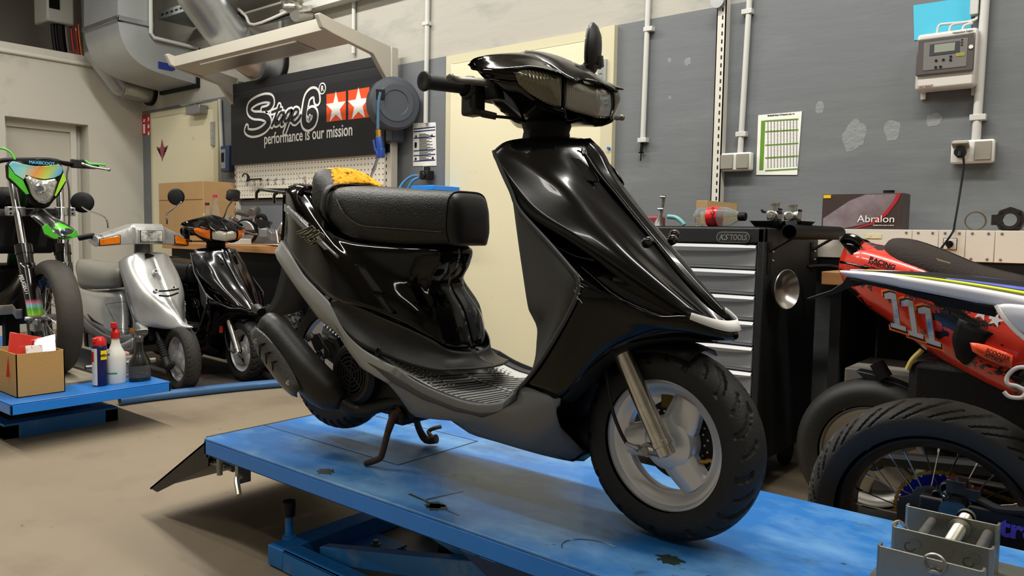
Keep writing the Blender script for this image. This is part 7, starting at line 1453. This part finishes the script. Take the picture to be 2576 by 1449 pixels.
# things on the raceway
a, b = PY(2066, 572, 3.47), PY(2268, 572, 3.47); hz = PY(2150, 487, 3.47).z
o = root('abrasive_box', Vector(((a.x + b.x) / 2, 3.55, zr1)), 'dark printed sanding disc box with red swoosh standing on the raceway', 'box')
AB = mat('box_dark_brown', '3f3432', .4); g = G(); g.box((a.x, 3.47, zr1), (b.x, 3.60, hz)); build('carton', g, AB, o, bevel=.002)
x0_, x1_, z0_, z1_ = a.x, b.x, zr1, hz; W_, H_ = x1_ - x0_, z1_ - z0_
def arc(cu, cv, ru, rv, a0, a1, n=24): return [Vector((x0_ + W_ * (cu + ru * math.cos(a0 + (a1 - a0) * i / n)), 3.469, z0_ + H_ * (cv + rv * math.sin(a0 + (a1 - a0) * i / n)))) for i in range(n + 1)]
def clipq(pts): return [Vector((min(max(p.x, x0_ + .001), x1_ - .001), p.y, min(max(p.z, z0_ + .001), z1_ - .001))) for p in pts]
g = G(); pts = [(0.02, .02), (.30, .03), (.60, .16), (.80, .42), (.92, .78), (.96, .97), (.55, .97), (.35, .8), (.15, .5), (.02, .3)]; g.prism([Vector((x0_ + W_ * u, 3.469, z0_ + H_ * v)) for u, v in pts], (0, .0008, 0)); build('printed_disc', g, mat('print_grey_disc', '8a8086', .4, col2='5e4a4c', thr=(.35, .75), vs=6), o, smooth=False)
g = G(); o1 = [(.45, .02), (.66, .14), (.82, .40), (.93, .75), (.975, .98), (.925, .98), (.88, .74), (.77, .42), (.62, .17), (.40, .02)]
for i in range(4): q = [o1[i], o1[i + 1], o1[8 - i], o1[9 - i]]; g.prism([Vector((x0_ + W_ * u, 3.4682, z0_ + H_ * v)) for u, v in q], (0, .0008, 0))
build('red_swoosh', g, mat('swoosh_red', 'a82830', .4), o, smooth=False)
fit_text('Abralon', Vector((x0_ + W_ * .46, 3.467, z0_ + H_ * .20)), Vector((x0_ + W_ * .91, 3.467, z0_ + H_ * .20)), .042, 'box_lettering', WHI, o); fit_text('Quality from start to finish', Vector((x0_ + W_ * .66, 3.467, z0_ + H_ * .10)), Vector((x0_ + W_ * .91, 3.467, z0_ + H_ * .10)), .008, 'box_slogan', WHI, o)
g = G(); g.box((x0_ + .004, 3.468, z1_ - .018), (x0_ + .035, 3.470, z1_ - .004)); build('yellow_tag', g, mat('tag_yellow', 'e8b820', .4), o)
g = G(); c = PY(2236, 485, 3.53); g.cyl((c.x, 3.53, hz), (c.x, 3.53, hz + .014), .022, 24); mtag('round_puck', g, PLD, 'round black puck lying on top of the printed sanding disc box', 'puck')
c = PY(2454, 552, 3.53); g = G(); c.z = zr1 + .037; g.lathe([(.0375, -.02), (.0375, .02), (.0335, .02), (.0335, -.02), (.0375, -.02)], c, d=(.2, -1, 0), n=40); mtag('metal_ring', g, mat('ring_bronze', '7d6a4a', .4, metal=.8), 'bronze coloured metal ring standing on the raceway', 'ring')
c = PY(2543, 547, 3.53); c.z = zr1 + .042; g = G(); g.lathe([(.030, -.03), (.050, -.03), (.050, .03), (.030, .03), (.030, -.03)], c, d=(0, -1, 0), n=8); g.lathe([(.024, .028), (.036, .028), (.036, .034), (.024, .034)], c, d=(0, -1, 0), n=28)
g.box((c.x - .062, c.y - .02, c.z - .02), (c.x - .045, c.y + .02, c.z + .02)); [g.cyl(c + Vector((math.cos(q) * .041, -.031, math.sin(q) * .041)), c + Vector((math.cos(q) * .041, -.037, math.sin(q) * .041)), .004, 8) for q in (.78, 2.35, 3.9, 5.5)]; mtag('engine_cylinder', g, mat('cylinder_brown_black', '2e2826', .5, metal=.5, bump=.3, bs=150), 'dark engine cylinder with bolt holes standing at the right end of the raceway', 'engine cylinder')
# dark bits on the bench + box on the floor behind
g = G(); c = PY(2062, 664, 3.2); g.tube([Vector((c.x - .03, 3.15, .88)), Vector((c.x + .02, 3.2, .885)), Vector((c.x + .08, 3.2, .88))], .009, 8, smooth=3); mtag('black_strap', g, PLD, 'short black strap lying on the right bench beside the cabinet', 'strap')
o = root('storage_crate', (-.62, 3.0, 0), 'grey steel crate on the floor under the right bench', 'crate'); a = PY(2125, 925, 2.95); b = PY(2235, 905, 2.95); g = G(); g.box((a.x, 2.95, 0), (b.x + .1, 3.3, a.z)); 
rb_body = [c_ for c_ in rb.children if c_.name.startswith('cabinet_body')]
for c_ in rb_body: bpy.data.objects.remove(c_)
build('crate_body', g, mat('crate_grey', '77726c', .55, bump=.2, bs=30), o, bevel=.004)
for x_ in (-.895, .2, 1.55): g = G(); g.box((x_ - .02, 3.1, 0), (x_ + .02, YW - .05, .82)); build('side_panel', g, mat('bench_side_dark', '232325', .6), rb)
g = G(); g.box((xT + .2, YW - .03, .1), (1.55, YW - .01, .82)); build('back_panel', g, mat('bench_side_dark', '232325', .6), rb)
# ---------- red race scooter bike (far)
YR = 2.80; R_F = Fr((-.5, YR, 0), 0)
rd = root('motorcycle', (-.3, YR, 0), 'red black and white race bike tail with number 111 and brown seat, right edge', 'motorcycle')
SPL = mat('race_red_splatter', 'd23420', .3, coat=.8); stains(SPL, [(9, .555, .567, '121010', (1, 1, 1.4)), (30, .70, .71, '161212', (1, 1, 1)), (13, .68, .69, 'e6e0dc', (1, 1, 1.6))])
TAILM = SPL
def rp(rows, m, name, su=3, sv=3, mirror=True, par=rd, **k): return build(name, patch(R_F, rows, su, sv, mirror=mirror), m, par, solid=.004, ang=60, **k)
rp([
 [(2128, 604, .02), (2122, 625, .05), (2112, 655, .06), (2112, 685, .05), (2130, 725, .03), (2150, 745, .0)],
 [(2165, 608, .03), (2165, 630, .09), (2165, 665, .11), (2165, 700, .10), (2165, 745, .075), (2172, 765, .03)],
 [(2225, 620, .04), (2222, 640, .10), (2222, 675, .13), (2222, 720, .125), (2222, 775, .10), (2225, 800, .04)],
 [(2300, 640, .05), (2300, 668, .12), (2295, 710, .145), (2290, 760, .14), (2285, 820, .115), (2285, 845, .05)],
 [(2400, 680, .06), (2398, 705, .13), (2390, 750, .155), (2375, 810, .15), (2360, 875, .125), (2355, 900, .06)],
 [(2500, 720, .06), (2498, 745, .135), (2480, 800, .16), (2460, 860, .155), (2440, 925, .13), (2435, 952, .06)],
 [(2640, 770, .06), (2640, 800, .135), (2625, 860, .16), (2605, 930, .155), (2585, 1000, .13), (2580, 1020, .06)],
], SPL, 'tail_cover', 3, 3)
rp([[(2110, 596, .0), (2112, 600, .05), (2116, 612, .07), (2140, 640, .085)], [(2135, 592, .0), (2137, 597, .055), (2150, 615, .08), (2160, 640, .09)], [(2162, 600, .0), (2163, 604, .05), (2168, 620, .075), (2168, 636, .088)]], BLK, 'tail_lamp_cowl')
g = G(); g.tube([R_F.P(2118, 608, .07), R_F.P(2130, 596, .075), R_F.P(2152, 600, .08), R_F.P(2168, 612, .085)], .012, 10, smooth=4); build('grab_handle', g, BLK, rd)
rp([[(2112, 655, .062), (2112, 680, .055)], [(2165, 668, .113), (2170, 690, .106)], [(2200, 672, .125), (2205, 690, .12)]], BLK, 'tail_side_black')
# brown seat
SEB = mat('seat_brown_black', '2a201c', .85, bump=.6, bs=140)
rp([
 [(2222, 622, .03), (2222, 628, .06), (2226, 640, .08), (2235, 655, .09)],
 [(2245, 600, .02), (2245, 612, .08), (2250, 640, .105), (2265, 668, .115)],
 [(2300, 604, .02), (2300, 620, .09), (2305, 655, .12), (2325, 690, .125)],
 [(2380, 632, .02), (2380, 648, .10), (2385, 685, .13), (2400, 715, .13)],
 [(2470, 668, .02), (2470, 684, .10), (2475, 710, .125), (2490, 730, .125)],
 [(2600, 700, .02), (2600, 714, .09), (2605, 728, .11), (2610, 745, .11)],
], SEB, 'seat')
g = G(); c = R_F.P(2372, 655, .112); g.prism([c + Vector((x, -.004, z)) for x, z in ((-.02, .006), (0, .0), (.02, -.006), (.022, -.012), (.004, -.008), (-.012, -.002))], (0, .006, 0)); build('seat_tear', g, mat('foam_beige', 'a8946c', .9), rd)
# big 111
def onR(px, py, t=.155): return R_F.P(px, py, t) - EY * .004
def one(px, w0, m, name, k=0, grow=0):
    # upright outline of a blocky 1, sheared along the tail
    sh = [(-.5, .5), (-.18, .62), (.12, .62), (.12, -.5), (.38, -.5), (.38, -.66), (-.38, -.66), (-.38, -.5), (-.16, -.5), (-.16, .38), (-.5, .32)]
    base = [(x * (1 + grow * .9), z * (1 + grow * .6)) for x, z in sh]; g = G()
    A = onR(px, 781 + (px - 2255) * .44, .148 + k * .001); A.y -= k * .0012
    ux = Vector((.052, -.005, -.012)); uz = Vector((-.016, .0, .088))
    g.prism([A + ux * x * 1.15 + uz * z * 1.0 for x, z in base], (0, .001, 0)); return build(name, g, m, rd, smooth=False)
for i, px in enumerate((2255, 2298, 2341)):
    one(px, 0, mat('number_orange', 'e8641c', .4), 'number_border', 0, .34); one(px, 0, INK, 'number_shadow', 1, .17); one(px, 0, mat('number_brushed', 'a9a9ac', .3, metal=.4, col2='3a6fa8', thr=(.5, .6), vs=10), 'number_digit', 2, 0)
def rtext(txt, a, b, h, m, name, t0=.14, t1=.14, bold=.01, shear=0, d=.006): A = R_F.P(*a, t0) - EY * d; B = R_F.P(*b, t1) - EY * d; u = (B - A).normalized(); up = (Vector((-u.z, 0, u.x))).normalized(); up = up if up.z > 0 else -up; return fit_text(txt, A, B, h, name, m, rd, bold=bold, shear=shear, up=up)
rtext('RACING', (2188, 655), (2252, 678), .020, INK, 'tail_lettering', .125, .135, .04, d=.010); rtext('APPROVED', (2184, 662), (2248, 684), .014, INK, 'tail_lettering', .125, .135, .04, d=.010); rtext('FOR COMPETITION ONLY', (2176, 668), (2238, 690), .008, INK, 'tail_lettering', .125, .135, .02, d=.010)
rtext('performance is our mission', (2278, 744), (2484, 828), .019, INK, 'tail_slogan', .150, .160, .03, d=.010)
rtext('SCOOTER', (2480, 884), (2540, 908), .017, INK, 'sponsor_lettering', .170, .169, .03, d=.006); rtext('ATTACK', (2476, 896), (2522, 915), .017, INK, 'sponsor_lettering', .170, .169, .03, d=.006)
rtext('S6', (2530, 975), (2600, 1000), .075, mat('logo_grey', 'b9b9b9', .4), 'side_logo', .158, .158, .05, .3, d=.014) if False else None
rp([[(2440, 862, .170), (2446, 884, .168)], [(2480, 868, .170), (2482, 904, .168)], [(2548, 894, .169), (2545, 928, .168)]], mat('sponsor_orange', 'e0481c', .35, coat=.6), 'sponsor_patch', 2, 2, mirror=False)
rp([[(2412, 800, .162), (2395, 850, .158), (2405, 900, .150)], [(2450, 818, .166), (2425, 865, .164), (2432, 918, .150)], [(2500, 840, .166), (2480, 856, .165), (2470, 880, .164)]], PLD, 'side_intake', 3, 3, mirror=False)
for px, py in ((2470, 788), (2505, 805)): g = G(); star(R_F.P(px, py, .166) - EY * .006, .022, g, Vector((0, .001, 0)), rot=-.3); build('star', g, WHI, rd, smooth=False)
g = G(); c0 = R_F.P(2555, 965, .165) - EY * .006; g.tube([R_F.P(px, py, .168) for px, py in ((2600, 925), (2560, 925), (2535, 945), (2535, 965), (2560, 972), (2580, 985), (2570, 1000), (2540, 998), (2525, 985))], .006, 6, smooth=4, ov=(1, .3)); build('script_logo', g, mat('logo_grey', 'c4c4c4', .4), rd)
# under structure, rear shock and wheel
g = G(); g.box((-.55, YR - .1, .35), (-.1, YR + .1, .62)); g.box((-.2, YR - .12, .2), (.5, YR + .12, .6)); build('engine', g, IRON, rd, bevel=.03)
WRd = Vector((PY(2192, 1136, YR - .05).x, YR, .262))
tyre(rd, WRd, .262, .13, .172, (0, -1, 0), n=120, mat_=mat('slick_dark', '1a1917', .6, bump=.2, bs=60)); rimset(rd, WRd, 0, .170, .05, mat('rim_cast_grey', '8d8a84', .35, metal=.8)); spoke3(rd, WRd, Vector((0, -1, 0)), EX, .138, [100, 172, 244, 316, 28], mat('rim_cast_grey', '8d8a84', .35, metal=.8), .03)
g = G(); g.lathe([(.0001, .05), (.04, .05), (.05, .04), (.05, -.04), (.0001, -.05)], WRd, d=(0, -1, 0), n=30); build('hub', g, IRON, rd)
g = G(); pp_ = [R_F.P(*q, .03) for q in ((2150, 932), (2200, 942), (2260, 965), (2330, 995), (2345, 1010), (2300, 1010), (2230, 985), (2175, 955))]; g.prism(pp_, (0, .07, 0)); build('hugger_fender', g, PLA, rd, bevel=.004)
g = G(); g.tube([R_F.P(2205, 912, .03), R_F.P(2228, 950, .03)], .024, 14); build('tail_pipe', g, PLD, rd)
g = G(); g.tube([R_F.P(2320, 880, .1), R_F.P(2295, 905, .1), R_F.P(2282, 930, .1)], .008, 8, smooth=3); build('yellow_hose', g, mat('hose_straw', 'b8a45c', .4), rd)
g = G(); g.tube([Vector((WRd.x, YR - .09, .27)), Vector((-.1, YR - .1, .33))], .025, 10); build('swingarm', g, PLD, rd)
g = G(); g.box((.35, YR - .08, 0), (.5, YR + .08, .3)); build('centre_stand', g, IRON, rd)
# ---------- near race bike: spoked rear wheel, white tail
YN = 2.1; N_F = Fr((-.345, YN, 0), 0); WN = Vector((-.345, YN, .305))
nb = root('motorcycle', (-.1, YN, 0), 'race bike with spoked wheel, blue sprocket and white yellow tail directly behind the lift', 'motorcycle')
def gr_sweep(N=17):
    def f(t, s):
        a = abs(s)
        if a < .06 or a > .9: return 0
        ph = t * N / 6.2832 + (.5 if s > 0 else 0) - 1.25 * a ** 1.6 ; x = ph % 1
        if abs(x - .3) < .06: return 1
        if a > .35 and abs(x - .72) < .05 and a < .85: return 1
        return 0
    return f
tyre(nb, WN, .305, .150, .222, (0, -1, 0), groove=gr_sweep(20), n=520, m=72, mat_=mat('tyre_rubber_sport', '2a2825', .6, bump=.25, bs=150), depth=.005)
spoked(nb, WN, Vector((0, -1, 0)), EX, .216, .058, .034, .05, mat('rim_black_matte', '08080a', .45), n=28, hub=PLD)
g = G(); nT = 42; pts = []
for i in range(nT * 2): q = i * math.pi / nT; r_ = .105 if i % 2 else .098; pts.append(Vector((math.cos(q) * r_, 0, math.sin(q) * r_)))
c = WN + EY * .062
inner = [Vector((math.cos(i * math.pi / nT) * .072, 0, math.sin(i * math.pi / nT) * .072)) for i in range(nT * 2)]
g.rings([[c + p for p in pts], [c + p + EY * .004 for p in pts], [c + p + EY * .004 for p in inner], [c + p for p in inner]], caps=False, loop=True)
for k in range(5): q = k * 1.2566; v = Vector((math.cos(q), 0, math.sin(q))); g.obox(c + v * .055 + EY * .002, v * .025, Vector((-v.z, 0, v.x)) * .010, EY * .002)
build('sprocket', g, mat('anodised_blue', '1c22b8', .35, metal=.6), nb, smooth=False)
pitch = .0127; path = []
for i in range(21): q = math.pi * 1.05 - i * .0127 / .106 * 1.0; path.append(c + Vector((math.cos(q) * .107, .002, math.sin(q) * .107)))
d_ = (path[-1] - path[-2]).normalized(); 
for i in range(14): path.append(path[-1] + Vector((1, 0, -.16)).normalized() * .0127)
g = G()
for i, (a, b) in enumerate(zip(path, path[1:])):
    for yy in ((-.004, .004) if i % 2 else (-.0028, .0028)): dv = (b - a).normalized(); n_ = Vector((-dv.z, 0, dv.x)); g.prism([a - dv * .004 + n_ * .003 + EY * yy, a + n_ * .0048 + EY * yy, (a + b) / 2 + n_ * .003 + EY * yy, b + n_ * .0048 + EY * yy, b + dv * .004 + n_ * .003 + EY * yy, b + dv * .004 - n_ * .003 + EY * yy, b - n_ * .0048 + EY * yy, (a + b) / 2 - n_ * .003 + EY * yy, a - n_ * .0048 + EY * yy, a - dv * .004 - n_ * .003 + EY * yy], (0, .001, 0))
    g.cyl(a - EY * .006, a + EY * .006, .0022, 8)
build('chain', g, GOLD, nb, smooth=False)['kind'] = 'stuff'
# disc carrier, caliper, axle nut, spring seat
DG = mat('disc_dark_grey', '4a4948', .4, metal=.7); cb = WN - EY * .058
g = G(); pts = []
for i in range(48): q = i * 6.2832 / 48; r_ = .078 + .004 * math.sin(q * 12); pts.append(cb + Vector((math.cos(q) * r_, 0, math.sin(q) * r_)))
inn2 = [cb + (p - cb) * .62 for p in pts]; g.rings([pts, [p + EY * .004 for p in pts], [p + EY * .004 for p in inn2], inn2], caps=False, loop=True); build('brake_disc', g, DG, nb, smooth=False)
def N_(px, py, t): return N_F.P(px, py, t)
g = G(); pp_ = [N_(*q, .075) for q in ((2262, 1250), (2290, 1245), (2305, 1225), (2340, 1222), (2360, 1232), (2350, 1255), (2330, 1262), (2300, 1290), (2280, 1320), (2255, 1310), (2256, 1275))]; g.prism(pp_, (0, .006, 0)); build('caliper_bracket', g, DG, nb, bevel=.001)
g = G(); c = N_(2383, 1228, .10); g.lathe([(.016, -.015), (.016, .012), (.011, .013), (.011, 0)], c, d=(0, -1, 0), n=18); c = N_(2357, 1243, .10); g.lathe([(.011, -.01), (.011, .010), (.008, .011), (.008, 0)], c, d=(0, -1, 0), n=16); g.obox(N_(2408, 1222, .095), EX * .02, EY * .02, EZ * .016); g.obox(N_(2438, 1240, .095), EX * .025, EY * .018, EZ * .014); build('brake_caliper', g, mat('caliper_black', '151516', .3, coat=.5), nb, bevel=.004)
g = G(); g.prism([N_(*q, .105) for q in ((2365, 1240), (2392, 1225), (2408, 1238), (2370, 1256))], (0, -.003, 0)); build('caliper_plate', g, ALU, nb)
c = N_(2408, 1275, .09); g = G(); g.lathe([(.055, -.02), (.056, 0), (.05, .008), (.034, .022), (.030, .05), (.0001, .05)], c, d=(0, -1, 0), n=36); build('axle_cone', g, mat('cone_gloss_black', '0a0a0b', .15, coat=1), nb)
g = G(); g.tube([N_(2450, 1250, .10), N_(2480, 1266, .11), N_(2520, 1282, .12), N_(2620, 1288, .13)], .010, 10, smooth=4); build('brake_hose', g, RUBD, nb)
g = G(); g.box((WN.x - .02, YN - .12, .285), (.6, YN - .085, .40)); g.box((WN.x - .02, YN + .085, .285), (.6, YN + .12, .40)); build('swingarm', g, PLA, nb, bevel=.006)
a = N_(2512, 1345, .125); g = textg('tr8', .06, Vector((a.x, YN - .1225, .348)), EX, EZ, .001, bold=.002); build('swingarm_lettering', g, mat('print_violet', '5a4ae0', .4), nb, smooth=False)
g = G(); g.cyl((WN.x, YN - .13, .305), (WN.x, YN + .13, .305), .010, 14); build('rear_axle', g, STE, nb)
WH2 = mat('white_grey_plastic', 'd4d4dc', .45)
def npatch(rows, m, name, mirror=True, **k): return build(name, patch(N_F, rows, 3, 3, mirror=mirror), m, nb, solid=.004, ang=50, **k)
npatch([[(2113, 680, .045), (2114, 686, .05), (2126, 694, .05)], [(2200, 684, .07), (2200, 692, .085), (2210, 712, .08)], [(2300, 694, .09), (2300, 706, .11), (2310, 732, .105)], [(2400, 706, .10), (2400, 722, .125), (2410, 752, .12)], [(2500, 722, .11), (2500, 740, .135), (2505, 772, .13)], [(2620, 742, .12), (2620, 765, .145), (2620, 800, .14)]], WH2, 'tail_panel')
npatch([[(2145, 681, .05), (2145, 683, .052)], [(2300, 693, .095), (2300, 695, .10)], [(2400, 705, .108), (2400, 708, .115)], [(2500, 720, .118), (2500, 724, .125)], [(2620, 740, .127), (2620, 745, .135)]], mat('acid_yellow', 'd8e020', .35, coat=.5), 'yellow_stripe')
npatch([[(2380, 699, .095), (2380, 700, .10)], [(2450, 706, .10), (2450, 709, .11)], [(2620, 728, .11), (2620, 737, .125)]], mat('violet_blue', '5560c0', .4), 'blue_stripe')
npatch([[(2506, 768, .145), (2520, 800, .15), (2545, 830, .145)], [(2540, 764, .155), (2560, 800, .165), (2590, 850, .155)], [(2640, 775, .165), (2650, 820, .17), (2680, 880, .16)]], WH2, 'side_panel')
g = G(); g.tube([N_(2506, 768, .15), N_(2530, 805, .155), N_(2576, 850, .155), N_(2640, 890, .155)], .005, 8, smooth=4); build('panel_edge', g, WHI, nb)
npatch([[(2140, 700, .052), (2140, 706, .05)], [(2230, 714, .083), (2235, 726, .08)], [(2320, 732, .10), (2325, 752, .095)], [(2420, 752, .115), (2430, 780, .11)], [(2508, 770, .13), (2505, 796, .125)]], PLD, 'lower_tail')
npatch([[(2150, 683, .05), (2160, 680, 0)], [(2300, 693, .09), (2330, 684, 0)], [(2400, 703, .10), (2440, 694, 0)], [(2620, 738, .12), (2680, 720, 0)]], PLD, 'tail_top')
g = G(); g.prism([N_(*q, .05) for q in ((2028, 752), (2032, 749), (2090, 730), (2118, 712), (2128, 696), (2180, 700), (2230, 716), (2180, 716), (2140, 722), (2100, 738), (2040, 753))], (0, .006, 0)); build('winglet', g, PLA, nb, bevel=.002)
g = G(); g.box((-.15, YN - .09, .4), (.7, YN + .09, .75)); build('engine', g, IRON, nb, bevel=.03)
g = G(); g.tube([Vector((-.02, YN, .80)), Vector((.05, YN, .5)), Vector((.08, YN, .33))], .03, 12); build('rear_shock', g, IRON, nb)
WN2 = WN + EX * 1.3; tyre(nb, WN2, .30, .12, .222, (0, -1, 0), n=60); g = G(); g.lathe([(.225, .03), (.225, -.03), (.2, -.03), (.2, .03), (.225, .03)], WN2, d=(0, -1, 0), n=40); build('rim', g, PLD, nb)
# ---------- wheel vise on the front end of the lift
vz = LZ; V = root('wheel_vise', (-.24, 1.56, LZ), 'galvanised steel front wheel vise with three jaw plates on the front end of the lift', 'wheel vise')
VS = mat('vise_galvanised', '8d8d84', .38, metal=.75, bump=.25, bs=40, var=.12, vs=8); stains(VS, [(6, .6, .75, '5e5a50', (1, 1, 1)), (40, .72, .76, '4a463e', (1, 1, 1))])
for k, (a, b, y) in enumerate(((PY(2277, 1270, 1.70), PY(2515, 1325, 1.70), 1.70), (PY(2242, 1322, 1.55), PY(2500, 1385, 1.55), 1.55), (PY(2205, 1375, 1.42), PY(2477, 1436, 1.42), 1.42))):
    zt3 = (a.z + b.z) / 2; g = G(); th = .005
    def U(off): return [Vector((a.x - off, y + .022, 0)), Vector((a.x - off, y + .006 - off, 0)), Vector((a.x + .006, y - off, 0)), Vector((b.x - .006, y - off, 0)), Vector((b.x + off, y + .006 - off, 0)), Vector((b.x + off, y + .022, 0))]
    o1, i1 = U(0), U(-th); rg = []
    for z in (LZ, zt3): rg.append([Vector((p.x, p.y, z)) for p in o1 + i1[::-1]])
    g.rings(rg); jw = build('jaw_plate', g, VS, V, bevel=.001)
    if k == 2:
        g = G(); c = PY(2350, 1420, 1.415); g.lathe([(.017, -.002), (.019, 0), (.017, .002), (.0145, .002), (.0145, -.002), (.017, -.002)], c, d=(.1, -1, .2), n=28); g.tube([c + Vector((-.008, 0, -.014)), c + Vector((.0, -.006, -.012)), c + Vector((.008, 0, -.014))], .005, 8); build('ring', g, STE, jw)
    if k == 1:
        for px, py in ((2288, 1376), (2436, 1415)): g = G(); c = PY(px, py, 1.549); g.lathe([(.0085, 0), (.0085, .0008), (.0078, .0008), (.0078, 0), (.0085, 0)], c, d=(0, -1, 0), n=24); build('weld_mark', g, IRON, jw)
for x_ in (PY(2318, 1340, 1.60).x, PY(2465, 1378, 1.60).x): g = G(); g.cyl((x_, 1.548, .437), (x_, 1.715, .437), .0085, 20); build('guide_rod', g, STE, V)
x_ = PY(2392, 1350, 1.60).x; g = G(); pr = []; n_ = 42
for i in range(n_ * 2): pr.append((.0105 if i % 2 else .0125, i * .0027))
g.lathe([(.0001, 0)] + pr + [(.0001, n_ * .0054)], (x_, 1.549, .437), ax='y', n=20); build('threaded_spindle', g, mat('spindle_steel', 'a8a498', .3, metal=.9), V)
g = G(); g.lathe([(.019, -.003), (.019, .003), (.0001, .003)], (x_, 1.69, .437), d=(0, -1, 0), n=28); g.lathe([(.017, 0), (.017, .014), (.0001, .014)], (x_, 1.76, .437), ax='y', n=24); build('spindle_collar', g, VS, V)
g = G(); g.box((-.36, 1.40, LZ), (-.10, 1.78, LZ + .008)); build('base_plate', g, VS, V)
g = G(); c = PY(2262, 1325, 1.60); g.tube([c + Vector((-.012, 0, 0)), c + Vector((0, 0, .01)), c + Vector((.012, 0, 0)), c + Vector((.02, 0, -.012))], .004, 8, smooth=3); build('spring_clip', g, CHR, V)
